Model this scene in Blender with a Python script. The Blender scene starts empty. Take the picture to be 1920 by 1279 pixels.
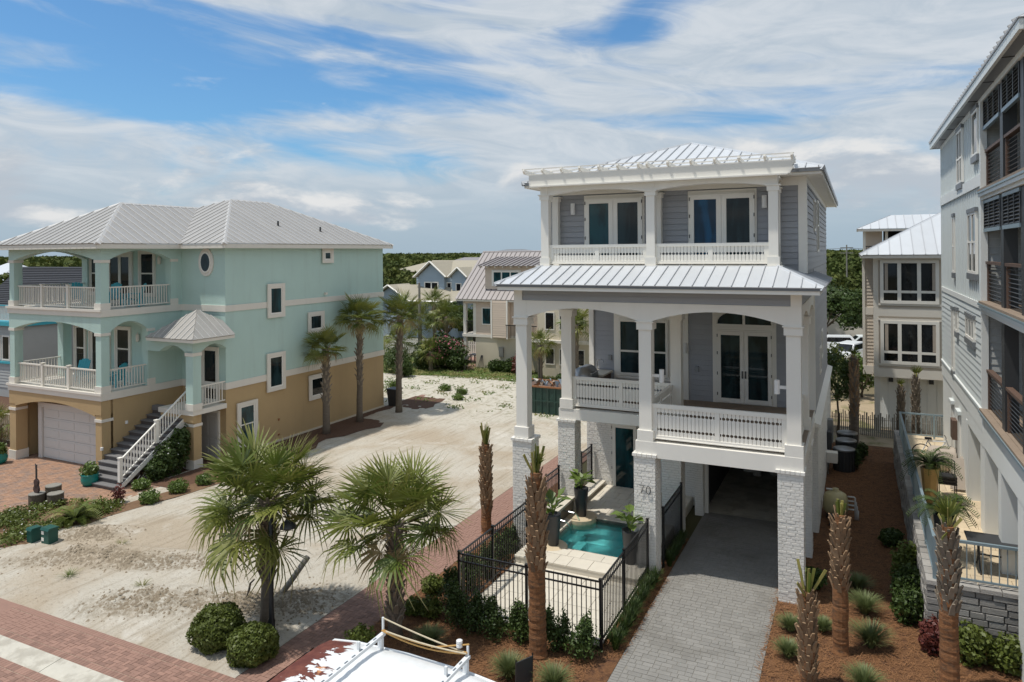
import bpy, bmesh, math, random
import numpy as np
from mathutils import Vector, Matrix
R = math.radians
random.seed(7)
rng = np.random.default_rng(7)
S = bpy.context.scene
COL = S.collection

# ---------------------------------------------------------------- camera
FPX, CAMH, YAW, ROLL, CYP = 1338.0, 9.0, R(25.7), 0.008, 474.0
cd = bpy.data.cameras.new('camera')
cam = bpy.data.objects.new('camera', cd)
COL.objects.link(cam)
cd.sensor_width = 36.0
cd.lens = FPX / 1920 * 36.0
cd.shift_y = -(639.5 - CYP) / 1920
cd.clip_start = 0.1
cd.clip_end = 6000
cam.matrix_world = (Matrix.Translation((0, 0, CAMH)) @ Matrix.Rotation(YAW, 4, 'Z')
                    @ Matrix.Rotation(R(90), 4, 'X') @ Matrix.Rotation(-ROLL, 4, 'Z'))
S.camera = cam
FWD = np.array([-math.sin(YAW), math.cos(YAW), 0]); RGT = np.array([math.cos(YAW), math.sin(YAW), 0])

def view_size(p, size):
    """rough size in photo pixels of a piece, 0 when it is out of the frame"""
    q = np.array([p[0], p[1], p[2] - CAMH]); d = q @ FWD
    if d < 1: return 0
    x = 960 + q @ RGT / d * FPX; y = CYP - q[2] / d * FPX
    if x < -30 or x > 1950 or y < -30 or y > 1310: return 0
    return size * FPX / d

# ---------------------------------------------------------------- sun, sky, exposure
SUN = Vector((-0.29, -0.20, 1.0)).normalized()
sl = bpy.data.lights.new('sun', 'SUN'); sl.energy = 3.1; sl.angle = R(1.4); sl.color = (1.0, 0.95, 0.865)
so = bpy.data.objects.new('sun', sl); COL.objects.link(so)
so.rotation_euler = SUN.to_track_quat('Z', 'Y').to_euler()
W = bpy.data.worlds.new('World'); S.world = W; W.use_nodes = True

class NT:
    """tiny node-tree writer"""
    def __init__(s, tree): s.t = tree; s.n = tree.nodes; s.l = tree.links
    def node(s, kind, **kw):
        n = s.n.new(kind)
        for k, v in kw.items():
            if k.startswith('i_'):
                n.inputs[int(k[2:]) if k[2:].isdigit() else k[2:].replace('_', ' ')].default_value = v
            else: setattr(n, k, v)
        return n
    def put(s, sock, v):
        if hasattr(v, 'is_linked') or hasattr(v, 'links'): s.l.new(v, sock)
        else: sock.default_value = v
    def math(s, op, a, b=0.0, c=None, clamp=False):
        n = s.n.new('ShaderNodeMath'); n.operation = op; n.use_clamp = clamp
        s.put(n.inputs[0], a); s.put(n.inputs[1], b)
        if c is not None: s.put(n.inputs[2], c)
        return n.outputs[0]
    def mix(s, f, a, b, blend='MIX'):
        n = s.n.new('ShaderNodeMix'); n.data_type = 'RGBA'; n.blend_type = blend
        s.put(n.inputs[0], f); s.put(n.inputs[6], a); s.put(n.inputs[7], b)
        return n.outputs[2]
    def ramp(s, f, lo, hi, smooth=True):
        n = s.n.new('ShaderNodeMapRange'); n.interpolation_type = 'SMOOTHSTEP' if smooth else 'LINEAR'
        s.put(n.inputs[0], f); n.inputs[1].default_value = lo; n.inputs[2].default_value = hi
        return n.outputs[0]
    def noise(s, vec, scale, detail=4, rough=.55, dist=0.0):
        n = s.n.new('ShaderNodeTexNoise'); n.inputs['Scale'].default_value = scale
        n.inputs['Detail'].default_value = detail; n.inputs['Roughness'].default_value = rough
        n.inputs['Distortion'].default_value = dist
        if vec is not None: s.l.new(vec, n.inputs['Vector'])
        return n.outputs['Fac']
    def comb(s, x, y, z):
        n = s.n.new('ShaderNodeCombineXYZ')
        for i, v in enumerate((x, y, z)): s.put(n.inputs[i], v)
        return n.outputs[0]

def make_sky():
    t = NT(W.node_tree); t.n.clear()
    sky = t.node('ShaderNodeTexSky', sky_type='NISHITA')
    sky.sun_disc = False
    sky.sun_elevation = math.asin(SUN.z); sky.sun_rotation = math.atan2(SUN.x, SUN.y)
    sky.altitude = 10; sky.air_density = 1.0; sky.dust_density = 1.1; sky.ozone_density = 2.2
    tc = t.node('ShaderNodeTexCoord').outputs['Generated']
    sp = t.node('ShaderNodeSeparateXYZ'); t.l.new(tc, sp.inputs[0])
    x, y, z = sp.outputs
    az = t.math('ARCTAN2', x, y)                       # 0 = +Y, negative = left
    el = t.math('ARCSINE', t.math('MAXIMUM', z, 0.0))
    # high veil: long streaks that slope gently, wider towards the zenith
    sl_ = t.math('ADD', el, t.math('MULTIPLY', az, 0.10))
    v1 = t.comb(t.math('MULTIPLY', az, 1.5), t.math('MULTIPLY', sl_, 8.0), 2.3)
    n1 = t.noise(v1, 1.0, 6, .50, .45)
    v2 = t.comb(t.math('MULTIPLY', az, 6.0), t.math('MULTIPLY', sl_, 26.0), 7.7)
    n2 = t.noise(v2, 1.0, 6, .62, 1.1)
    veil = t.math('ADD', t.math('MULTIPLY', n1, .87), t.math('MULTIPLY', n2, .13))
    # more open sky on the western half, as the cloud sheet thins out there
    thin = t.math('MULTIPLY', t.ramp(az, .25, -1.05), .05)
    veil = t.math('ADD', t.math('SUBTRACT', veil, thin), t.math('MULTIPLY', t.ramp(az, -.55, .15), .06))
    low = t.ramp(el, .17, .03)
    veil = t.math('ADD', veil, t.math('MULTIPLY', low, .10))
    veil = t.math('MULTIPLY', t.ramp(veil, .385, .515), .95)
    # cumulus heaps low over the horizon
    v3 = t.comb(t.math('MULTIPLY', az, 5.0), t.math('MULTIPLY', el, 12.5), 5.3)
    n3 = t.noise(v3, 1.0, 8, .56, .25)
    v3b = t.comb(t.math('ADD', t.math('MULTIPLY', az, 5.0), -.08), t.math('ADD', t.math('MULTIPLY', el, 12.5), .26), 5.3)
    n3b = t.noise(v3b, 1.0, 8, .56, .25)
    band = t.math('MULTIPLY', t.ramp(el, .015, .05), t.ramp(el, .23, .06))
    big = t.noise(t.comb(t.math('MULTIPLY', az, 2.6), 3.0, 9.2), 1.0, 2, .5)
    band = t.math('MULTIPLY', band, t.ramp(big, .26, .44))
    cum = t.ramp(t.math('ADD', n3, t.math('MULTIPLY', t.math('SUBTRACT', band, 1.0), .30)), .40, .54)
    lit = t.ramp(t.math('SUBTRACT', n3, n3b), -.05, .13)
    ccol = t.mix(lit, (.45, .50, .56, 1), (.74, .74, .735, 1))
    vcol = t.mix(t.ramp(n2, .30, .72), (.455, .525, .595, 1), (.61, .65, .69, 1))
    vcol = t.mix(t.ramp(el, .14, .0), vcol, (.36, .455, .54, 1))
    skyc = t.mix(1.0, sky.outputs[0], (.47, .74, .90, 1), 'MULTIPLY')
    k = 1.0 / 0.14
    scale = lambda c: t.mix(1.0, c, (k, k, k, 1), 'MULTIPLY')
    out = t.mix(veil, skyc, scale(vcol))
    out = t.mix(t.math('MULTIPLY', cum, .92), out, scale(ccol))
    bg = t.node('ShaderNodeBackground'); bg.inputs[1].default_value = 0.13
    t.l.new(out, bg.inputs[0])
    o = t.node('ShaderNodeOutputWorld'); t.l.new(bg.outputs[0], o.inputs[0])
make_sky()
vs = S.view_settings
vs.view_transform = 'Standard'; vs.look = 'None'; vs.gamma = 1.0; vs.use_curve_mapping = False
vs.exposure = 0.22

# ---------------------------------------------------------------- materials
MATS = {}
def mat(name, col, rough=.7, var=.12, scale=3.0, bump=0.0, bscale=40.0, metal=0.0, rand=0.0, col2=None,
        c2scale=1.0, c2lo=.45, c2hi=.6, stretch=(1, 1, 1), spec=.5, detail=4, trans=0.0, dirt=0.0):
    m = bpy.data.materials.new(name); m.use_nodes = True
    t = NT(m.node_tree); b = t.n['Principled BSDF']
    geo = t.node('ShaderNodeNewGeometry')
    mp = t.node('ShaderNodeMapping'); mp.inputs['Scale'].default_value = stretch
    t.l.new(geo.outputs['Position'], mp.inputs[0]); P = mp.outputs[0]
    c = (*col, 1)
    if col2 is not None:
        c = t.mix(t.ramp(t.noise(P, c2scale, 5, .6, .3), c2lo, c2hi), c, (*col2, 1))
    if var:
        n = t.noise(P, scale, detail, .6)
        f = t.math('ADD', t.math('MULTIPLY', t.math('SUBTRACT', n, .5), var * 2), 1.0)
        g = t.node('ShaderNodeCombineColor'); [t.l.new(f, g.inputs[i]) for i in range(3)]
        c = t.mix(1.0, c, g.outputs[0], 'MULTIPLY')
    if rand:
        oi = t.node('ShaderNodeObjectInfo')
        f = t.math('ADD', t.math('MULTIPLY', t.math('SUBTRACT', oi.outputs['Random'], .5), rand * 2), 1.0)
        g = t.node('ShaderNodeCombineColor'); [t.l.new(f, g.inputs[i]) for i in range(3)]
        c = t.mix(1.0, c, g.outputs[0], 'MULTIPLY')
    if dirt:
        vn = t.noise(t.comb(t.math('MULTIPLY', 1.0, 1.0), 0, 0), 1)
        st = t.node('ShaderNodeMapping'); st.inputs['Scale'].default_value = (2.2, 2.2, .22)
        t.l.new(geo.outputs['Position'], st.inputs[0])
        c = t.mix(t.math('MULTIPLY', t.ramp(t.noise(st.outputs[0], 1.0, 6, .65), .48, .75), dirt), c, (.16, .14, .11, 1))
    t.put(b.inputs['Base Color'], c)
    b.inputs['Roughness'].default_value = rough; b.inputs['Metallic'].default_value = metal
    b.inputs['Specular IOR Level'].default_value = spec
    if trans:
        b.inputs['Subsurface Weight'].default_value = 0
        tr = t.node('ShaderNodeBsdfTranslucent'); t.put(tr.inputs[0], c)
        mx = t.node('ShaderNodeMixShader'); mx.inputs[0].default_value = trans
        t.l.new(b.outputs[0], mx.inputs[1]); t.l.new(tr.outputs[0], mx.inputs[2])
        t.l.new(mx.outputs[0], t.n['Material Output'].inputs[0])
    if bump:
        bp = t.node('ShaderNodeBump'); bp.inputs['Strength'].default_value = bump; bp.inputs['Distance'].default_value = .02
        t.l.new(t.noise(P, bscale, 5, .65), bp.inputs['Height']); t.l.new(bp.outputs[0], b.inputs['Normal'])
    MATS[name] = m
    return m
def M(n): return MATS[n]

mat('white', (.82, .79, .725), .5, .04, 1.5, dirt=.05)
mat('white_brick', (.76, .735, .685), .65, .07, 9, .2, 60, rand=.03, dirt=.08)
mat('mortar_white', (.69, .67, .62), .8, .10, 14, .3, 60)
mat('siding_blue', (.33, .338, .36), .55, .05, 2, .06, 90, stretch=(1, 1, 6), rand=.04)
mat('roof_white', (.56, .58, .605), .42, .05, 1.5, metal=.1, rand=.05, dirt=.05)
mat('roof_grey', (.385, .37, .35), .42, .12, 2.2, metal=.25, rand=.05, dirt=.12)
mat('roof_rib', (.53, .515, .495), .42, .05, 2, metal=.2)
mat('roof_mauve', (.275, .25, .245), .45, .06, 2, metal=.15, rand=.04)
mat('roof_mauve_rib', (.16, .14, .135), .5, .05)
mat('roof_seam', (.42, .43, .45), .5, .05)  # grey puts the ribs' shadow lines into the seam colour of white roofs
mat('roof_edge', (.17, .18, .19), .45, .05)
mat('mint', (.47, .62, .565), .85, .06, .8, .35, 120, dirt=.11)
mat('tan', (.475, .335, .175), .88, .08, .9, .35, 120, dirt=.08)
mat('cream', (.72, .675, .60), .7, .05, 1.2, .1, 80, dirt=.05)
mat('cream_wall', (.60, .53, .41), .8, .06, .8, .2, 90, dirt=.05)
mat('beige_siding', (.63, .52, .42), .65, .05, 2, rand=.03)
mat('tan_siding', (.58, .51, .425), .6, .05, 2, rand=.03)
mat('pale_grey', (.65, .685, .675), .55, .05, 1.4, rand=.02, dirt=.05)
mat('pale_stucco', (.75, .76, .73), .75, .05, .8, .2, 90, dirt=.05)
mat('house_blue', (.37, .445, .51), .6, .06, 1.5, rand=.03)
mat('shingle_tan', (.36, .325, .255), .9, .22, 9, .4, 40)
mat('shingle_dark', (.032, .034, .042), .85, .3, 5, .4, 40, rand=.25)
mat('grey_siding', (.42, .43, .42), .65, .06, 2, rand=.04)
mat('teal_paint', (.05, .38, .46), .5, .1, 3)
mat('blue_paint', (.03, .12, .30), .5, .1, 3)
mat('black', (.012, .012, .013), .38, .1, 4)
mat('bronze', (.035, .037, .04), .45, .15, 4)
mat('steel', (.30, .31, .32), .35, .1, 4, metal=.8)
mat('rail_blue', (.25, .33, .37), .4, .06, 4, metal=.3)
mat('wood', (.115, .07, .05), .6, .25, 6, .2, 60, stretch=(3, 3, 3), rand=.1)
mat('yard_soil', (.36, .285, .19), .95, .3, 2.2, .6, 20, col2=(.16, .15, .06), c2scale=.6, c2lo=.5, c2hi=.65)
mat('deck_wood', (.25, .19, .14), .7, .2, 5, .15, 50, rand=.12)
mat('dark_deck', (.10, .085, .08), .6, .15, 4, rand=.1)
mat('grey_deck', (.17, .165, .165), .65, .1, 5)
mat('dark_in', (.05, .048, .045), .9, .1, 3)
mat('garage_white', (.62, .605, .575), .5, .03, 1.5)
mat('concrete', (.52, .49, .42), .85, .14, 3.5, .2, 50, col2=(.40, .37, .31), c2scale=1.7)
mat('sand_dirt', (.23, .185, .13), .95, .35, 6, .8, 25)
mat('straw', (.165, .076, .031), .95, .75, 22, 1.0, 60, col2=(.07, .03, .014), c2scale=4.5, c2lo=.42, c2hi=.70, detail=9)
mat('straw_needle', (.25, .12, .05), .85, .8, 30)
mat('mulch', (.10, .05, .028), .95, .4, 10, .8, 40, detail=8)
mat('soil_bed', (.17, .10, .055), .95, .35, 6, .8, 30, detail=8)
mat('paver_red', (.275, .160, .122), .85, .16, 5, .25, 60, rand=.20)
mat('paver_joint', (.42, .32, .25), .9, .2, 9)
mat('paver_orange', (.335, .195, .125), .85, .4, 3.6, .2, 60, rand=.25, col2=(.25, .17, .13), c2scale=2.2)
mat('paver_grey', (.235, .226, .21), .85, .12, 6, .2, 60, rand=.09, col2=(.185, .176, .16), c2scale=.7, c2lo=.48, c2hi=.7)
mat('grey_joint', (.22, .205, .18), .9, .2, 9)
mat('travertine', (.62, .57, .48), .7, .10, 4, .1, 50, rand=.05)
mat('travertine_gold', (.58, .47, .32), .7, .14, 3, .1, 50, rand=.09)
mat('trav_joint', (.36, .31, .25), .9, .1, 9)
mat('stone_block', (.30, .285, .265), .9, .2, 6, .6, 30, rand=.18, detail=7)
mat('stone_joint', (.13, .12, .11), .95, .1, 9)
mat('pool_wall', (.28, .66, .68), .6, .12, 2.5)
mat('pool_tile', (.10, .09, .07), .4, .3, 30)
mat('pot_dark', (.03, .032, .036), .45, .1, 4)
mat('pot_teal', (.01, .22, .19), .3, .15, 4)
mat('pot_gold', (.46, .29, .10), .45, .2, 5)
mat('box_green', (.008, .07, .055), .5, .12, 4)
mat('dumpster_green', (.014, .045, .034), .55, .4, 3, rand=0, dirt=.3)
mat('rust', (.28, .12, .05), .8, .35, 4)
mat('van_white', (.72, .74, .75), .28, .04, 2, spec=.6)
mat('van_rust', (.115, .028, .017), .75, .3, 5)
mat('van_primer', (.55, .24, .10), .7, .15, 5)
mat('rope', (.50, .29, .09), .8, .2, 20)
mat('rope_pale', (.55, .47, .33), .8, .2, 20)
mat('rubber', (.02, .02, .02), .7, .1, 5)
mat('tank_tan', (.50, .44, .24), .45, .06, 3)
mat('pvc', (.62, .62, .60), .4, .04, 3)
mat('ac_dark', (.035, .037, .04), .5, .15, 6)
mat('log_grey', (.24, .225, .195), .9, .25, 8, .4, 30, stretch=(1, 1, 1))
mat('bronze_red', (.055, .03, .028), .5, .3, 8)
mat('cushion', (.42, .36, .30), .8, .15, 5)
mat('paper', (.75, .72, .66), .8, .1, 8)
mat('leaf', (.115, .145, .028), .5, .3, 1.5, rand=.15, trans=.22, spec=.35)
mat('leaf_dark', (.055, .088, .02), .5, .35, 2.5, rand=.15, trans=.16, spec=.35)
mat('leaf_bright', (.12, .18, .035), .45, .3, 2.5, rand=.1, trans=.25)
mat('leaf_forest', (.062, .085, .02), .8, .5, .35, trans=.15, spec=.2, col2=(.11, .125, .032), c2scale=.12)
mat('leaf_blue', (.155, .19, .07), .55, .3, 4, trans=.2)
mat('leaf_red', (.15, .04, .03), .5, .3, 4, trans=.2)
mat('flower', (.55, .16, .22), .6, .25, 6, trans=.25)
mat('flower_white', (.7, .68, .66), .6, .1, 6, trans=.2)
mat('frond_dry', (.36, .27, .125), .7, .3, 2, rand=.2, trans=.2)
mat('stalk', (.30, .27, .075), .55, .35, 4, rand=.25)
mat('boot', (.255, .165, .095), .85, .35, 9, .4, 40, rand=.28)
mat('boot_grey', (.22, .18, .135), .88, .35, 9, .4, 40, rand=.25)
mat('palm_trunk', (.155, .125, .095), .92, .4, 5, .8, 24, stretch=(1, 1, 3.5), detail=7)
mat('palm_fiber', (.235, .105, .042), .92, .8, 9, 1.0, 22, stretch=(1, 1, 3), detail=9, col2=(.12, .065, .035), c2scale=5, c2lo=.45, c2hi=.7)
mat('bark', (.11, .085, .06), .92, .35, 5, .6, 30)
mat('grass', (.10, .15, .025), .7, .4, 1.2, trans=.15, col2=(.20, .19, .06), c2scale=.8)
mat('terrain', (.085, .085, .035), .95, .3, .05, col2=(.16, .13, .075), c2scale=.03)
mat('asphalt', (.16, .155, .15), .9, .15, 1)
mat('chrome', (.6, .6, .6), .2, .02, 3, metal=1)
mat('lattice', (.66, .65, .62), .6, .03, 3)
mat('lamp_white', (.74, .73, .71), .4, .02, 3)
mat('sign_red', (.45, .03, .03), .6, .1, 4)

def glass_mat(name, col, rough=.04, spec=.55):
    m = bpy.data.materials.new(name); m.use_nodes = True
    t = NT(m.node_tree); b = t.n['Principled BSDF']
    geo = t.node('ShaderNodeNewGeometry')
    mp = t.node('ShaderNodeMapping'); mp.inputs['Scale'].default_value = (1.3, 1.3, .35)
    t.l.new(geo.outputs['Position'], mp.inputs[0])
    n = t.noise(mp.outputs[0], 1.6, 3, .5, .6)
    dark = tuple(c * .35 for c in col)
    t.l.new(t.mix(t.ramp(n, .38, .62), (*dark, 1), (*col, 1)), b.inputs['Base Color'])
    b.inputs['Roughness'].default_value = rough
    b.inputs['Specular IOR Level'].default_value = spec
    b.inputs['IOR'].default_value = 1.38
    MATS[name] = m
glass_mat('glass', (.020, .042, .048))
glass_mat('glass_teal', (.012, .065, .078))
glass_mat('glass_blue', (.006, .075, .17))
glass_mat('glass_dark', (.014, .017, .020))
glass_mat('screen_dark', (.018, .018, .019), .6, .2)

def water_mat():
    m = bpy.data.materials.new('water'); m.use_nodes = True
    t = NT(m.node_tree); t.n.clear()
    geo = t.node('ShaderNodeNewGeometry'); P = geo.outputs['Position']
    bp = t.node('ShaderNodeBump'); bp.inputs['Strength'].default_value = .55; bp.inputs['Distance'].default_value = .03
    t.l.new(t.noise(P, 7.0, 4, .6, .8), bp.inputs['Height'])
    rf = t.node('ShaderNodeBsdfRefraction'); rf.inputs['IOR'].default_value = 1.33; rf.inputs['Roughness'].default_value = .02
    rf.inputs['Color'].default_value = (.62, .93, .93, 1)
    gl = t.node('ShaderNodeBsdfGlossy'); gl.inputs['Roughness'].default_value = .03
    tr = t.node('ShaderNodeBsdfTransparent'); tr.inputs[0].default_value = (.66, .94, .94, 1)
    for n_ in (rf, gl): t.l.new(bp.outputs[0], n_.inputs['Normal'])
    fr = t.node('ShaderNodeFresnel'); fr.inputs['IOR'].default_value = 1.33; t.l.new(bp.outputs[0], fr.inputs['Normal'])
    a = t.node('ShaderNodeMixShader'); a.inputs[0].default_value = .6
    t.l.new(rf.outputs[0], a.inputs[1]); t.l.new(tr.outputs[0], a.inputs[2])
    b_ = t.node('ShaderNodeMixShader'); t.l.new(fr.outputs[0], b_.inputs[0])
    t.l.new(a.outputs[0], b_.inputs[1]); t.l.new(gl.outputs[0], b_.inputs[2])
    o = t.node('ShaderNodeOutputMaterial'); t.l.new(b_.outputs[0], o.inputs[0])
    MATS['water'] = m
water_mat()

def sand_mat():
    m = bpy.data.materials.new('sand'); m.use_nodes = True
    t = NT(m.node_tree); b = t.n['Principled BSDF']
    P = t.node('ShaderNodeNewGeometry').outputs['Position']
    big = t.ramp(t.noise(P, .22, 5, .6, .4), .40, .62)
    c = t.mix(big, (.515, .475, .405, 1), (.425, .355, .27, 1))
    c = t.mix(t.math('MULTIPLY', t.ramp(t.noise(P, .55, 4, .6), .55, .75), .75), c, (.66, .625, .56, 1))
    sy = t.node('ShaderNodeSeparateXYZ'); t.l.new(P, sy.inputs[0])
    far = t.ramp(t.math('ADD', sy.outputs[1], t.math('MULTIPLY', t.noise(P, .45, 6, .65), 16.0)), 38.0, 47.0); c = t.mix(far, c, (.55, .515, .44, 1))
    c = t.mix(t.math('MULTIPLY', far, t.math('MULTIPLY', t.ramp(t.noise(P, 2.6, 7, .7), .52, .62), .7)), c, (.21, .19, .10, 1))
    mp = t.node('ShaderNodeMapping'); mp.inputs['Rotation'].default_value = (0, 0, R(-24)); mp.inputs['Scale'].default_value = (5.5, .35, 1)
    t.l.new(P, mp.inputs[0]); tr = t.noise(mp.outputs[0], 1.0, 6, .62, .5)
    c = t.mix(t.math('MULTIPLY', t.ramp(tr, .50, .68), .45), c, (.27, .215, .15, 1))
    dug = None
    for cx, cy, rx, ry in ((-20.7, 13.25, 2.0, .38), (-18.2, 14.15, 2.0, .34), (-16.3, 12.3, 1.7, .48), (-14.2, 13.2, 1.8, .42), (-12.9, 14.3, 1.3, .75), (-22.1, 14.5, 1.1, .4)):
        dx, dy = t.math('SUBTRACT', sy.outputs[0], cx), t.math('SUBTRACT', sy.outputs[1], cy)
        u = t.math('ADD', t.math('MULTIPLY', dx, .88 / rx), t.math('MULTIPLY', dy, .47 / rx)); v = t.math('ADD', t.math('MULTIPLY', dx, -.47 / ry), t.math('MULTIPLY', dy, .88 / ry))
        g = t.math('SUBTRACT', 1.3, t.math('ADD', t.math('MULTIPLY', u, u), t.math('MULTIPLY', v, v))); dug = g if dug is None else t.math('MAXIMUM', dug, g)
    rough = t.noise(P, 5.5, 9, .75, .4)
    c = t.mix(t.math('MULTIPLY', t.math('MULTIPLY', t.ramp(dug, -.6, 1.1), t.ramp(rough, .40, .58)), .8), c, (.225, .18, .125, 1))
    fine = t.noise(P, 11, 9, .72); c = t.mix(t.math('MULTIPLY', t.ramp(fine, .53, .66), .55), c, (.24, .195, .14, 1))
    fine2 = t.noise(P, 42, 6, .7); c = t.mix(t.math('MULTIPLY', t.ramp(fine2, .40, .30), .5), c, (.56, .52, .45, 1))
    t.l.new(c, b.inputs['Base Color']); b.inputs['Roughness'].default_value = .95; b.inputs['Specular IOR Level'].default_value = .2
    h = t.math('ADD', t.math('MULTIPLY', tr, .6), t.math('ADD', t.math('MULTIPLY', fine, .8), t.math('MULTIPLY', fine2, .25)))
    bp = t.node('ShaderNodeBump'); bp.inputs['Strength'].default_value = .9; bp.inputs['Distance'].default_value = .06
    t.l.new(h, bp.inputs['Height']); t.l.new(bp.outputs[0], b.inputs['Normal']); MATS['sand'] = m
sand_mat()
def frond_mat():
    m = bpy.data.materials.new('frond'); m.use_nodes = True
    t = NT(m.node_tree); b = t.n['Principled BSDF']
    o = t.node('ShaderNodeTexCoord').outputs['Object']; ln = t.node('ShaderNodeVectorMath', operation='LENGTH'); t.l.new(o, ln.inputs[0])
    rnd = t.node('ShaderNodeObjectInfo').outputs['Random']
    g = t.mix(rnd, (.105, .150, .024, 1), (.225, .235, .055, 1))
    g = t.mix(t.math('MULTIPLY', t.ramp(t.noise(o, 9, 4, .6), .5, .8), .6), g, (.25, .235, .07, 1))
    c = t.mix(t.math('MULTIPLY', t.ramp(t.math('ADD', ln.outputs['Value'], t.math('MULTIPLY', t.noise(o, 6, 3, .6), .5)), 1.55, 2.15), .75), g, (.36, .29, .15, 1))
    t.l.new(c, b.inputs['Base Color']); b.inputs['Roughness'].default_value = .42; b.inputs['Specular IOR Level'].default_value = .45
    tr = t.node('ShaderNodeBsdfTranslucent'); t.l.new(c, tr.inputs[0]); mx = t.node('ShaderNodeMixShader'); mx.inputs[0].default_value = .25
    t.l.new(b.outputs[0], mx.inputs[1]); t.l.new(tr.outputs[0], mx.inputs[2]); t.l.new(mx.outputs[0], t.n['Material Output'].inputs[0]); MATS['frond'] = m
frond_mat()

# ---------------------------------------------------------------- geometry helpers
ORG = {}          # world origin of every root and part
def link(name, data, parent=None, world=(0, 0, 0), rotz=0.0, scale=None, rot=None):
    o = bpy.data.objects.new(name, data); COL.objects.link(o)
    w = Vector(world)
    if parent is not None:
        o.parent = parent; o.location = w - ORG[parent.name]
    else: o.location = w
    if rot is not None: o.rotation_euler = rot
    elif rotz: o.rotation_euler = (0, 0, rotz)
    if scale is not None: o.scale = scale
    ORG[o.name] = w
    return o
def tag(o, label=None, cat=None, group=None, kind=None):
    if label: o['label'] = label
    if cat: o['category'] = cat
    if group: o['group'] = group
    if kind: o['kind'] = kind
    return o
def root(name, loc, label, cat, group=None):
    return tag(link(name, None, None, loc), label, cat, group)

class MB:
    def __init__(s): s.v = []; s.f = []
    def add(s, vs, fs):
        b = len(s.v); s.v += [tuple(p) for p in vs]; s.f += [tuple(i + b for i in f) for f in fs]; return s
    def box(s, x0, x1, y0, y1, z0, z1):
        return s.add([(x0, y0, z0), (x1, y0, z0), (x1, y1, z0), (x0, y1, z0), (x0, y0, z1), (x1, y0, z1), (x1, y1, z1), (x0, y1, z1)],
                     [(3, 2, 1, 0), (4, 5, 6, 7), (0, 1, 5, 4), (1, 2, 6, 5), (2, 3, 7, 6), (3, 0, 4, 7)])
    def solid(s, pts, vec):
        """planar polygon swept along vec"""
        n = len(pts); v = Vector(vec)
        a = [Vector(p) for p in pts]
        nrm = Vector((0, 0, 0))
        for i in range(n): nrm += a[i].cross(a[(i + 1) % n])
        if nrm.dot(v) > 0: a.reverse()
        vs = a + [p + v for p in a]
        fs = [tuple(range(n)), tuple(range(2 * n - 1, n - 1, -1))]
        fs += [(i, i + n, (i + 1) % n + n, (i + 1) % n) for i in range(n)]
        return s.add(vs, fs)
    def poly(s, pts): return s.add(pts, [tuple(range(len(pts)))])
    def tube(s, pts, r, n=7, caps=True):
        P = [Vector(p) for p in pts]; m = len(P)
        rs = r if isinstance(r, (list, tuple)) else [r] * m
        vs = []; ref = None
        for i, p in enumerate(P):
            d = (P[min(i + 1, m - 1)] - P[max(i - 1, 0)]).normalized()
            if ref is None: ref = Vector((1, 0, 0)) if abs(d.x) < .8 else Vector((0, 1, 0))
            u = (ref - d * ref.dot(d)).normalized(); w = d.cross(u); ref = u
            for k in range(n):
                a = 2 * math.pi * k / n; vs.append(p + (u * math.cos(a) + w * math.sin(a)) * rs[i])
        fs = [(i * n + k, i * n + (k + 1) % n, (i + 1) * n + (k + 1) % n, (i + 1) * n + k) for i in range(m - 1) for k in range(n)]
        if caps: fs += [tuple(range(n - 1, -1, -1)), tuple((m - 1) * n + k for k in range(n))]
        return s.add(vs, fs)
    def lathe(s, c, prof, n=16):
        """profile of (radius, height) turned round a vertical axis at c"""
        vs = []; m = len(prof)
        for r, h in prof:
            for k in range(n):
                a = 2 * math.pi * k / n; vs.append((c[0] + r * math.cos(a), c[1] + r * math.sin(a), c[2] + h))
        fs = [(i * n + k, i * n + (k + 1) % n, (i + 1) * n + (k + 1) % n, (i + 1) * n + k) for i in range(m - 1) for k in range(n)]
        fs += [tuple(range(n - 1, -1, -1)), tuple((m - 1) * n + k for k in range(n))]
        return s.add(vs, fs)
    def mesh(s, name, mats, org=(0, 0, 0), smooth=False):
        me = bpy.data.meshes.new(name); o = Vector(org)
        me.from_pydata([(p[0] - o.x, p[1] - o.y, p[2] - o.z) for p in s.v], [], s.f)
        if not isinstance(mats, (list, tuple)): mats = [mats]
        for m in mats: me.materials.append(M(m))
        if smooth: me.polygons.foreach_set('use_smooth', [True] * len(me.polygons))
        me.update(); return me
    def build(s, name, m, parent=None, smooth=False, label=None, cat=None, group=None, kind=None):
        a = np.array(s.v)
        org = ORG[parent.name] if parent is not None else Vector(((a[:, 0].min() + a[:, 0].max()) / 2, (a[:, 1].min() + a[:, 1].max()) / 2, a[:, 2].min()))
        o = link(name, s.mesh(name, m, org, smooth), parent, org)
        return tag(o, label, cat, group, kind)

def quads(name, V, F, m, parent=None, org=(0, 0, 0), smooth=False):
    """fast mesh from numpy quads or tris: V (n,3), F (m,k)"""
    me = bpy.data.meshes.new(name); o = np.array(org)
    V = (np.asarray(V) - o).astype(np.float32); F = np.asarray(F, dtype=np.int32); k = F.shape[1]
    me.vertices.add(len(V)); me.vertices.foreach_set('co', V.ravel())
    me.loops.add(F.size); me.loops.foreach_set('vertex_index', F.ravel())
    me.polygons.add(len(F)); me.polygons.foreach_set('loop_start', np.arange(0, F.size, k, dtype=np.int32))
    me.materials.append(M(m)); me.update(calc_edges=True); me.validate()
    return link(name, me, parent, Vector(org))

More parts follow.
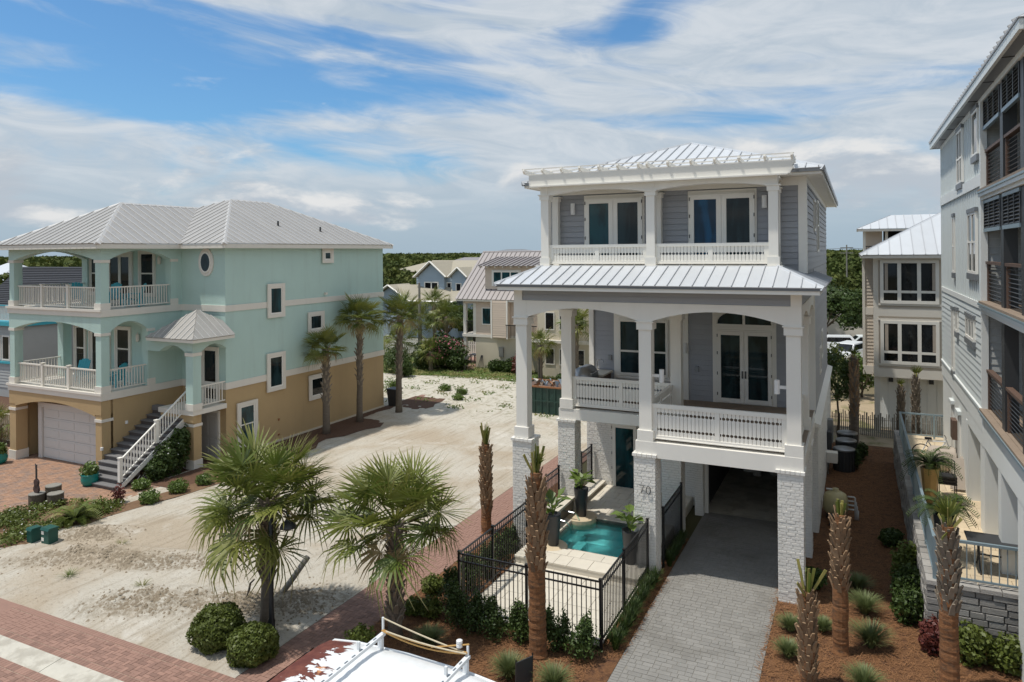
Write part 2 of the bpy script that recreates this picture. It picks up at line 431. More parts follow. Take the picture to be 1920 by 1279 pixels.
UNIT = {}
def unit(shape, m):
    k = (shape, m)
    if k in UNIT: return UNIT[k]
    b = MB()
    if shape == 'box': b.box(-.5, .5, -.5, .5, -.5, .5)
    elif shape == 'lap':     # clapboard: length x, outer face towards -y, thicker at its lower edge
        b.solid([(-.5, -1, -.5), (-.5, 0, -.5), (-.5, 0, .5), (-.5, -.25, .5)], (1, 0, 0))
    elif shape == 'brick':   # box with chamfered outer rim
        c = .03
        b.box(-.5, .5, -.5, .5, -.5, .5 - c)
        b.v = [(x * (1 - (c if z > 0 else 0)), y * (1 - (c * 1.8 if z > 0 else 0)), z) for x, y, z in b.v]
        b.v = [(x, y, z if z < 0 else .5) for x, y, z in b.v]
    elif shape == 'wbrick':  # wall brick, face to -y, rim chamfered
        b.box(-.5, .5, -.5, .5, -.5, .5)
        b.v = [(x * (.95 if y < 0 else 1), y, z * (.86 if y < 0 else 1)) for x, y, z in b.v]
    elif shape == 'cyl': b.lathe((0, 0, -.5), [(.5, 0), (.5, 1)], 14)
    elif shape == 'leaf':
        b.add([(0, 0, 0), (.5, .5, .12), (0, 1, 0), (-.5, .5, .12)], [(0, 1, 2), (0, 2, 3)])
    UNIT[k] = b.mesh(shape + '_' + m, m)
    return UNIT[k]
def bx(name, parent, m, x0, x1, y0, y1, z0, z1, label=None, shape='box'):
    o = link(name, unit(shape, m), parent, ((x0 + x1) / 2, (y0 + y1) / 2, (z0 + z1) / 2), 0, (x1 - x0, y1 - y0, z1 - z0))
    if label: o['label'] = label
    return o
def inst(name, parent, shape, m, c, s, rz=0.0, rot=None):
    return link(name, unit(shape, m), parent, c, rz, s, rot)
def top(o, label, cat, group=None): return tag(o, label, cat, group)

def pieces(name, parent, items, m, shape='box', cap=300, seen=True):
    """items: (cx,cy,cz,sx,sy,sz,rotz); the largest in view are objects, the rest one joined part"""
    it = [(view_size(i[:3], max(i[3], i[4])) if seen else 1, k) for k, i in enumerate(items)]
    it.sort(reverse=True)
    one = {k for v, k in it[:cap] if v > 0}
    u = unit(shape, m)
    uv = np.array([v.co[:] for v in u.vertices]); uf = [tuple(p.vertices) for p in u.polygons]
    rest = MB()
    for k, i in enumerate(items):
        if k in one: link(name, u, parent, i[:3], i[6], i[3:6])
        else:
            c, s_ = math.cos(i[6]), math.sin(i[6])
            p = uv * np.array(i[3:6])
            q = np.stack([p[:, 0] * c - p[:, 1] * s_ + i[0], p[:, 0] * s_ + p[:, 1] * c + i[1], p[:, 2] + i[2]], 1)
            rest.add(q.tolist(), uf)
    if rest.v:
        r = rest.build('far_' + name + 's', m, parent); r['kind'] = 'stuff'

def clip(poly, n, d):
    """keep the part of a 3-D polygon where p.n >= d"""
    out = []
    for i in range(len(poly)):
        a, b = poly[i], poly[(i + 1) % len(poly)]
        da, db = a.dot(n) - d, b.dot(n) - d
        if da >= 0: out.append(a)
        if (da >= 0) != (db >= 0): out.append(a.lerp(b, da / (da - db)))
    return out
def metal_roof(parent, face, pw, m, rib, name='roof_panel', rw=.035, rh=.04, down=None, off=.37):
    """standing-seam sheet: one part for each panel between two seams, each with its seam"""
    P = [Vector(p) for p in face]
    n = Vector((0, 0, 0))
    for i in range(len(P)): n += P[i].cross(P[(i + 1) % len(P)])
    n.normalize()
    if n.z < 0: n = -n; P.reverse()
    dn = Vector((n.x, n.y, 0)).normalized()
    acr = Vector((-dn.y, dn.x, 0))
    slope = acr.cross(n).normalized()
    us = [p.dot(acr) for p in P]; u = min(us) - pw * off; i = 0
    while u < max(us):
        q = clip(clip(P, acr, u), -acr, -(u + pw))
        if len(q) > 2:
            b = MB(); b.solid(q, n * .025); o = b.build(name, m, parent)
            r = clip(clip(P, acr, u + pw - rw), -acr, -(u + pw))
            if len(r) > 2:
                b2 = MB(); b2.solid([p + n * .0251 for p in r], n * rh)
                if o.parent is None or o.parent.parent is None: b2.build('seam', rib, o)
                else: b2.build('seam', rib, parent)
        u += pw; i += 1
def cap_line(parent, a, b, m, w=.12, h=.05, name='hip_cap'):
    a, b = Vector(a), Vector(b); mb = MB()
    d = (b - a).normalized(); s_ = d.cross(Vector((0, 0, 1))).normalized() * w; up = s_.cross(d).normalized() * h
    mb.solid([a - s_ - up * .6, a + up, a + s_ - up * .6, a - up], b - a)
    return mb.build(name, m, parent)

def siding(parent, m, axis, pos, face, u0, u1, z0, z1, h, t=.032, holes=(), name='siding_board'):
    """lap boards on a wall. axis 'x': boards run along X at y=pos; face = outward sign. holes: (u0,u1,z0,z1)"""
    n = max(1, round((z1 - z0) / h)); hh = (z1 - z0) / n
    for k in range(n):
        a, b = z0 + k * hh, z0 + (k + 1) * hh; zc = (a + b) / 2
        cut = sorted((max(u0, p), min(u1, q)) for p, q, r, s_ in holes if r < zc < s_ and p < u1 and q > u0)
        seg = []; u = u0
        for p, q in cut:
            if p - u > .03: seg.append((u, p))
            u = max(u, q)
        if u1 - u > .03: seg.append((u, u1))
        for p, q in seg:
            if axis == 'x': link(name, unit('lap', m), parent, ((p + q) / 2, pos, zc), 0 if face < 0 else math.pi, (q - p, t, hh - .008))
            else: link(name, unit('lap', m), parent, (pos, (p + q) / 2, zc), math.pi / 2 if face > 0 else -math.pi / 2, (q - p, t, hh - .008))

def window(parent, axis, pos, face, u0, u1, z0, z1, frame='white', glass='glass', fw=.07, proud=.05, sash=(), mull=(), name='window', casing=None, cw=.1, sill=False):
    """window on a wall: part window (frame bars) > pane(s). sash: heights of horizontal bars, mull: positions of vertical bars"""
    def B(mb, a0, a1, b0, b1, d0, d1):
        lo, hi = sorted((pos + face * d0, pos + face * d1))
        if axis == 'x': mb.box(a0, a1, lo, hi, b0, b1)
        else: mb.box(lo, hi, a0, a1, b0, b1)
    w = MB()
    if casing:
        c = MB()
        B(c, u0 - cw, u0, z0 - cw, z1 + cw, 0, proud + .025); B(c, u1, u1 + cw, z0 - cw, z1 + cw, 0, proud + .025)
        B(c, u0, u1, z1, z1 + cw, 0, proud + .022); B(c, u0, u1, z0 - cw, z0, 0, proud + .022)
    B(w, u0, u0 + fw, z0, z1, 0, proud); B(w, u1 - fw, u1, z0, z1, 0, proud)
    B(w, u0 + fw, u1 - fw, z1 - fw, z1, 0, proud - .003); B(w, u0 + fw, u1 - fw, z0, z0 + fw, 0, proud - .003)
    us = [u0 + fw, *mull, u1 - fw]; zs = [z0 + fw, *sash, z1 - fw]
    for m_ in mull: B(w, m_ - fw * .55, m_ + fw * .55, z0 + fw, z1 - fw, 0, proud - .005)
    for s_ in sash:
        for i in range(len(us) - 1):
            a0 = us[i] + (fw * .55 if i else 0); a1 = us[i + 1] - (fw * .55 if i < len(us) - 2 else 0)
            B(w, a0, a1, s_ - fw * .4, s_ + fw * .4, 0, proud - .008)
    o = w.build(name, frame, parent)
    if casing: c.build('casing', casing, o)
    for i in range(len(us) - 1):
        for j in range(len(zs) - 1):
            g = MB(); B(g, us[i], us[i + 1], zs[j], zs[j + 1], .008, max(.014, proud - .03)); g.build('pane', glass, o)
    return o

def arch_beam(parent, m, axis, p0, p1, u0, u1, zs, za, ztop, name='arch_beam', n=14):
    """beam with a low arch cut from its underside, running along axis between u0..u1"""
    b = MB(); pts = []
    for k in range(n + 1):
        t_ = k / n; u = u0 + (u1 - u0) * t_
        pts.append((u, zs + (za - zs) * (1 - (2 * t_ - 1) ** 2)))
    for k in range(n):
        (a, za_), (c, zc_) = pts[k], pts[k + 1]
        if axis == 'x': q = [(a, p0, za_), (c, p0, zc_), (c, p0, ztop), (a, p0, ztop)]; v = (0, p1 - p0, 0)
        else: q = [(p0, a, za_), (p0, c, zc_), (p0, c, ztop), (p0, a, ztop)]; v = (p1 - p0, 0, 0)
        b.solid(q, v)
    # weld away the inner slices
    bm = bmesh.new(); vs = [bm.verts.new(v) for v in b.v]
    for f in b.f:
        try: bm.faces.new([vs[i] for i in f])
        except ValueError: pass
    bmesh.ops.remove_doubles(bm, verts=bm.verts, dist=1e-4)
    seen = {}
    for f in list(bm.faces):
        k = tuple(sorted(v.index for v in f.verts))
    bm.verts.index_update()
    for f in list(bm.faces):
        k = tuple(sorted(v.index for v in f.verts))
        seen.setdefault(k, []).append(f)
    kill = [f for fs in seen.values() if len(fs) > 1 for f in fs]
    bmesh.ops.delete(bm, geom=kill, context='FACES_ONLY')
    bmesh.ops.recalc_face_normals(bm, faces=bm.faces)
    me = bpy.data.meshes.new(name); org = ORG[parent.name]
    bmesh.ops.translate(bm, verts=bm.verts, vec=-org)
    bm.to_mesh(me); bm.free(); me.materials.append(M(m))
    return link(name, me, parent, org)
# ================================================================ the white house
HW = root('white_house', (-5.3, 19.4, 0), 'three storey white house with grey blue siding, brick piers and two balconies', 'house')
BR = []                                  # every brick of the house: (pier part, item)
def brick_face(p, axis, pos, face, u0, u1, z0, z1, L=.215, h=.0795):
    n = int(round((z1 - z0) / h)); hh = (z1 - z0) / n
    for k in range(n):
        zc = z0 + (k + .5) * hh; u = u0 - (.5 * L if k % 2 else 0)
        if k % 5 == 3: u -= .06
        while u < u1 - .01:
            a, b = max(u, u0), min(u + L, u1)
            if b - a > .035:
                t = .009 + random.uniform(-.003, .004); j = random.uniform(-.003, .003)
                s = (b - a - .011, t * 2.3, hh - .011)
                c = (a + b) / 2
                if axis == 'x': BR.append((p, (c, pos, zc + j, *s, 0 if face < 0 else math.pi)))
                else: BR.append((p, (pos, c, zc + j, *s, math.pi / 2 if face > 0 else -math.pi / 2)))
            u += L
# plain unit-scale core meshes: the pier parts must not be scaled, their bricks hang under them
def bx1(name, parent, m, x0, x1, y0, y1, z0, z1):
    return MB().box(x0, x1, y0, y1, z0, z1).build(name, m, parent)
def pier(x0, x1, y0, y1, z0=0, z1=3.4, right=True):
    p = bx1('brick_pier', HW, 'mortar_white', x0 + .012, x1 - .012, y0 + .012, y1 - .012, z0, z1 - .09)
    brick_face(p, 'x', y0 + .012, -1, x0, x1, z0, z1 - .09)
    if right: brick_face(p, 'y', x1 - .012, 1, y0, y1, z0, z1 - .09)
    n = max(3, int((x1 - x0) / .105)); w = (x1 - x0 + .08) / n
    for k in range(n):
        BR.append((p, (x0 - .04 + (k + .5) * w, (y0 + y1) / 2, z1 - .045 + random.uniform(-.004, .004), w - .006, y1 - y0 + .08, .09, 0)))
    return p
PR = pier(-1.85, -1.22, 19.4, 20.0); PC = pier(-5.62, -5.01, 19.4, 20.0); PL = pier(-9.38, -8.76, 19.4, 20.0, z1=3.43)
pier(-9.16, -8.54, 22.5, 23.1, z1=3.36); pier(-5.62, -5.0, 22.55, 23.15, z1=3.36); pier(-1.82, -1.2, 22.5, 23.1, z1=3.36)
# ground floor walls
gw = bx1('garage_wall', HW, 'mortar_white', -5.0, -4.72, 24.62, 25.5, 0, 3.5); brick_face(gw, 'x', 24.62, -1, -5.0, -4.72, 0, 3.4); brick_face(gw, 'y', -4.72, 1, 24.62, 25.5, 0, 3.4)
gw = bx1('garage_wall', HW, 'mortar_white', -1.95, -1.12, 24.62, 37.0, 0, 3.42); brick_face(gw, 'x', 24.62, -1, -1.95, -1.12, 0, 3.4); brick_face(gw, 'y', -1.12, 1, 24.62, 37.0, 0, 3.4)
gw = bx1('rear_wall', HW, 'mortar_white', -9.2, -5.0, 25.52, 25.8, 0, 3.5); brick_face(gw, 'x', 25.52, -1, -9.2, -8.2, .2, 3.4); brick_face(gw, 'x', 25.52, -1, -7.24, -5.0, .2, 3.4)
bx('left_wall', HW, 'mortar_white', -9.2, -8.95, 25.8, 37, 0, 3.5)
bx('back_wall', HW, 'siding_blue', -9.0, -1.3, 36.8, 37.0, 0, 11)
BR.sort(key=lambda b: -view_size(b[1][:3], max(b[1][3], b[1][4]) * (.4 if abs(b[1][6]) > 1 and b[1][6] < 3 else 1) * (1 if b[1][1] < 23 else .3)))
REST = {}
for k, (p, i) in enumerate(BR):
    if k < 300: link('brick', unit('wbrick', 'white_brick'), p, i[:3], i[6], i[3:6])
    else: REST.setdefault(p.name, []).append(i)
for pn, it in REST.items(): pieces('brick', bpy.data.objects[pn], it, 'white_brick', 'wbrick', cap=0)
# ledge along the right wall
b = MB(); b.solid([(-1.02, 24.4, 3.42), (-1.02, 24.4, 3.50), (-1.24, 24.4, 3.58), (-1.24, 24.4, 3.42)], (0, 12.6, 0)); b.build('ledge', 'white', HW)
# garage interior
bx('garage_floor', HW, 'concrete', -4.9, -1.95, 25.0, 33, .012, .02)
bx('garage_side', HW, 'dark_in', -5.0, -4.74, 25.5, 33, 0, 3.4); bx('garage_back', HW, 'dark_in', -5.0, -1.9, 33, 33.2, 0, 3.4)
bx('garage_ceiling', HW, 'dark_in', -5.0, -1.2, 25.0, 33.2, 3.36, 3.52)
bx('garage_jamb', HW, 'white', -4.715, -4.6, 24.9, 25.02, 0, 3.3); bx('garage_jamb', HW, 'white', -2.06, -1.955, 24.9, 25.02, 0, 3.3)
# glazed door under the left deck
d = window(HW, 'x', 25.5, -1, -8.18, -7.26, .2, 2.62, 'white', 'glass_teal', .12, .06, name='patio_door')
for z in (.45, 1.0, 1.55, 2.1, 2.5): inst('hinge', d, 'box', 'steel', (-8.2, 25.435, z), (.03, .02, .09))
# decks
bx('deck_slab', HW, 'white', -5.58, -1.24, 19.75, 25.5, 3.52, 3.70)
bx('deck_beam', HW, 'white', -5.58, -1.22, 19.44, 19.75, 3.30, 3.73)
bx('deck_beam', HW, 'white', -1.52, -1.20, 19.752, 24.6, 3.30, 3.70)
bx('deck_slab', HW, 'white', -9.1, -5.585, 22.8, 25.5, 3.50, 3.68)
bx('deck_beam', HW, 'white', -9.12, -5.3, 22.52, 22.8, 3.36, 3.72)
bx('deck_beam', HW, 'white', -5.6, -5.3, 19.752, 22.518, 3.31, 3.70)
for k in range(30):      # deck boards
    y = 19.8 + k * .19
    bx('deck_board', HW, 'deck_wood', -5.55, -1.27, y, y + .183, 3.702, 3.735)
for k in range(14): bx('deck_board', HW, 'deck_wood', -9.08, -5.57, 22.85 + k * .19, 22.85 + k * .19 + .183, 3.682, 3.725)
# porch columns
def column(x0, x1, y0, y1, z0, z1, base=.3, cap=.2, ov=.05):
    c = bx1('column', HW, 'white', x0, x1, y0, y1, z0, z1)
    bx('column_base', c, 'white', x0 - ov, x1 + ov, y0 - ov, y1 + ov, z0, z0 + base)
    bx('capital', c, 'white', x0 - ov, x1 + ov, y0 - ov, y1 + ov, z1 - cap, z1 - .035)
    bx('capital', c, 'white', x0 - ov - .035, x1 + ov + .035, y0 - ov - .035, y1 + ov + .035, z1 - .034, z1)
    return c
column(-1.62, -1.27, 19.5, 19.85, 3.73, 7.07, .30, .24); column(-5.48, -5.13, 19.5, 19.85, 3.73, 7.07, .30, .24)
column(-9.28, -8.92, 19.5, 19.86, 3.43, 7.07, .32, .24)
column(-9.03, -8.66, 22.55, 22.92, 3.72, 7.07, .32, .24); column(-5.31, -4.98, 22.55, 22.9, 3.73, 7.07, .3, .24); column(-1.60, -1.27, 22.6, 22.95, 3.73, 7.07, .3, .24)
arch_beam(HW, 'white', 'x', 19.46, 19.86, -8.90, -5.50, 7.07, 7.37, 7.57); arch_beam(HW, 'white', 'x', 19.46, 19.86, -5.11, -1.64, 7.07, 7.37, 7.57)
for a, b_ in ((-9.32, -8.90), (-5.50, -5.11), (-1.64, -1.24)): bx('beam_block', HW, 'white', a, b_, 19.455, 19.865, 7.07, 7.571)
arch_beam(HW, 'white', 'y', -1.60, -1.25, 19.87, 22.6, 7.07, 7.33, 7.57); arch_beam(HW, 'white', 'y', -1.60, -1.25, 22.96, 25.45, 7.07, 7.3, 7.57)
arch_beam(HW, 'white', 'y', -9.28, -8.92, 19.87, 22.55, 7.07, 7.33, 7.57)
bx('beam_block', HW, 'white', -1.602, -1.248, 22.6, 22.96, 7.07, 7.572); bx('beam_block', HW, 'white', -9.3, -8.62, 22.55, 22.95, 7.07, 7.572)
# siding band over the arches
siding(HW, 'siding_blue', 'x', 19.52, -1, -9.05, -1.5, 7.57, 7.93, .18)
siding(HW, 'siding_blue', 'y', -1.30, 1, 19.75, 25.5, 7.57, 7.93, .18)
bx('band_core', HW, 'siding_blue', -9.25, -1.30, 19.521, 25.5, 7.60, 8.0)
for a, b_ in ((-9.32, -9.05), (-1.5, -1.24)): bx('corner_board', HW, 'white', a, b_, 19.47, 19.75, 7.571, 7.95)
bx('porch_ceiling', HW, 'white', -9.0, -1.6, 19.87, 25.5, 7.50, 7.56)
# porch roof
ze, zt = 8.06, 8.56
metal_roof(HW, [(-9.66, 18.83, ze), (-.69, 18.83, ze), (-1.9, 20.42, zt), (-8.75, 20.42, zt)], .33, 'roof_white', 'roof_seam', rw=.016, rh=.035)
metal_roof(HW, [(-.69, 18.83, ze), (-.69, 25.4, ze), (-1.22, 25.4, ze + .219), (-1.22, 21.56, ze + .219), (-1.9, 21.56, zt), (-1.9, 20.42, zt)], .33, 'roof_white', 'roof_seam', rw=.016, rh=.035)
metal_roof(HW, [(-9.66, 18.83, ze), (-8.75, 20.42, zt), (-8.75, 25.4, zt), (-9.66, 25.4, ze)], .33, 'roof_white', 'roof_seam', rw=.016, rh=.035)
for a, b_ in (((-9.66, 18.83, ze), (-8.75, 20.42, zt)), ((-.69, 18.83, ze), (-1.9, 20.42, zt))): cap_line(HW, a, b_, 'roof_white', .07, .07)
bx('fascia', HW, 'white', -9.58, -.78, 18.88, 18.95, 7.90, 8.045); bx('fascia', HW, 'white', -.85, -.78, 18.951, 25.4, 7.90, 8.045); bx('fascia', HW, 'white', -9.58, -9.51, 18.951, 25.4, 7.90, 8.045)
bx('drip_edge', HW, 'roof_edge', -9.64, -.71, 18.85, 18.88, 8.0, 8.055); bx('drip_edge', HW, 'roof_edge', -.75, -.71, 18.881, 25.4, 8.0, 8.055)
bx('soffit', HW, 'white', -9.5, -.86, 18.955, 19.5, 7.935, 7.96); bx('soffit', HW, 'white', -1.3, -.86, 19.501, 25.4, 7.935, 7.96)
# main body, first floor wall
bx('wall_core', HW, 'siding_blue', -9.0, -1.26, 25.54, 36.8, 3.6, 8.3)
dh = (-4.52, -2.42, 3.7, 7.2); wh = (-8.1, -5.92, 4.3, 7.5)
siding(HW, 'siding_blue', 'x', 25.54, -1, -8.9, -1.3, 3.74, 7.5, .18, holes=(dh, wh, (-5.57, -5.36, 3, 8)))
siding(HW, 'siding_blue', 'y', -1.26, 1, 25.6, 36.9, 3.6, 8.4, .2, holes=((29.0, 30.1, 4.3, 5.4), (30.4, 31.5, 4.7, 5.9)))
bx('corner_board', HW, 'white', -9.06, -8.88, 25.45, 25.6, 3.73, 7.5); bx('trim_board', HW, 'white', -5.57, -5.36, 25.46, 25.54, 3.73, 7.5)
bx('corner_board', HW, 'white', -1.42, -1.22, 25.47, 25.62, 3.73, 7.5)
window(HW, 'y', -1.26, 1, 29.05, 30.05, 4.35, 5.35, 'white', 'glass', .08, .06); window(HW, 'y', -1.26, 1, 30.45, 31.45, 4.75, 5.85, 'white', 'glass', .08, .06)
bx('window_surround', HW, 'white', -8.1, -5.92, 25.49, 25.541, 4.3, 7.5)
window(HW, 'x', 25.49, -1, -7.92, -6.08, 4.48, 6.52, 'white', 'glass', .085, .06, sash=(5.36,), mull=(-7.0,))
window(HW, 'x', 25.49, -1, -7.92, -6.08, 6.75, 7.25, 'white', 'glass', .07, .06, mull=(-7.0,))
bx('window_sill', HW, 'white', -8.02, -5.98, 25.40, 25.49, 4.36, 4.44)
# french doors with arched transom
bx('door_surround', HW, 'white', -4.52, -2.42, 25.49, 25.541, 3.72, 7.2)
def french(x0, x1, z0, z1, y, glass, gm=.13, hand=True):
    d = bx1('french_door', HW, 'white', x0, x1, y - .04, y, z0, z1); c = (x0 + x1) / 2
    for a, b_, s in ((x0, c - .004, 1), (c + .004, x1, -1)):
        l = MB()
        l.box(a, a + gm, y - .085, y - .041, z0 + .02, z1 - .05); l.box(b_ - gm, b_, y - .085, y - .041, z0 + .02, z1 - .05)
        l.box(a + gm, b_ - gm, y - .083, y - .041, z0 + .02, z0 + .02 + gm * 1.1); l.box(a + gm, b_ - gm, y - .083, y - .041, z1 - .05 - gm, z1 - .05)
        l.build('door_leaf', 'white', d)
        bx('pane', d, glass if isinstance(glass, str) else glass[0 if s > 0 else 1], a + gm, b_ - gm, y - .06, y - .0405, z0 + .02 + gm * 1.1, z1 - .05 - gm)
        for zz in (.12, .4, .68, .92): inst('hinge', d, 'box', 'bronze', ((a + .012 if s > 0 else b_ - .012), y - .092, z0 + (z1 - z0) * zz), (.025, .02, .1))
        if hand: inst('door_handle', d, 'box', 'bronze', ((b_ - .05 if s > 0 else a + .05), y - .11, z0 + 1.0), (.035, .05, .24))
    return d
french(-4.36, -2.56, 3.76, 6.28, 25.49, 'glass')
b = MB(); n = 14; cx, hw = -3.46, .93
pts = [(cx + hw * math.cos(math.pi * k / n), 25.47, 6.48 + .5 * math.sin(math.pi * k / n) ** .8) for k in range(n + 1)]
b.solid(pts, (0, -.03, 0)); tr = b.build('arched_transom', 'glass', HW)
for k in range(n):
    a, c = Vector(pts[k]), Vector(pts[k + 1]); MB().tube([a + Vector((0, -.03, 0)), c + Vector((0, -.03, 0))], .045, 5).build('transom_frame', 'white', tr)
bx('transom_frame', tr, 'white', -3.50, -3.42, 25.41, 25.468, 6.48, 6.96); bx('transom_frame', tr, 'white', -4.42, -2.5, 25.412, 25.469, 6.40, 6.48)
bx('doorbell_panel', HW, 'steel', -5.12, -5.0, 25.46, 25.515, 4.75, 4.95)
bx('outlet_cover', HW, 'steel', -8.32, -8.2, 25.46, 25.515, 4.98, 5.16)
# rails of flat boards with round cut-outs
BAL = {}
def baluster(w, h, rows, m='white', r=.040):
    k = (round(w, 3), round(h, 3), rows)
    if len(rows) == 1: r = .037
    if k in BAL: return BAL[k]
    side = []
    for z in rows:
        for j in range(7):
            a = math.pi * j / 6; side.append((r * math.sin(a), z * h - r * math.cos(a)))
    pts = [(-w / 2, 0)] + [(w / 2, 0)] + [(w / 2 - x, z) for x, z in side] + [(w / 2, h), (-w / 2, h)] + [(-w / 2 + x, z) for x, z in reversed(side)]
    b = MB(); b.solid([(x, 0, z) for x, z in pts], (0, .03, 0)); BAL[k] = b.mesh('baluster', m); return BAL[k]
def cut_rail(axis, pos, u0, u1, zb, z0, z1, zt, rows, pitch=.104, panels=2, gap=.011):
    t = bx1('railing', HW, 'white', *((u0, u1, pos - .05, pos + .05) if axis == 'x' else (pos - .05, pos + .05, u0, u1)), z1, zt)
    def B(nm, a, b_, d, za, zb_): bx(nm, t, 'white', *((a, b_, pos - d, pos + d) if axis == 'x' else (pos - d, pos + d, a, b_)), za, zb_)
    B('bottom_rail', u0, u1, .045, zb, z0); B('rail_lip', u0, u1, .075, zb + .01, zb + .035)
    st = .13; L = (u1 - u0 - st * (panels + 1)) / panels
    for p in range(panels + 1): B('stile', u0 + p * (L + st), u0 + p * (L + st) + st, .03, z0, z1)
    n = max(2, round(L / pitch)); w = L / n
    me = baluster(w - gap, z1 - z0, rows)
    for p in range(panels):
        for k in range(n):
            u = u0 + st + p * (L + st) + (k + .5) * w
            o = link('baluster', me, t, (u, pos - .015, z0) if axis == 'x' else (pos, u, z0), 0 if axis == 'x' else math.pi / 2)
    return t
two = (.22, .80)
cut_rail('x', 19.62, -5.13, -1.62, 3.80, 3.90, 4.66, 4.77, two)
cut_rail('x', 22.68, -8.66, -5.31, 3.80, 3.90, 4.70, 4.80, two)
cut_rail('y', -5.3, 19.86, 22.55, 3.80, 3.90, 4.66, 4.77, two)
cut_rail('y', -1.45, 19.86, 22.6, 3.80, 3.90, 4.66, 4.77, two)
# second floor
bx('wall_core', HW, 'siding_blue', -9.15, -1.26, 21.60, 36.8, 8.302, 11.1)
hd = ((-7.8, -5.84, 8, 10.8), (-4.52, -2.54, 8, 10.8))
siding(HW, 'siding_blue', 'x', 21.60, -1, -9.1, -1.42, 8.6, 11.05, .18, holes=hd)
siding(HW, 'siding_blue', 'y', -1.26, 1, 21.7, 36.9, 8.42, 11.05, .19, holes=((25.5, 26.6, 9.6, 10.75), (27.6, 28.9, 8.9, 10.85)))
window(HW, 'y', -1.26, 1, 25.55, 26.55, 9.65, 10.7, 'white', 'glass', .08, .06); window(HW, 'y', -1.26, 1, 27.65, 28.85, 8.95, 10.8, 'white', 'glass', .08, .06, sash=(9.9,))
bx('corner_board', HW, 'white', -1.44, -1.215, 21.53, 21.78, 8.36, 11.08); bx('corner_board', HW, 'white', -9.2, -9.0, 21.53, 21.7, 8.36, 11.08)
bx('frieze_board', HW, 'white', -1.27, -1.225, 21.781, 36.9, 10.93, 11.08); bx('frieze_board', HW, 'white', -9.0, -1.441, 21.55, 21.598, 10.84, 11.08)
for x0, x1, g in ((-7.75, -5.89, ('glass_teal', 'glass')), (-4.46, -2.6, ('glass_blue', 'glass'))):
    bx('door_surround', HW, 'white', x0 - .05, x1 + .05, 21.54, 21.6, 8.58, 10.80)
    french(x0, x1, 8.6, 10.72, 21.54, g, .14, False)
bx('balcony_deck', HW, 'white', -8.95, -1.8, 20.42, 21.6, 8.47, 8.58); bx('balcony_skirt', HW, 'white', -8.99, -1.76, 20.38, 20.45, 8.44, 8.60)
for x in (-8.72, -5.38, -2.0):
    column(x - .125, x + .125, 20.48, 20.73, 8.60, 10.80, .24, .17, .035)
    column(x - .10, x + .10, 21.34, 21.54, 8.58, 10.78, .1, .15, .03)
cut_rail('x', 20.6, -8.595, -5.505, 8.635, 8.73, 9.14, 9.23, (.5,), pitch=.100); cut_rail('x', 20.6, -5.255, -2.125, 8.635, 8.73, 9.14, 9.23, (.5,), pitch=.100)
cut_rail('y', -2.0, 20.73, 21.34, 8.635, 8.73, 9.14, 9.23, (.5,), pitch=.12, panels=1)
arch_beam(HW, 'white', 'x', 20.46, 20.75, -8.60, -5.50, 10.76, 10.90, 11.06); arch_beam(HW, 'white', 'x', 20.46, 20.75, -5.26, -2.12, 10.78, 10.91, 11.06)
for x in (-8.72, -5.38, -2.0): bx('beam_block', HW, 'white', x - .12, x + .12, 20.44, 20.77, 10.80, 11.062)
bx('balcony_ceiling', HW, 'white', -8.9, -1.85, 20.76, 21.55, 10.98, 11.04)
pb = MB(); pb.box(-9.16, -1.62, 20.28, 20.42, 11.06, 11.43)
pb.solid([(-1.62, 20.28, 11.43), (-1.44, 20.28, 11.43), (-1.44, 20.28, 11.36), (-1.49, 20.28, 11.28), (-1.46, 20.28, 11.22), (-1.52, 20.28, 11.14), (-1.55, 20.28, 11.06), (-1.62, 20.28, 11.06)], (0, .14, 0))
pg = pb.build('pergola_beam', 'white', HW)
bx('pergola_plate', pg, 'white', -9.1, -1.6, 20.18, 20.28, 11.02, 11.06)
RX = [-9.3, -8.68, -8.06, -7.46, -6.86, -6.28, -5.66, -5.4, -4.8, -4.15, -3.5, -2.85, -2.18, -1.5]
RX = [x * 1.0 for x in RX]
for x in RX:
    r = MB(); r.solid([(x - .03, 20.19, 11.57), (x - .03, 20.18, 11.53), (x - .03, 20.26, 11.445), (x - .03, 21.3, 11.435), (x - .03, 21.3, 11.54), (x - .03, 20.3, 11.57)], (.06, 0, 0)); r.build('rafter', 'white', pg)
bx('purlin', pg, 'white', -9.36, -1.44, 20.21, 20.24, 11.571, 11.60); bx('purlin', pg, 'white', -9.36, -1.44, 20.9, 20.94, 11.555, 11.59)
# hip roof
e0, e1, f0, f1, ez, az_ = -9.66, -.74, 20.85, 38.0, 11.22, 12.76
cx = (e0 + e1) / 2; ra, rb = (cx, 25.35, az_), (cx, 33.5, az_)
metal_roof(HW, [(e0, f0, ez), (e1, f0, ez), ra], .33, 'roof_white', 'roof_seam', rw=.016, rh=.04)
metal_roof(HW, [(e1, f0, ez), (e1, f1, ez), rb, ra], .33, 'roof_white', 'roof_seam', rw=.016, rh=.04)
metal_roof(HW, [(e0, f0, ez), ra, rb, (e0, f1, ez)], .33, 'roof_white', 'roof_seam', rw=.016, rh=.04)
metal_roof(HW, [(e0, f1, ez), rb, (e1, f1, ez)], .33, 'roof_white', 'roof_seam', rw=.016, rh=.04)
for a, b_ in (((e0, f0, ez), ra), ((e1, f0, ez), ra), (ra, rb)): cap_line(HW, a, b_, 'roof_white', .08, .08)
bx('fascia', HW, 'white', e0 + .06, e1 - .06, f0 + .05, f0 + .12, 11.07, 11.2); bx('fascia', HW, 'white', e1 - .12, e1 - .05, f0 + .121, f1 - .05, 11.07, 11.2); bx('fascia', HW, 'white', e0 + .05, e0 + .12, f0 + .121, f1 - .05, 11.07, 11.2)
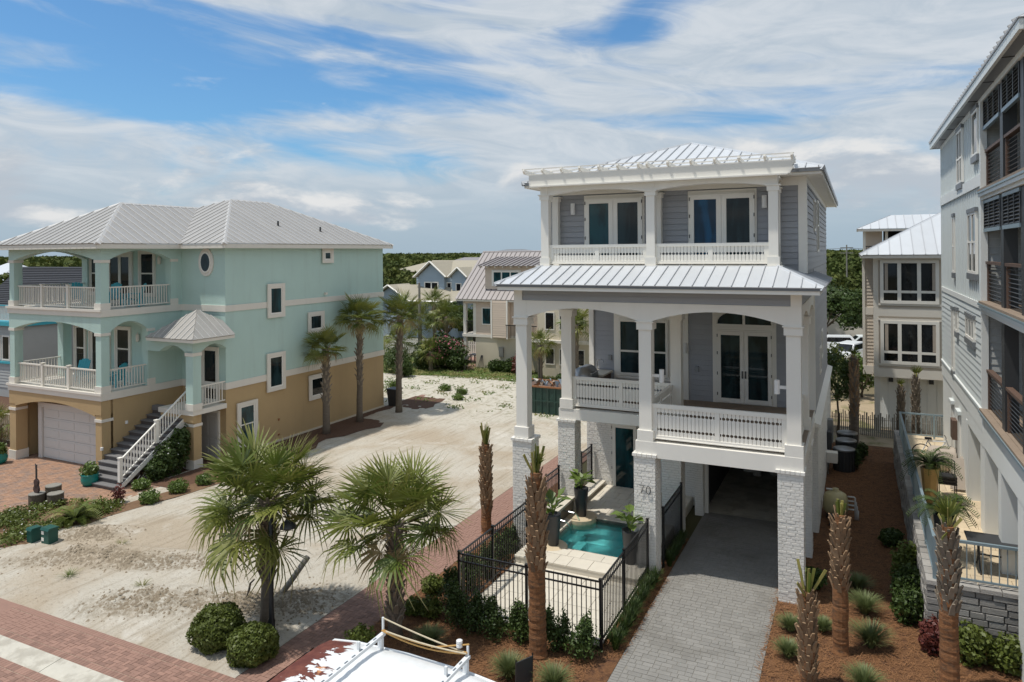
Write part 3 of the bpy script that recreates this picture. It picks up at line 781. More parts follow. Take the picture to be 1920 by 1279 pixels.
bx('gutter', HW, 'roof_edge', e0, e1, f0, f0 + .045, 11.14, 11.215); bx('gutter', HW, 'roof_edge', e1 - .045, e1, f0 + .046, f1, 11.14, 11.215)
bx('soffit', HW, 'white', e0 + .12, e1 - .13, f0 + .12, f1 - .06, 11.085, 11.105)
# lamps and house number
def sconce(x, y, z, dx=0.0):
    s = MB().lathe((x, y, z), [(.07, 0), (.07, .36)], 12).build('wall_lamp', 'lamp_white', HW)
    bx('lamp_arm', s, 'lamp_white', min(x, x + dx), max(x, x + dx), y - .03, y + .03, z + .14, z + .22) if dx else bx('lamp_arm', s, 'lamp_white', x - .03, x + .03, y + .03, y + .13, z + .12, z + .24)
sconce(-8.15, 21.45, 10.20); sconce(-2.33, 21.45, 10.22); sconce(-4.88, 19.68, 5.36, -.25); sconce(-1.86, 19.68, 5.28, .25); sconce(-5.46, 25.38, 5.4)
MB().tube([(-5.45, 19.365, 2.52), (-5.33, 19.365, 2.52), (-5.41, 19.365, 2.30)], .011, 5).build('house_number', 'bronze', HW)
MB().tube([(-5.2 + .058 * math.cos(a), 19.365, 2.41 + .11 * math.sin(a)) for a in [2 * math.pi * k / 14 for k in range(15)]], .011, 5, False).build('house_number', 'bronze', HW)

# things on the left deck
g = root('barbecue_grill', (-8.55, 23.7, 3.73), 'steel barbecue grill with rounded hood on the left deck', 'grill')
bx('cabinet', g, 'steel', -8.95, -8.3, 23.2, 24.25, 3.73, 4.55)
h = MB(); h.solid([(-8.95 + .33 - .36 * math.cos(a), 23.25, 4.58 + .42 * math.sin(a)) for a in [math.pi * k / 10 for k in range(11)]], (0, .95, 0)); h.build('hood', 'steel', g, True)
MB().tube([(-8.28, 23.35, 4.78), (-8.24, 23.35, 4.8), (-8.24, 24.1, 4.8), (-8.28, 24.1, 4.78)], .016, 6).build('handle', 'chrome', g)
c = root('outdoor_counter', (-8.5, 24.85, 3.73), 'outdoor kitchen counter with pale top and sink beside the grill', 'counter')
bx('cabinet', c, 'wood', -8.9, -8.2, 24.3, 25.4, 3.73, 4.56); bx('counter_top', c, 'travertine', -8.93, -8.12, 24.27, 25.43, 4.56, 4.62)
MB().tube([(-8.62, 25.1, 4.62), (-8.62, 25.1, 4.95), (-8.58, 25.1, 5.03), (-8.48, 25.1, 5.06), (-8.4, 25.1, 5.02), (-8.38, 25.1, 4.93)], .017, 6).build('faucet', 'chrome', c)
# clutter in the garage
rr = random.Random(3)
for k, (x, y, w, h_, m_, nm, lb) in enumerate([(-3.9, 30.5, .5, .55, 'paper', 'storage_box', 'pale storage box on the garage floor by the side wall'), (-2.5, 29.4, .55, .5, 'paper', 'storage_box', 'white storage box raised on a stand in the garage'), (-3.2, 31.2, .42, .7, 'steel', 'storage_bin', 'grey lidded bin deep in the garage')]):
    q = root(nm, (x, y, .02), lb, 'box'); z = .02 if k != 1 else .7
    if k == 1:
        for sx in (-.2, .2):
            for sy in (-.18, .18): bx('stand_leg', q, 'paper', x + sx - .03, x + sx + .03, y + sy - .03, y + sy + .03, .02, .7)
    bx('body', q, m_, x - w / 2, x + w / 2, y - w / 2, y + w / 2, z, z + h_); bx('lid', q, m_, x - w / 2 - .02, x + w / 2 + .02, y - w / 2 - .02, y + w / 2 + .02, z + h_, z + h_ + .05)
for k, x in enumerate((-3.6, -3.0)):
    b = MB().lathe((x, 29.9 + k * .4, .02), [(.13, 0), (.16, .02), (.17, .38), (.18, .4)], 14).build('bucket', 'paper', None, True, 'white paint bucket standing on the garage floor', 'bucket', 'buckets in the garage')
# ================================================================ the mint house
HM = root('mint_house', (-29.5, 24, 0), 'mint green stucco house over a tan ground floor with grey metal roof', 'house')
XL, X1, X2, YF, YJ, YB = -34.0, -27.72, -24.98, 18.92, 22.8, 34.4
bx('wall', HM, 'tan', XL + .02, X2, YJ, YB, 0, 3.2); bx('wall', HM, 'mint', XL, X2 + .01, YJ - .01, YB + .01, 3.2, 9.5)
# front block: garage below, two porches above
bx('wall', HM, 'tan', X1 - .25, X1, YF + .4, YJ, 0, 3.1); bx('wall', HM, 'tan', XL, XL + .25, YF + .4, YJ, 0, 3.1)
bx('wall', HM, 'tan', XL + .25, X1 - .25, 19.75, 20.0, 2.35, 3.1)
for x0, x1 in ((XL, XL + .45), (X1 - .38, X1)):
    p = bx1('pier', HM, 'tan', x0, x1, YF, YF + .5, 0, 2.5)
    bx('pier_base', p, 'cream', x0 - .04, x1 + .04, YF - .04, YF + .52, 0, .42); bx('pier_cap', p, 'cream', x0 - .03, x1 + .03, YF - .03, YF + .5, 2.2, 2.32)
arch_beam(HM, 'tan', 'x', YF - .02, YF + .48, XL + .45, X1 - .38, 2.42, 2.78, 3.1); bx('beam_block', HM, 'tan', XL, XL + .45, YF - .02, YF + .48, 2.5, 3.1); bx('beam_block', HM, 'tan', X1 - .38, X1, YF - .02, YF + .5, 2.5, 3.1)
bx('soffit', HM, 'tan', XL + .2, X1 - .2, YF + .48, 19.75, 2.9, 3.08)
# garage door: four rows of raised panels
gd = bx1('garage_door', HM, 'garage_white', -32.75, -28.35, 19.66, 19.72, .03, 2.3)
bx('door_frame', gd, 'garage_white', -33.0, -32.75, 19.55, 19.74, 0, 2.5); bx('door_frame', gd, 'garage_white', -28.35, -28.12, 19.55, 19.74, 0, 2.5); bx('door_frame', gd, 'garage_white', -32.75, -28.35, 19.55, 19.74, 2.3, 2.5)
for r in range(5):
    z = .06 + r * .447
    bx('door_section', gd, 'garage_white', -32.73, -28.37, 19.635, 19.659, z, z + .425)
    for c in range(4):
        x = -32.6 + c * 1.06; bx('door_panel', gd, 'garage_white', x, x + .95, 19.622, 19.634, z + .07, z + .355)
inst('flood_lamp', HM, 'box', 'cream', (-30.6, 19.6, 2.72), (.16, .22, .18))
bx('threshold', HM, 'concrete', -33.1, -28.0, 19.2, 19.6, .004, .02)
# bands
def band(z0, z1, o=.05):
    b = MB()
    b.box(X2 - .02, X2 + o, YJ - o, YB + o, z0, z1); b.box(X1, X2 - .02, YJ - o, YJ, z0, z1)
    b.box(X1 - .02, X1 + o, YF - o, YJ - o, z0, z1); b.box(XL - o, X1 - .02, YF - o, YF, z0, z1); b.box(XL - o, XL, YF, YB, z0, z1)
    b.build('band', 'cream', HM)
band(3.08, 3.38); band(6.50, 6.78)
for z0, z1, yb in ((3.1, 3.36, 21.3), (6.5, 6.76, 22.4)):
    bx('porch_floor', HM, 'cream', XL, X1, YF, YJ, z0, z1)
bx('porch_lip', HM, 'cream', XL - .1, X1 + .1, YF - .1, YF - .05, 3.3, 3.4); bx('porch_lip', HM, 'cream', XL - .1, X1 + .1, YF - .1, YF - .05, 6.72, 6.82)
# porch walls
bx('wall', HM, 'mint', XL + .9, X1 - .012, 21.3, YJ, 3.36, 6.5); bx('wall', HM, 'mint', XL + .4, X1 - .012, 22.4, YJ, 6.76, 9.5)
for z0, z1, ye, ar in ((3.36, 6.5, 21.05, .62), (6.76, 9.5, 22.25, .55)):
    cb = .30
    for x0, x1 in ((XL, XL + .38), (X1 - .38, X1)):
        c = bx1('column', HM, 'mint', x0 + .02, x1 - .02, YF + .02, YF + .38, z0, z1 - .5)
        bx('column_base', c, 'cream', x0 - .02, x1 + .02, YF - .02, YF + .41, z0, z0 + cb); bx('capital', c, 'cream', x0 - .02, x1 + .02, YF - .02, YF + .41, z1 - .78, z1 - .66)
    arch_beam(HM, 'mint', 'x', YF, YF + .38, XL + .38, X1 - .38, z1 - .66, z1 - .28, z1)
    bx('beam_block', HM, 'mint', XL, XL + .38, YF, YF + .38, z1 - .66, z1); bx('beam_block', HM, 'mint', X1 - .38, X1, YF, YF + .38, z1 - .66, z1)
    arch_beam(HM, 'mint', 'y', X1 - .38, X1, YF + .38, ye, z1 - .66, z1 - .26, z1)
    bx('wall', HM, 'mint', X1 - .38, X1, ye, YJ, z0, z1)
    bx('capital', HM, 'cream', X1 - .03, X1 + .03, ye - .03, ye + .35, z1 - .78, z1 - .66); bx('column_base', HM, 'cream', X1 - .03, X1 + .03, ye - .03, ye + .35, z0, z0 + cb)
    arch_beam(HM, 'mint', 'y', XL, XL + .38, YF + .38, ye, z1 - .66, z1 - .28, z1)
    bx('column', HM, 'mint', XL + .02, XL + .43, ye, ye + .4, z0, z1)
    bx('porch_ceiling', HM, 'mint', XL + .3, X1 - .3, YF + .5, YJ, z1 - .12, z1 - .03)
# porch doors and windows
for x0, x1, z0, z1 in ((-33.5, -32.75, 7.2, 9.15), (-29.95, -29.0, 7.2, 9.15)): window(HM, 'x', 22.4, -1, x0, x1, z0, z1, 'cream', 'glass_dark', .08, .05, sash=((z0 + z1) / 2,), casing='cream', cw=.09)
for x0, x1, z0, z1 in ((-33.0, -32.3, 3.7, 5.75), (-30.1, -29.2, 3.9, 5.75)): window(HM, 'x', 21.3, -1, x0, x1, z0, z1, 'cream', 'glass_dark', .08, .05, sash=((z0 + z1) / 2,), casing='cream', cw=.09)
window(HM, 'x', 22.4, -1, -32.2, -30.55, 6.78, 9.1, 'cream', 'glass_dark', .16, .06, mull=(-31.37,), casing='cream', name='balcony_door')
window(HM, 'x', 21.3, -1, -31.9, -30.6, 3.38, 5.7, 'cream', 'glass_dark', .16, .06, mull=(-31.25,), casing='cream', name='balcony_door')
for x, z in ((-28.6, 8.6), (-28.6, 5.2), (-33.7, 5.3)):
    l = MB().lathe((x, 22.33 if z > 6 else 21.22, z), [(.03, 0), (.08, .03), (.08, .3), (.04, .36), (.01, .42)], 10).build('wall_lamp', 'cream', HM)
# baluster rails
BMS = {}
def picket_rail(parent, p0, p1, z0, z1, m='cream', pitch=.125, posts=(), w=.032, rail=.055, wname='baluster', zslope=0.0):
    """rail between two ground points; z0/z1 underside and top; zslope = rise from p0 to p1"""
    a, b = Vector((p0[0], p0[1], 0)), Vector((p1[0], p1[1], 0)); L = (b - a).length; d = (b - a) / L; ang = math.atan2(d.y, d.x)
    def bar(nm, zz, hh, ww):
        mb = MB(); s = Vector((-d.y, d.x, 0)) * ww / 2; up = Vector((0, 0, hh))
        q0 = a + Vector((0, 0, zz)); q1 = b + Vector((0, 0, zz + zslope))
        mb.solid([q0 - s, q0 + s, q0 + s + up, q0 - s + up], q1 - q0); return mb.build(nm, m, parent)
    t = bar('railing', z1 - rail, rail, rail * 1.3)
    mb = MB(); s = Vector((-d.y, d.x, 0)) * .025
    q0 = a + Vector((0, 0, z0)); q1 = b + Vector((0, 0, z0 + zslope)); up = Vector((0, 0, .045))
    mb.solid([q0 - s, q0 + s, q0 + s + up, q0 - s + up], q1 - q0); mb.build('bottom_rail', m, parent)
    n = max(1, int(L / pitch)); h = z1 - rail - z0 - .02
    for k in range(1, n):
        f = k / n
        if any(abs(f * L - q) < .07 for q in posts): continue
        p = a.lerp(b, f); link(wname, unit('box', m), parent, (p.x, p.y, z0 + .03 + h / 2 + zslope * f), ang, (w, w, h))
    for q in posts:
        p = a.lerp(b, q / L); link('rail_post', unit('box', m), parent, (p.x, p.y, (z0 - .08 + z1 + .04) / 2 + zslope * q / L), ang, (.13, .13, z1 - z0 + .14))
        link('post_cap', unit('box', m), parent, (p.x, p.y, z1 + .07 + zslope * q / L), ang, (.17, .17, .03))
for z in (3.44, 6.86):
    h = .86
    picket_rail(HM, (XL + .38, YF + .18), (X1 - .38, YF + .18), z, z + h, posts=(1.75, 3.55))
    picket_rail(HM, (X1 - .15, YF + .41), (X1 - .15, 21.05 if z < 5 else 22.25), z, z + h); picket_rail(HM, (XL + .2, YF + .41), (XL + .2, 21.05 if z < 5 else 22.25), z, z + h)
# oval window on the jog wall
o = MB(); n = 20
ring = lambda rx, rz, y: [(-26.1 + rx * math.cos(2 * math.pi * k / n), y, 8.68 + rz * math.sin(2 * math.pi * k / n)) for k in range(n)]
o.solid(ring(.46, .62, YJ - .015), (0, -.05, 0)); ow = o.build('oval_window', 'cream', HM)
o = MB(); o.solid(ring(.33, .47, YJ - .066), (0, -.03, 0)); o.build('frame', 'white', ow); o = MB(); o.solid(ring(.27, .40, YJ - .097), (0, -.008, 0)); o.build('pane', 'glass', ow)
# long wall windows
for y0, y1, z0, z1, sa, g in ((25.25, 26.31, 6.04, 7.59, (), 'glass_teal'), (27.99, 29.14, 5.03, 6.04, (), 'glass'), (25.18, 26.31, 2.56, 4.31, (), 'glass'), (28.03, 29.22, 1.63, 2.83, (), 'glass_dark'), (23.37, 24.51, .35, 2.33, (1.34,), 'glass_teal'), (29.1, 29.9, 8.57, 9.27, (), 'glass')):
    window(HM, 'y', X2 + .052, 1, y0 + .14, y1 - .14, z0 + .14, z1 - .14, 'white', g, .06, .045, sash=sa, casing='cream', cw=.17)
bx('hose_tap', HM, 'rust', X2, X2 + .05, 25.9, 25.98, 1.05, 1.15); bx('hose_tap', HM, 'rust', X2, X2 + .05, 25.9, 25.98, .35, .42)
inst('flood_lamp', HM, 'box', 'cream', (X2 + .1, 29.3, 6.95), (.14, .12, .12))
bx('plinth', HM, 'cream_wall', X2, X2 + .04, YJ + .3, YB + .03, 0, .14)
# roof
k_ = .54; ez = 9.5; c1 = -30.85; c2 = -29.49; h1 = ez + 3.6 * k_; h2 = ez + 4.96 * k_ - .30
k2 = (h2 - ez) / 4.96; v = (-30.85, 22.35 + (h1 - ez) / k2, h1)
A = (XL - .45, 18.47, ez); B_ = (-27.25, 18.47, ez); Cc = (-27.25, 22.35, ez); D = (-24.53, 22.35, ez); E_ = (-24.53, 34.85, ez); F_ = (XL - .45, 34.85, ez)
p1 = (c1, 22.07, h1); p2 = (c2, 27.31, h2); p3 = (c2, 29.9, h2)
for f in ([A, B_, p1], [B_, Cc, v, p1], [Cc, D, p2, v], [D, E_, p3, p2], [E_, F_, p3]): metal_roof(HM, f, .43, 'roof_grey', 'roof_rib', rw=.05, rh=.035)
metal_roof(HM, [A, p1, v, (XL - .45, 25.9, ez)], .43, 'roof_grey', 'roof_rib', rw=.05, rh=.035)
for a, b_ in ((A, p1), (B_, p1), (p1, v), (D, p2), (p2, p3), (E_, p3)): cap_line(HM, a, b_, 'roof_rib', .13, .05)
cap_line(HM, Cc, v, 'roof_grey', .1, .03, 'valley')
bx('fascia', HM, 'cream', A[0] + .02, -27.27, 18.49, 18.55, 9.3, 9.49); bx('fascia', HM, 'cream', -27.33, -27.27, 18.551, 22.36, 9.3, 9.49); bx('fascia', HM, 'cream', -27.33, -24.55, 22.361, 22.43, 9.3, 9.49); bx('fascia', HM, 'cream', -24.61, -24.55, 22.431, 34.83, 9.3, 9.49); bx('fascia', HM, 'cream', A[0] + .02, A[0] + .08, 18.551, 34.8, 9.3, 9.49)
bx('soffit', HM, 'cream', XL - .35, -27.34, 18.56, 23.0, 9.40, 9.43); bx('soffit', HM, 'cream', -27.34, -24.62, 22.44, 34.8, 9.401, 9.431)
for x, y in ((-26.5, 27.6), (-26.0, 30.2)):
    z = ez + (-24.53 - x) * k2
    vv = MB().lathe((x, y, z - .05), [(.11, 0), (.05, .1), (.045, .32)], 8).build('roof_vent', 'bronze', HM)
# entry: landing, column, little hip roof, doors
zl = 2.5
bx('landing', HM, 'cream', -27.0, X2 + .1, 20.98, YJ - .05, zl - .2, zl); bx('landing_beam', HM, 'tan', -26.9, X2 + .05, 21.02, 21.2, zl - .5, zl - .2)
bx('pier', HM, 'tan', X2 - .45, X2 - .02, 21.1, 21.5, 0, zl - .2); bx('pier_base', HM, 'cream', X2 - .48, X2 + .01, 21.07, 21.53, 0, .4); bx('pier_cap', HM, 'cream', X2 - .48, X2 + .01, 21.07, 21.53, 1.8, 1.92)
c = bx1('entry_column', HM, 'mint', X2 - .32, X2 + .1, 20.98, 21.4, zl, 5.0); bx('column_base', c, 'cream', X2 - .35, X2 + .13, 20.95, 21.43, zl, zl + .28); bx('capital', c, 'cream', X2 - .35, X2 + .13, 20.95, 21.43, 4.78, 4.92)
arch_beam(HM, 'mint', 'x', 20.98, 21.35, -26.9, X2 - .32, 4.9, 5.2, 5.5); arch_beam(HM, 'mint', 'y', X2 - .3, X2 + .09, 21.4, YJ - .02, 4.9, 5.2, 5.5); bx('beam_block', HM, 'mint', X2 - .33, X2 + .095, 20.98, 21.4, 4.9, 5.5)
bx('wall', HM, 'mint', X1 - .01, -26.9, 20.98, YJ, 4.9, 5.5)
q0, q1, r0, r1, eh, ah = -27.3, -24.4, 20.6, 23.6, 5.52, 6.62
ap = (-25.85, 22.05, ah)
metal_roof(HM, [(q0, r0, eh), (q1, r0, eh), ap], .33, 'roof_grey', 'roof_rib', rw=.035, rh=.03); metal_roof(HM, [tuple(p) for p in clip([Vector(p) for p in ((q1, r0, eh), (q1, r1, eh), ap)], Vector((0, -1, 0)), -22.76)], .33, 'roof_grey', 'roof_rib', rw=.035, rh=.03); metal_roof(HM, [(q0, r0, eh), ap, (q0, r1, eh)], .33, 'roof_grey', 'roof_rib', rw=.035, rh=.03)
bx('fascia', HM, 'cream', q0 + .03, q1 - .03, r0 + .02, r0 + .07, 5.39, 5.51); bx('fascia', HM, 'cream', q1 - .08, q1 - .03, r0 + .071, YJ, 5.39, 5.51); bx('soffit', HM, 'cream', q0 + .05, q1 - .09, r0 + .08, YJ, 5.42, 5.44)
window(HM, 'x', YJ - .012, -1, -26.35, -25.45, zl + .02, 4.85, 'cream', 'glass_dark', .1, .05, casing='cream', cw=.08, name='entry_door')
gdoor = bx1('ground_door', HM, 'garage_white', -26.5, -25.45, YJ - .06, YJ - .005, .02, 2.02); bx('door_frame', gdoor, 'white', -26.6, -26.5, YJ - .09, YJ - .005, 0, 2.12); bx('door_frame', gdoor, 'white', -25.45, -25.35, YJ - .09, YJ - .005, 0, 2.12); bx('door_frame', gdoor, 'white', -26.5, -25.45, YJ - .09, YJ - .005, 2.02, 2.12)
for x0, x1 in ((-26.42, -26.03), (-25.93, -25.53)):
    for z0, z1 in ((.2, .85), (1.0, 1.85)): bx('door_panel', gdoor, 'garage_white', x0, x1, YJ - .075, YJ - .061, z0, z1)
inst('door_knob', gdoor, 'cyl', 'bronze', (-26.4, YJ - .11, .95), (.06, .06, .06))
picket_rail(HM, (X2 - .02, 21.42), (X2 - .02, YJ - .05), zl + .12, zl + .98, pitch=.14)
# stairs
st = bx1('staircase', HM, 'grey_deck', -27.68, -25.55, 21.2, 21.48, zl - .18, zl - .02); N = 13
for k in range(N):
    z = zl * (k + 1) / (N + 1) ; y = 17.9 + k * .275
    bx('riser', st, 'dark_deck', -27.2 if k < 1 else -27.68, -25.6, y + .02, y + .06, z - zl / (N + 1), z - .035)
    bx('tread', st, 'grey_deck', -27.2 if k < 1 else -27.69, -25.55, y - .02, y + .30, z - .035, z)
    bx('step_block', st, 'dark_deck', -25.66, -25.58, y + .061, y + .30, max(0, z - .4), z - .036)
m_ = MB(); m_.solid([(-25.5, 17.95, .02), (-25.5, 18.2, .02), (-25.5, 21.5, 2.1), (-25.5, 21.5, 2.32), (-25.5, 21.3, 2.3)], (-.05, 0, 0)); m_.build('stringer', 'white', st)
picket_rail(st, (-25.6, 18.15), (-25.6, 21.4), .33, 1.10, 'white', .13, posts=(.06, 1.66, 3.2), zslope=2.27)
for k in range(16):       # lattice under the stairs
    y = 18.7 + k * .17; zt_ = (y - 18.2) * .63
    for s in (1, -1):
        y1_ = y + s * .75; za, zb = .02, .77
        if s > 0 and y1_ > 21.0: continue
        lim = max(.06, (min(y, y1_) - 18.2) * .62)
        h_ = min(.75, lim); MB().solid([(-25.54, y, .02), (-25.54, y + .04, .02), (-25.54, y + .04 + s * h_, .02 + h_), (-25.54, y + s * h_, .02 + h_)], (-.012 - (.012 if s < 0 else 0), 0, 0)).build('lattice_slat', 'lattice', st)
for z_ in range(4):
    y0 = 19.9 + z_ * .28
    for s in (1, -1): MB().solid([(-25.54, y0, .75), (-25.54, y0 + .04, .75), (-25.54, y0 + .04 + s * .4, 1.15), (-25.54, y0 + s * .4, 1.15)], (-.012 - (.012 if s < 0 else 0), 0, 0)).build('lattice_slat', 'lattice', st)
for y, z in ((18.9, 1.15), (20.0, 2.0)): inst('wall_light', HM, 'cyl', 'lamp_white', (X1 + .03, y, z), (.12, .12, .12))

# adirondack chairs on the porches
def adirondack(x, y, z, rz, label):
    c = root('adirondack_chair', (x, y, z), label, 'chair'); bpy.context.view_layer.update()
    parts = MB()
    def P(nm, pts, vec):
        m = MB(); m.solid([tuple(Vector((x, y, z)) + Matrix.Rotation(rz, 3, 'Z') @ Vector(p)) for p in pts], tuple(Matrix.Rotation(rz, 3, 'Z') @ Vector(vec))); m.build(nm, 'teal_paint', c)
    for k in range(5):
        w = .105; x0 = -.28 + k * .115; hgt = .62 + .1 * math.sin((k + .5) / 5 * math.pi)
        P('back_slat', [(x0, .22, .30), (x0 + w, .22, .30), (x0 + w, .22 + hgt * .35, .30 + hgt), (x0, .22 + hgt * .35, .30 + hgt)], (0, .02, .008))
    for k in range(4): P('seat_slat', [(-.29, -.3 + k * .14, .36 - k * .03), (.29, -.3 + k * .14, .36 - k * .03), (.29, -.18 + k * .14, .335 - k * .03), (-.29, -.18 + k * .14, .335 - k * .03)], (0, 0, .02))
    for sx in (-.36, .3):
        P('arm', [(sx - .03, -.36, .56), (sx + .1, -.36, .56), (sx + .1, .34, .56), (sx - .03, .34, .56)], (0, 0, .02))
        P('leg', [(sx, -.32, 0), (sx + .05, -.32, 0), (sx + .05, -.32, .56), (sx, -.32, .56)], (0, .09, 0)); P('leg', [(sx, .25, 0), (sx + .05, .25, 0), (sx + .05, .25, .56), (sx, .25, .56)], (0, .09, 0))
adirondack(-31.2, 20.2, 3.36, .3, 'teal slatted garden chair on the lower porch behind the middle rail post'); adirondack(-28.9, 20.3, 3.36, -1.2, 'teal slatted garden chair on the lower porch near the side rail')
adirondack(-30.2, 21.0, 6.76, .2, 'teal slatted garden chair on the upper balcony before the double door'); adirondack(-28.8, 21.2, 6.76, -.9, 'teal slatted garden chair on the upper balcony near the right window'); adirondack(-32.6, 21.0, 6.76, .9, 'teal slatted garden chair on the upper balcony by the open side')
# ================================================================ grey building on the right
HG = root('grey_building', (7, 24, 0), 'tall pale grey house with stacked screened porches and louvers beside the stone terrace', 'house')
GX, GF, GN, GP = 3.05, 32.6, 16.2, 22.6
bx('wall', HG, 'pale_grey', GX + .03, 12, GP + .02, GF, 4.1, 13.15); bx('wall', HG, 'pale_stucco', GX + .012, 12, 25.62, GF, 0, 4.1)
siding(HG, 'pale_grey', 'y', GX + .03, -1, GP + .05, GF - .02, 4.72, 7.36, .19, .03)
bx('belt', HG, 'pale_stucco', GX - .02, GX + .03, GP, GF + .02, 4.1, 4.70); bx('drip_trim', HG, 'pale_grey', GX - .05, GX - .02, GP, GF + .02, 4.62, 4.70)
bx('belt', HG, 'pale_stucco', GX - .01, GX + .029, GP, GF + .02, 7.37, 7.54); bx('belt', HG, 'pale_stucco', GX - .03, GX + .029, GP, GF + .02, 10.70, 11.02)
for k in range(26):
    y = GP + .12 + k * .388
    for z0, z1 in ((7.545, 10.695), (11.025, 13.0)): bx('batten', HG, 'pale_grey', GX - .005, GX + .029, y, y + .055, z0, z1)
bx('corner_board', HG, 'pale_grey', GX - .012, GX + .2, GF - .01, GF + .03, 4.1, 13.1); bx('corner_board', HG, 'pale_stucco', GX - .035, GX + .12, GP - .05, GP + .1, 4.75, 13.0)
for y0, y1, z0, z1, mu, sa in ((28.3, 28.75, 8.2, 10.1, (), (9.1,)), (23.45, 25.05, 8.3, 10.05, (24.25,), (9.2,)), (26.2, 27.45, 11.1, 12.8, (26.82,), (11.9,)), (23.0, 24.05, 11.6, 12.85, (), ()), (28.7, 29.2, 4.8, 6.9, (), ()), (27.6, 28.1, 6.25, 6.95, (), ()), (23.95, 25.65, 6.35, 6.98, (24.5, 25.1), ())):
    w = window(HG, 'y', GX + .02, -1, y0, y1, z0, z1, 'white', 'glass', .07, .07, sash=sa, mull=mu)
    bx('header', w, 'roof_edge', GX - .065, GX + .02, y0 - .04, y1 + .04, z1 + .002, z1 + .12); bx('sill', w, 'roof_edge', GX - .07, GX + .02, y0 - .04, y1 + .04, z0 - .18, z0 - .002)
for y in (29.3, 27.5):
    w = window(HG, 'y', GX + .012, -1, y - .2, y + .2, 1.6, 3.55, 'white', 'glass', .06, .05); bx('header', w, 'pale_grey', GX - .1, GX + .01, y - .32, y + .32, 3.6, 3.72)
bx('meter_box', HG, 'wood', GX - .14, GX + .01, 28.2, 28.75, 2.55, 3.2)
# piers of the open ground floor
for y0, y1 in ((25.6, 26.0), (22.5, 23.2), (20.1, 20.5), (17.6, 18.2)): bx('pier', HG, 'pale_stucco', GX, 4.75, y0, y1, 0, 3.75)
bx('pier', HG, 'pale_stucco', GX + .02, 4.7, GN, 16.7, 0, 3.75)
bx('back_wall', HG, 'pale_stucco', 7.2, 7.4, 16.3, 25.6, 0, 3.75); bx('belt', HG, 'pale_stucco', GX - .012, 12, GN, GP, 3.75, 4.45); bx('belt', HG, 'pale_stucco', GX - .013, 4.75, GP, 25.62, 3.7, 4.1)
# porches
for i, (z0, z1) in enumerate(((4.75, 7.3), (7.62, 10.3), (10.58, 13.0))):
    zt_ = (4.46, 7.3, 10.3)[i]
    bx('floor_band', HG, 'pale_stucco', GX - .02, 12, GN, GP, zt_, z0 - .06); bx('floor_trim', HG, 'pale_grey', GX - .09, GX - .02, GN, GP + .02, z0 - .2, z0 - .11); bx('floor_trim', HG, 'rail_blue', GX - .12, GX - .02, GN, GP + .02, z0 - .11, z0 - .062)
    for k in range(9): bx('deck_board', HG, 'deck_wood', GX - .1 + k * .16, GX + .053 + k * .16, GN, GP, z0 - .058, z0)
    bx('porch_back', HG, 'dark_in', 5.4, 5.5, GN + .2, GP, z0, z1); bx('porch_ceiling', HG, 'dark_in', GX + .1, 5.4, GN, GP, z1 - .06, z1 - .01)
    siding(HG, 'grey_siding', 'x', GP + .02, -1, GX + .1, 5.4, z0, z1, .2, .025)
    for y in (20.05, 17.75): bx('post', HG, 'bronze', GX + .05, GX + .33, y - .18, y + .18, z0, z1 - .001)
    bx('screen_door', HG, 'screen_dark', 5.2, 5.38, 19.0, 21.2, z0, z0 + 2.2)
    for y0, y1 in ((20.25, GP - .06), (17.95, 19.85)):
        r = bx1('rail', HG, 'wood', GX + .06, GX + .2, y0, y1, z0 + .98, z0 + 1.05)
        for y in (y0 + .05, y1 - .05): bx('rail_post', r, 'wood', GX + .09, GX + .16, y - .04, y + .04, z0, z0 + .98)
        for k in range(9): MB().tube([(GX + .125, y0, z0 + .1 + k * .1), (GX + .125, y1, z0 + .1 + k * .1)], .012, 4).build('cable', 'bronze', r)
        if i:
            l = bx1('louver_panel', HG, 'rail_blue', GX + .02, GX + .1, y0 - .02, y1 + .02, z1 - .85, z1 - .76); bx('louver_frame', l, 'rail_blue', GX + .02, GX + .1, y0 - .02, y1 + .02, z1 - .1, z1 - .02)
            for f in (0, .33, .66, 1): bx('louver_frame', l, 'bronze', GX + .03, GX + .09, y0 + (y1 - y0) * f - .03, y0 + (y1 - y0) * f + .03, z1 - .76, z1 - .1)
            for k in range(8):
                m = MB(); z = z1 - .74 + k * .08; m.solid([(GX + .03, y0, z), (GX + .04, y0, z - .01), (GX + .1, y0, z + .05), (GX + .09, y0, z + .06)], (0, y1 - y0, 0)); m.build('louver_slat', 'bronze', l)
# roof
e = 2.69; z = 13.2
metal_roof(HG, [(e, 15.7, z), (7.5, 20.5, z + 2.2), (7.5, 28.3, z + 2.2), (e, 33.1, z)], .4, 'roof_white', 'roof_rib', rw=.05, rh=.06)
metal_roof(HG, [(e, 15.7, z), (12.3, 15.7, z), (7.5, 20.5, z + 2.2)], .4, 'roof_white', 'roof_rib', rw=.05, rh=.06)
bx('fascia', HG, 'pale_grey', e + .02, e + .09, 15.72, 33.08, 13.0, 13.19); bx('fascia', HG, 'pale_grey', e + .091, 12.2, 15.74, 15.8, 13.0, 13.19); bx('fascia', HG, 'pale_grey', e + .091, 6, 33.0, 33.06, 13.0, 13.19)
bx('soffit', HG, 'roof_edge', e + .09, 12, 15.8, 33.0, 13.03, 13.06); bx('eave_board', HG, 'pale_stucco', GX - .02, GX + .1, GN, GF, 12.9, 13.03)
for y in (18, 20.5, 23, 25.5, 28, 30.5): bx('soffit_joint', HG, 'bronze', e + .1, GX - .02, y, y + .03, 13.015, 13.03)

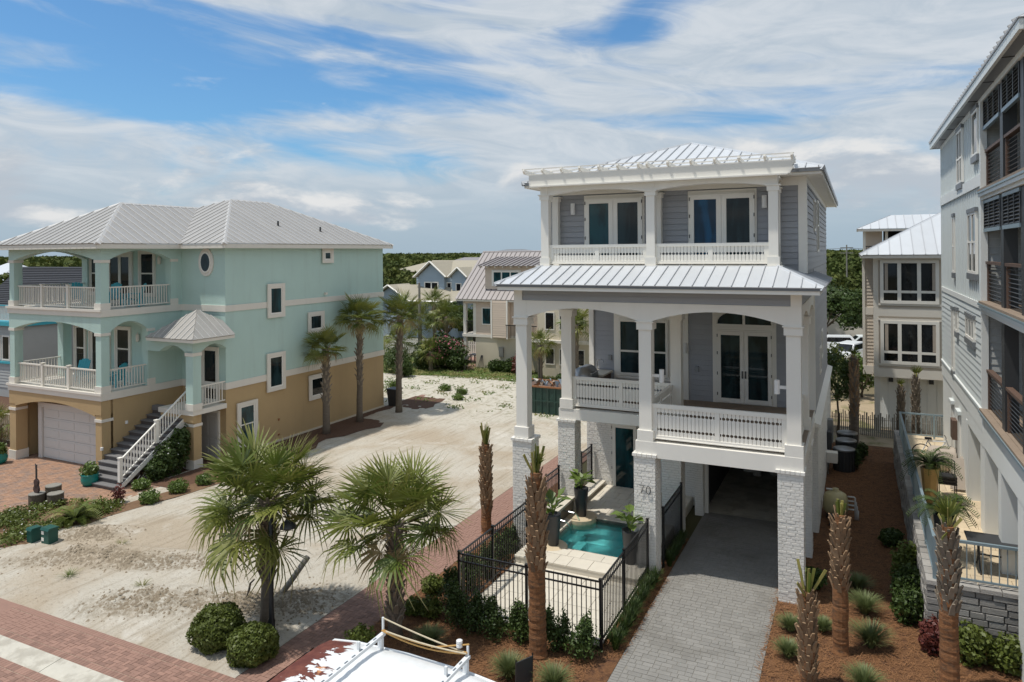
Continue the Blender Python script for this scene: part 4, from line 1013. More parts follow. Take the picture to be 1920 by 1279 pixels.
# ================================================================ tan house behind the picket fence
HT = root('tan_house', (4, 41, 0), 'tan clapboard house with white metal roof and two rows of triple windows', 'house')
bx('wall', HT, 'tan_siding', .81, 9, 39.52, 46, 2.9, 8.72); bx('wall', HT, 'tan_siding', .35, .81, 40.2, 46, 2.9, 8.72); bx('wall', HT, 'pale_stucco', 1.0, 9, 40.4, 46, 0, 2.9); bx('post', HT, 'cream', .8, 1.05, 39.6, 39.85, 0, 2.8)
siding(HT, 'tan_siding', 'x', 39.52, -1, 1.0, 4.2, 3.2, 8.6, .17, .03, holes=((.95, 3.75, 3.25, 5.75), (.95, 3.75, 6.2, 8.7), (0, 5, 5.72, 6.15)))
siding(HT, 'tan_siding', 'x', 40.2, -1, .36, .8, 3.2, 8.6, .17, .03, holes=((0, 5, 5.72, 6.15),))
for x0, x1, y0, y1, z0, z1 in ((.78, 1.0, 39.47, 39.7, 2.9, 8.7), (.3, .42, 40.12, 40.3, 2.9, 8.7), (1.0, 4.2, 39.47, 39.52, 5.74, 6.12), (.42, .78, 40.14, 40.2, 5.74, 6.12), (.78, 4.3, 39.44, 39.52, 2.76, 3.18), (.3, .78, 40.1, 40.2, 2.76, 3.18), (1.0, 4.2, 39.46, 39.52, 8.55, 8.72)): bx('trim_board', HT, 'cream', x0, x1, y0, y1, z0, z1)
for z0 in (3.42, 6.37):
    w = window(HT, 'x', 39.5, -1, 1.08, 3.58, z0, z0 + 2.12, 'white', 'glass_dark', .15, .09, sash=(z0 + .58,), mull=(1.91, 2.75))
    bx('casing', w, 'cream', .98, 3.68, 39.44, 39.5, z0 - .1, z0); bx('casing', w, 'cream', .98, 3.68, 39.44, 39.5, z0 + 2.12, z0 + 2.22)
    for x in (1.28, 3.3): bx('curtain', w, 'cushion', x, x + .14, 39.425, 39.44, z0 + .66, z0 + 1.95)
for k in range(9): bx('wall_panel', HT, 'pale_stucco', 1.02 + k * .42, 1.42 + k * .42, 40.37, 40.4, .1, 2.75)
for x in (1.55, 3.3): inst('wall_lamp', HT, 'box', 'bronze', (x, 40.33, 2.5), (.2, .12, .2))
zr = 8.74
metal_roof(HT, [(.2, 39.0, zr), (9, 39.0, zr), (9, 43.2, zr + 2.35), (4.4, 43.2, zr + 2.35)], .5, 'roof_white', 'roof_seam', rw=.03, rh=.04)
metal_roof(HT, [(.2, 39.0, zr), (4.4, 43.2, zr + 2.35), (.2, 47.4, zr)], .5, 'roof_white', 'roof_seam', rw=.03, rh=.04)
cap_line(HT, (.2, 39, zr), (4.4, 43.2, zr + 2.35), 'roof_white', .1, .06)
bx('fascia', HT, 'cream', .25, 9, 39.03, 39.1, zr - .15, zr - .01); bx('fascia', HT, 'cream', .23, .29, 39.101, 47, zr - .15, zr - .01); bx('soffit', HT, 'cream', .3, 9, 39.1, 40.2, zr - .1, zr - .07)

HF = root('porch_house', (3, 54, 0), 'beige house with white metal hip roof and dark top porch behind the tan house', 'house')
bx('wall', HF, 'beige_siding', .5, 9, 54.0, 60, 0, 8.2); bx('wall', HF, 'beige_siding', .6, 1.6, 53.0, 54, 8.2, 10.3); bx('porch_wall', HF, 'screen_dark', 1.7, 8, 54.2, 54.4, 8.2, 10.25); bx('floor', HF, 'cream', .4, 9, 52.4, 54.1, 7.9, 8.2); bx('floor', HF, 'beige_siding', .4, 9, 52.42, 54.0, 0, 7.9)
for x in (.45, 1.75, 3.6): bx('post', HF, 'cream', x, x + .16, 52.45, 52.6, 8.2, 10.3)
bx('rail', HF, 'black', .6, 6, 52.48, 52.54, 9.2, 9.26)
for k in range(30): bx('baluster', HF, 'black', .65 + k * .14, .675 + k * .14, 52.49, 52.52, 8.25, 9.2)
metal_roof(HF, [(.1, 51.9, 10.35), (9, 51.9, 10.35), (9, 54.3, 11.3), (2.2, 54.3, 11.3)], .5, 'roof_white', 'roof_seam', rw=.03)
metal_roof(HF, [(.1, 51.9, 10.35), (2.2, 54.3, 11.3), (2.2, 58, 11.3), (.1, 60, 10.35)], .5, 'roof_white', 'roof_seam', rw=.03); bx('fascia', HF, 'cream', .15, 9, 51.95, 52.0, 10.2, 10.34)

# ================================================================ beige house across the lot
HB = root('beige_house', (-22, 52, 0), 'beige clapboard house with steep mauve metal roof and long dormer', 'house')
YB0 = 49.1
bx('wall', HB, 'beige_siding', -26.85, -15, YB0 + .03, 57, 2.66, 5.4); bx('wall', HB, 'cream_wall', -26.85, -15, YB0 + .02, 57, 0, 2.5)
bx('belt', HB, 'cream', -28.0, -15, YB0 - .06, YB0 + .02, 2.44, 2.66); bx('porch_floor', HB, 'cream', -28.0, -26.85, YB0 + .02, 57, 2.44, 2.66); bx('beam', HB, 'beige_siding', -27.95, -26.85, YB0, YB0 + .2, 5.05, 5.4)
siding(HB, 'beige_siding', 'x', YB0 + .03, -1, -26.8, -15.5, 2.68, 5.36, .19, .025, holes=((-26.35, -25.4, 3.3, 4.85), (-25.2, -23.78, 2, 6)))
for y in (YB0 + .02, 52.6): bx('post', HB, 'cream', -27.95, -27.7, y, y + .25, 0, 5.4)
bx('post', HB, 'cream', -27.05, -26.8, YB0 - .01, YB0 + .15, 2.66, 5.1)
bx('rail', HB, 'black', -27.7, -27.05, YB0 + .06, YB0 + .1, 3.62, 3.68)
for k in range(6): bx('baluster', HB, 'black', -27.65 + k * .1, -27.62 + k * .1, YB0 + .07, YB0 + .09, 2.7, 3.62)
window(HB, 'x', YB0 + .03, -1, -26.28, -25.46, 3.42, 4.76, 'white', 'glass_teal', .07, .06)
bx('bay', HB, 'beige_siding', -25.16, -23.8, 48.55, YB0 + .02, 2.5, 5.34); siding(HB, 'beige_siding', 'x', 48.55, -1, -25.08, -23.88, 2.55, 5.34, .17, .03)
for x in (-25.2, -23.88): bx('bay_trim', HB, 'white', x, x + .1, 48.5, 48.6, 2.45, 5.36)
bx('meter_box', HB, 'steel', -24.75, -24.4, YB0 - .14, YB0 + .02, 1.0, 1.75)
metal_roof(HB, [(-28.4, 48.6, 5.4), (-14.5, 48.6, 5.4), (-14.5, 53.4, 9.1), (-28.4, 53.4, 9.1)], .42, 'roof_mauve', 'roof_mauve_rib', rw=.05)
metal_roof(HB, [(-28.4, 53.4, 9.1), (-14.5, 53.4, 9.1), (-14.5, 58.2, 5.4), (-28.4, 58.2, 5.4)], .42, 'roof_mauve', 'roof_mauve_rib', rw=.05); cap_line(HB, (-28.4, 53.4, 9.12), (-14.5, 53.4, 9.12), 'roof_mauve', .12, .05)
bx('eave_board', HB, 'cream', -28.35, -14.5, 48.65, 48.7, 5.25, 5.38)
g = MB(); g.solid([(-27.9, 49.0, 5.3), (-27.9, 57.8, 5.3), (-27.9, 53.4, 8.85)], (.1, 0, 0)); g.build('gable', 'beige_siding', HB)
bx('dormer', HB, 'beige_siding', -26.2, -17, 49.55, 54, 5.7, 8.0); siding(HB, 'beige_siding', 'x', 49.55, -1, -26.2, -17.1, 6.0, 8.0, .18, .025, holes=((-25.6, -23.1, 6.35, 7.7),))
bx('window_surround', HB, 'white', -25.6, -23.1, 49.5, 49.551, 6.4, 7.66); window(HB, 'x', 49.5, -1, -25.5, -23.2, 6.48, 7.58, 'white', 'glass_teal', .09, .05, mull=(-24.73, -23.97))
metal_roof(HB, [(-26.7, 49.0, 7.98), (-16.6, 49.0, 7.98), (-16.6, 52.5, 8.62), (-26.7, 52.5, 8.62)], .42, 'roof_mauve', 'roof_mauve_rib', rw=.07, rh=.06)
for k in range(14): bx('rafter_tail', HB, 'cream', -26.5 + k * .68, -26.42 + k * .68, 49.05, 49.5, 7.86, 7.96)
# lower wing seen through the white porch
bx('wing', HB, 'cream_wall', -20.9, -15, 47.6, YB0, 0, 5.2); bx('wing_post', HB, 'cream', -21.9, -21.6, 47.4, 47.7, 0, 5.3); bx('wing_floor', HB, 'cream', -22.5, -15, 47.3, YB0, 2.5, 2.7)
bx('rail', HB, 'black', -23.4, -20.9, 47.4, 47.46, 3.6, 3.66)
for k in range(22): bx('baluster', HB, 'black', -23.35 + k * .11, -23.32 + k * .11, 47.42, 47.45, 2.7, 3.6)
for x in (-20.3, -19.2, -18.0): window(HB, 'x', 47.6, -1, x, x + .75, .9, 2.1, 'cream', 'glass_dark', .07, .05); window(HB, 'x', 47.6, -1, x, x + .75, 3.4, 4.7, 'cream', 'glass_dark', .07, .05)

# ================================================================ blue houses
def gable(parent, x0, x1, y0, y1, z0, z1, m, axis='y', name='gable_roof', t=.12):
    b = MB()
    if axis == 'y':
        c = (x0 + x1) / 2; b.solid([(x0, y0, z0), (c, y0, z1), (x1, y0, z0), (x1, y0, z0 - t), (c, y0, z1 - t), (x0, y0, z0 - t)], (0, y1 - y0, 0))
    else:
        c = (y0 + y1) / 2; b.solid([(x0, y0, z0), (x0, c, z1), (x0, y1, z0), (x0, y1, z0 - t), (x0, c, z1 - t), (x0, y0, z0 - t)], (x1 - x0, 0, 0))
    return b.build(name, m, parent)
def gwall(parent, x0, x1, y, z0, z1, za, m, d=.3):
    b = MB(); b.solid([(x0, y, z0), (x1, y, z0), (x1, y, z1), ((x0 + x1) / 2, y, za), (x0, y, z1)], (0, d, 0)); return b.build('gable_wall', m, parent)
HL = root('blue_house', (-42, 68, 0), 'light blue clapboard house with tan shingle gables behind the palms', 'house')
bx('wall', HL, 'house_blue', -47.5, -37.6, 66.2, 76, 0, 4.6); bx('wall', HL, 'house_blue', -43.4, -37.6, 66.0, 74, 3.9, 6.6)
siding(HL, 'house_blue', 'x', 66.0, -1, -43.4, -37.6, 4.3, 6.6, .3, .04)
gwall(HL, -42.8, -39.6, 65.55, 3.9, 6.6, 7.9, 'house_blue', .5); siding(HL, 'house_blue', 'x', 65.55, -1, -42.8, -39.6, 4.3, 6.6, .3, .04); gable(HL, -43.2, -39.2, 65.2, 70, 6.5, 8.15, 'shingle_tan'); gable(HL, -44.0, -36.9, 66.0, 74.5, 6.45, 8.2, 'shingle_tan', 'x')
gwall(HL, -38.7, -37.0, 65.6, 3.9, 6.6, 7.35, 'house_blue', 3); gable(HL, -39.0, -36.7, 65.3, 70, 6.5, 7.5, 'shingle_tan')
window(HL, 'x', 65.55, -1, -42.1, -40.3, 4.75, 5.95, 'white', 'glass_dark', .12, .08, mull=(-41.2,)); window(HL, 'x', 66.0, -1, -39.55, -38.95, 4.8, 5.9, 'white', 'glass_dark', .1, .08); window(HL, 'x', 65.6, -1, -38.2, -37.5, 4.85, 5.85, 'white', 'glass_dark', .1, .08)
gwall(HL, -47.8, -43.2, 64.0, 0, 4.0, 5.4, 'house_blue', .4); bx('wall', HL, 'house_blue', -47.6, -38.2, 64.4, 66.2, 0, 4.0)
b = MB(); b.solid([(-48.2, 63.6, 4.0), (-45.5, 63.6, 5.65), (-42.8, 63.6, 4.0), (-42.8, 63.6, 3.85), (-45.5, 63.6, 5.5), (-48.2, 63.6, 3.85)], (0, 4.0, 0)); b.build('gable_roof', 'shingle_tan', HL)
b = MB(); b.solid([(-45.5, 65.2, 5.62), (-42.8, 63.5, 4.02), (-37.0, 63.5, 4.02), (-37.4, 66.1, 5.3), (-41, 66.1, 5.6)], (0, 0, -.12)); b.build('porch_roof', 'shingle_tan', HL)
for a, c in (((-43.2, 65.15, 6.48), (-41.2, 65.15, 8.13)), ((-41.2, 65.15, 8.13), (-39.2, 65.15, 6.48)), ((-48.2, 63.55, 3.96), (-45.5, 63.55, 5.6)), ((-45.5, 63.55, 5.6), (-42.8, 63.55, 3.96)), ((-42.8, 63.45, 3.96), (-37.0, 63.45, 3.96)), ((-39.0, 65.25, 6.48), (-37.85, 65.25, 7.48)), ((-37.85, 65.25, 7.48), (-36.7, 65.25, 6.48))):
    MB().tube([a, c], .1, 4).build('barge_board', 'white', HL)

HD = root('dark_roof_house', (-50, 34, 0), 'grey clapboard house with dark shingle roof and blue shutters behind the mint porches', 'house')
bx('wall', HD, 'grey_siding', -62, -43.5, 31.4, 41, 0, 3.6); siding(HD, 'grey_siding', 'x', 31.4, -1, -56, -43.6, .5, 3.5, .2, .03)
n = 34
for k in range(n):       # courses of shingles
    f0, f1 = k / n, (k + 1) / n; ya, yb_ = 30.9 + 5.2 * f0, 30.9 + 5.2 * f1; za, zb = 3.6 + 4.55 * f0, 3.6 + 4.55 * f1
    m = MB(); m.solid([(-63, ya - .03, za + .05), (-42.6, ya - .03, za + .05), (-42.6, yb_, zb), (-63, yb_, zb)], (0, .03, -.06)); m.build('shingle_course', 'shingle_dark', HD)
b = MB(); b.solid([(-63, 36.1, 8.12), (-42.6, 36.1, 8.12), (-42.6, 41.5, 3.6), (-63, 41.5, 3.6)], (0, 0, -.1)); b.build('roof_back', 'shingle_dark', HD); bx('fascia', HD, 'cream', -63, -42.7, 30.88, 30.95, 3.38, 3.58)
g = MB(); g.solid([(-43.6, 31.2, 3.5), (-43.6, 40.8, 3.5), (-43.6, 36.1, 7.9)], (-.1, 0, 0)); g.build('gable_wall', 'grey_siding', HD)
window(HD, 'x', 31.37, -1, -47.3, -46.2, 1.4, 3.0, 'white', 'glass_dark', .1, .06, sash=(2.2,)); bx('shutter', HD, 'blue_paint', -48.1, -47.4, 31.28, 31.37, 1.3, 3.1); bx('shutter', HD, 'blue_paint', -46.1, -45.4, 31.28, 31.37, 1.3, 3.1)
bx('wing', HD, 'grey_siding', -62, -47.4, 27.2, 31.4, 0, 4.6); siding(HD, 'grey_siding', 'x', 27.2, -1, -56, -47.4, .6, 4.5, .2, .03, holes=((-56, -47.6, 2.3, 4.0),))
for k in range(5): window(HD, 'x', 27.2, -1, -52.6 + k, -51.75 + k, 2.35, 3.95, 'white', 'glass_dark', .09, .06)
bx('sill_board', HD, 'teal_paint', -56, -47.35, 27.08, 27.17, 2.15, 2.28); bx('deck', HD, 'teal_paint', -56, -47.2, 26.9, 31.3, 4.6, 4.85)
picket_rail(HD, (-54, 27.0), (-47.3, 27.0), 4.95, 5.85, 'lattice', .15, posts=(6.6,), w=.05); picket_rail(HD, (-47.3, 27.0), (-47.3, 31.0), 4.95, 5.85, 'lattice', .15, w=.05)
bx('deck_cap', HD, 'teal_paint', -54, -47.2, 26.95, 27.06, 5.86, 5.92)
# roofs far off among the trees
for k, (x, y, w, d_, zw, zr_, wm, rm, lb) in enumerate([(-170.5, 95.6, 9, 8, 5.2, 7.6, 'cream', 'roof_white', 'small far cottage with pale walls and a white pyramid roof among trees'), (-160, 96, 12, 7, 4.4, 6.0, 'beige_siding', 'rust', 'low far house with brown roof among the trees'), (-166, 88, 10, 6, 3.8, 5.0, 'cream', 'roof_white', 'long low far house with flat white roof among trees'), (-147, 95, 9, 7, 4.6, 6.6, 'cream', 'roof_white', 'far house with white gabled roof right of the brown roofed one'), (-100, 165, 26, 10, 4.2, 6.6, 'cream_wall', 'shingle_tan', 'long far house with a tan hipped roof in the wood'), (-98, 178, 14, 10, 6.0, 7.8, 'beige_siding', 'roof_mauve', 'far house with mauve roof deep in the wood'), (-2.2, 86, 7, 8, 3.4, 4.3, 'cream', 'roof_white', 'low white roofed building beyond the parked cars'), (-86, 181, 12, 8, 9.2, 10.0, 'roof_edge', 'roof_edge', 'far dark flat topped block on the skyline')]):
    q = root('far_house', (x, y, 0), lb, 'house', 'houses far beyond the trees')
    bx('wall', q, wm, x - w / 2, x + w / 2, y - d_ / 2, y + d_ / 2, 0, zw)
    r = MB(); c0, c1 = (x - w * .2, y), (x + w * .2, y)
    P = [(x - w / 2 - .5, y - d_ / 2 - .5, zw), (x + w / 2 + .5, y - d_ / 2 - .5, zw), (x + w / 2 + .5, y + d_ / 2 + .5, zw), (x - w / 2 - .5, y + d_ / 2 + .5, zw), (*c0, zr_), (*c1, zr_)]
    r.add(P, [(0, 1, 5, 4), (1, 2, 5), (2, 3, 4, 5), (3, 0, 4), (3, 2, 1, 0)]); r.build('roof', rm, q)
    for j in range(3): bx('window', q, 'glass_dark', x - w * .35 + j * w * .3, x - w * .35 + j * w * .3 + w * .1, y - d_ / 2 - .05, y - d_ / 2, zw * .55, zw * .85)
# ================================================================ ground
def sheet(name, m, pts, z, kind='structure'):
    b = MB(); b.poly([(x, y, z) for x, y in pts]); return b.build(name, m, None, kind=kind)
def rect(x0, x1, y0, y1): return [(x0, y0), (x1, y0), (x1, y1), (x0, y1)]
PX0, PX1, PY0, PY1 = -8.35, -5.75, 19.62, 22.2      # pool basin
b = MB(); o_ = 2600
for q in ([(-o_, -200), (o_, -200), (o_, PY0), (-o_, PY0)], [(-o_, PY1), (o_, PY1), (o_, 2600), (-o_, 2600)], [(-o_, PY0), (PX0, PY0), (PX0, PY1), (-o_, PY1)], [(PX1, PY0), (o_, PY0), (o_, PY1), (PX1, PY1)]): b.poly([(x, y, -.03) for x, y in q])
b.build('terrain', 'terrain', None, kind='structure')
# sand lot with low heaps and ruts
def fbm(x, y, o=4, s=1.0, seed=0):
    v = np.zeros_like(x); a = 1.0
    for k in range(o):
        f = s * 2 ** k; r = np.random.default_rng(seed + k); ph = r.uniform(0, 6.28, 6); an = r.uniform(0, 6.28, 3)
        for j in range(3): v += a * np.sin(f * (x * math.cos(an[j]) + y * math.sin(an[j])) + ph[j] + 1.7 * np.sin(f * .6 * (x * math.sin(an[j]) - y * math.cos(an[j])) + ph[j + 3]))
        a *= .5
    return v / 3
def sand_z(x, y):
    z = .035 + .022 * fbm(x, y, 5, .9, 3)
    for cx, cy, rx, ry, an, h in ((-21.0, 13.6, 2.6, .55, .42, .20), (-18.6, 14.4, 2.6, .5, .5, .16), (-16.6, 12.6, 1.9, .6, .5, .26), (-14.4, 13.4, 1.6, .5, .55, .18), (-22.0, 14.9, 1.4, .6, .5, .2), (-18, 27, 3, 1, .7, .12), (-15, 22, 3, .7, .9, .1)):
        u = (x - cx) * math.cos(an) + (y - cy) * math.sin(an); v = -(x - cx) * math.sin(an) + (y - cy) * math.cos(an)
        z = z + h * np.exp(-(u / rx) ** 2 - (v / ry) ** 2) * (1 + .35 * fbm(x, y, 3, 6, 9))
    ed = np.minimum(np.minimum((x + 25.2) / 1.0, (-11.86 - x) / .5 + np.where(y > 30, 9, 0)), (y - 11.05) / .5)
    return .006 + z * np.clip(ed, 0, 1)
nx, ny = 150, 300
gx = np.linspace(-25.2, -9.4, nx); gy = 11.05 + (45.5 - 11.05) * np.linspace(0, 1, ny) ** 1.35
XX, YY = np.meshgrid(gx, gy); ZZ = sand_z(XX, YY)
V = np.stack([XX.ravel(), YY.ravel(), ZZ.ravel()], 1)
i, j = np.meshgrid(np.arange(nx - 1), np.arange(ny - 1)); i = i.ravel(); j = j.ravel()
F = np.stack([j * nx + i, j * nx + i + 1, (j + 1) * nx + i + 1, (j + 1) * nx + i], 1)
cxv, cyv = gx[i] + .05, gy[j]
keep = ~((cxv > -11.98) & (cyv < 30))
so_ = tag(quads('sand_lot', V, F[keep], 'sand'), kind='structure'); so_.data.polygons.foreach_set('use_smooth', [True] * len(so_.data.polygons))
# darker clods of dug soil on the heaps
def clods(name, m, n, gen, smin, smax, zfun):
    vs = []; fs = []
    for k in range(n):
        x, y = gen(); s = random.uniform(smin, smax); z = float(zfun(np.array(x), np.array(y)))
        a = random.uniform(0, 6.28); b0 = len(vs)
        for q in range(4): vs.append((x + s * math.cos(a + q * 1.57) * random.uniform(.7, 1.3), y + s * math.sin(a + q * 1.57) * random.uniform(.7, 1.3), z - .01))
        vs.append((x + random.uniform(-.3, .3) * s, y + random.uniform(-.3, .3) * s, z + s * random.uniform(.4, .9)))
        for q in range(4): fs.append((b0 + q, b0 + (q + 1) % 4, b0 + 4))
    return tag(quads(name, np.array(vs), np.array(fs), m), None, None, None, 'stuff')
def heap_pt():
    cx, cy, L, w = random.choice(((-20.6, 13.3, 2.0, .22), (-18.2, 14.2, 2.0, .2), (-16.4, 12.35, 1.5, .3), (-14.2, 13.25, 1.6, .25), (-22, 14.6, 1.0, .3), (-12.9, 14.2, .9, .5)))
    u, v = random.gauss(0, L * .5), random.gauss(0, w); return cx + u * .88 - v * .47, cy + u * .47 + v * .88
tag(clods('soil_clods', 'sand_dirt', 2600, heap_pt, .015, .06, sand_z), 'dark clods of dug soil on the sand heaps', 'soil')
tag(clods('sand_clods', 'sand', 2400, lambda: (random.uniform(-23, -12.1), random.uniform(11.3, 11.4 + random.random() ** 1.5 * 22)), .01, .045, sand_z), 'small clods and footprints scattered over the pale sand', 'sand')
sheet('grass_strip', 'grass', [(-36, 44.6), (-30, 44.2), (-26, 45.4), (-22, 45.0), (-16, 45.3), (-9, 44.5), (-9, 52), (-36, 52)], .012)
sheet('back_yard', 'yard_soil', rect(-9.4, 12, 36.6, 49), .0)
sheet('mint_yard', 'mulch', rect(-60, -24.9, 10, 34.6), -.012); sheet('rear_sand', 'sand', rect(-42, -25.1, 34.6, 45.5), .0)

# ---- paved areas
def herring(x0, x1, y0, y1, a=.1, z=.0, h=.05, gap=.008):
    out = []; ni, nj = int((x1 - x0) / a) + 2, int((y1 - y0) / a) + 2
    for i in range(-1, ni):
        for j in range(-1, nj):
            c = (i - j) % 4
            if c == 0: bx_ = (i, i + 2, j, j + 1)
            elif c == 3: bx_ = (i, i + 1, j, j + 2)
            else: continue
            xa, xb, ya, yb_ = x0 + bx_[0] * a, x0 + bx_[1] * a, y0 + bx_[2] * a, y0 + bx_[3] * a
            xa, xb, ya, yb_ = max(xa, x0), min(xb, x1), max(ya, y0), min(yb_, y1)
            if xb - xa < .03 or yb_ - ya < .03: continue
            out.append(((xa + xb) / 2, (ya + yb_) / 2, z + random.uniform(-.003, .003), xb - xa - gap, yb_ - ya - gap, h, 0))
    return out
def soldier(x0, x1, y0, y1, along='x', z=.0, h=.05):
    out = []
    L = (x1 - x0) if along == 'x' else (y1 - y0); n = int(L / .1)
    for k in range(n):
        if along == 'x': out.append((x0 + (k + .5) * L / n, (y0 + y1) / 2, z, L / n - .008, y1 - y0 - .008, h, 0))
        else: out.append(((x0 + x1) / 2, y0 + (k + .5) * L / n, z, x1 - x0 - .008, L / n - .008, h, 0))
    return out
sw = sheet('sidewalk', 'paver_joint', rect(-30, -4.74, 9.95, 11.06), .016)
pieces('paver', sw, herring(-19.5, -4.8, 10.16, 10.86) + soldier(-19.5, -4.8, 9.95, 10.15) + soldier(-19.5, -4.8, 10.87, 11.06), 'paver_red')
bx('far_pavers', sw, 'paver_red', -30, -19.5, 9.96, 11.05, -.02, .022); sw.children[-1]['kind'] = 'stuff'
rd = sheet('road', 'paver_joint', rect(-40, 20, 2.0, 9.42), .012)
pieces('paver', rd, herring(-19, -7.0, 7.6, 9.2, z=-.004) + soldier(-19, -7.0, 9.21, 9.42, z=-.004), 'paver_red', cap=160)
bx('far_pavers', rd, 'paver_red', -40, -19.01, 2.0, 9.41, -.03, .018); bx('far_pavers', rd, 'paver_red', -6.99, 20, 2.0, 9.41, -.03, .018); bx('far_pavers', rd, 'paver_red', -19, -7, 2, 7.59, -.03, .018)
kb = sheet('kerb', 'stone_joint', rect(-40, 20, 9.42, 9.95), -.007)
for k in range(20): MB().solid([(-40 + k * 3 + .008, 9.425, -.005), (-40 + k * 3 + .008, 9.6, .022), (-40 + k * 3 + .008, 9.945, .05), (-40 + k * 3 + .008, 9.945, -.03), (-40 + k * 3 + .008, 9.425, -.03)], (2.984, 0, 0)).build('kerb_slab', 'concrete', kb)
wk = sheet('brick_path', 'paver_joint', rect(-11.92, -10.55, 11.06, 31), .016)
pieces('paver', wk, herring(-11.72, -10.75, 11.06, 31) + soldier(-11.92, -11.72, 11.06, 31, 'y') + soldier(-10.75, -10.55, 11.06, 31, 'y'), 'paver_red')
md = sheet('mint_driveway', 'paver_joint', rect(-40, -23.6, 12.0, 20.0), -.002)
pieces('paver', md, herring(-35, -23.6, 13.5, 19.9, .115, z=.004), 'paver_orange', cap=220)
bx('far_pavers', md, 'paver_orange', -40, -35, 12, 20, -.03, .026)
ms = sheet('side_path', 'paver_joint', rect(-24.95, -24.1, 27, 38.5), .002); pieces('paver', ms, herring(-24.9, -24.15, 27, 38.4, .115, z=.008) + herring(-24.1, -22.7, 35.2, 38.4, .115, z=.008), 'paver_red', cap=60)
# grey driveway
dw = sheet('driveway', 'grey_joint', rect(-4.74, -1.87, 9.95, 25.0), .017); it = []; y = 9.98; r = 0
rr = random.Random(5)
while y < 25.0:
    h = .152; x = -4.55 - (rr.random() * .2)
    while x < -2.05:
        w = rr.choice((.152, .23, .23, .305)); a, c = max(x, -4.55), min(x + w, -2.06)
        if c - a > .04: it.append(((a + c) / 2, y + h / 2, rr.uniform(-.003, .003), c - a - .007, h - .007, .05, 0))
        x += w
    y += h
for x0 in (-4.74, -2.06): it += soldier(x0, x0 + .19, 9.98, 25.0, 'y')
it = [(a, b_, c, d, e_ * 1.0, f, g) for a, b_, c, d, e_, f, g in it]
pieces('paver', dw, it, 'paver_grey', 'brick')
# pine straw beds
sheet('straw_bed', 'straw', rect(-1.86, 1.44, 11.2, 36.6), .022); sheet('straw_bed', 'straw', rect(1.45, 12, 11.2, 18.86), .022)
sheet('straw_bed', 'straw', [(-10.55, 11.07), (-4.75, 11.07), (-4.75, 22.5), (-5.2, 22.5), (-5.2, 15.3), (-8.9, 15.3), (-8.9, 26), (-10.55, 26)], .015)
b = MB(); yy = [19 + k * .75 for k in range(26)]
b.poly([(-24.96, y, .05) for y in reversed(yy)] + [(-22.7 + .35 * math.sin(y * 1.1) + .2 * math.sin(y * 2.7 + 1) + (0 if y > 24 else -.5), y, .05) for y in yy]); b.build('mulch_bed', 'mulch', None, kind='structure')
bedp = [(-30, 11.2), (-23.7, 11.2), (-23.4, 12.9), (-23.1, 14.5), (-23.2, 16), (-22.9, 17.6), (-22.6, 19), (-22.5, 21), (-23.3, 21), (-23.5, 19), (-23.8, 17.15), (-24.8, 16.9), (-25.6, 16.6), (-26.3, 16.1), (-27, 14.7), (-30, 13.4)]
sheet('flower_bed', 'soil_bed', bedp, .06)
def needles(name, m, n, areas, L, w, zf, label):
    tot = sum((a[1] - a[0]) * (a[3] - a[2]) for a in areas); vs = []
    for a in areas:
        k = int(n * (a[1] - a[0]) * (a[3] - a[2]) / tot)
        x = rng.uniform(a[0], a[1], k); y = rng.uniform(a[2], a[3], k); th = rng.uniform(0, 6.28, k); l = rng.uniform(.5, 1.2, k) * L; ti = rng.uniform(-.25, .35, k)
        dx, dy = np.cos(th) * l, np.sin(th) * l; wx, wy = -np.sin(th) * w, np.cos(th) * w; z = zf + rng.uniform(0, .025, k)
        vs.append(np.stack([np.stack([x - wx, y - wy, z], 1), np.stack([x + wx, y + wy, z], 1), np.stack([x + dx + wx, y + dy + wy, z + ti * l], 1), np.stack([x + dx - wx, y + dy - wy, z + ti * l], 1)], 1).reshape(-1, 3))
    V = np.concatenate(vs); F = np.arange(len(V)).reshape(-1, 4)
    return tag(quads(name, V, F, m), label, 'pine straw', None, 'stuff')
needles('pine_straw', 'straw_needle', 60000, [(-1.95, 1.4, 13.0, 24), (-.9, 1.4, 24, 36), (1.4, 5.0, 14, 18.7), (-10.6, -5.2, 11.3, 15.25), (-10.5, -8.95, 15.2, 21), (-5.25, -4.68, 15.2, 20)], .12, .0042, .022, 'loose orange brown pine straw covering the planting beds')
# ================================================================ pool terrace
lp = sheet('lower_patio', 'trav_joint', rect(-8.86, -5.24, 15.34, 18.5), .10)
def slabs(x0, x1, y0, y1, z, h=.04, hole=None, sx=.61, sy=.41, m='travertine'):
    out = []; y = y0; r = 0
    while y < y1 - .05:
        ye = min(y + (sy if r % 3 else sy * 1.5), y1); x = x0 - (sx * .37 if r % 2 else 0)
        while x < x1 - .02:
            w = sx * rr.choice((1, 1, .66)); a, c = max(x, x0), min(x + w, x1)
            if c - a > .05:
                if hole and a < hole[1] and c > hole[0] and y < hole[3] and ye > hole[2]:
                    for aa, cc in ((a, min(c, hole[0])), (max(a, hole[1]), c)):
                        if cc - aa > .04: out.append(((aa + cc) / 2, (y + ye) / 2, z, cc - aa - .012, ye - y - .012, h, 0))
                else: out.append(((a + c) / 2, (y + ye) / 2, z + rr.uniform(-.001, .001), c - a - .012, ye - y - .012, h, 0))
            x += w
        y = ye; r += 1
    return out
pieces('slab', lp, slabs(-8.86, -5.24, 15.36, 18.5, .11), 'travertine', seen=False)
up = MB()
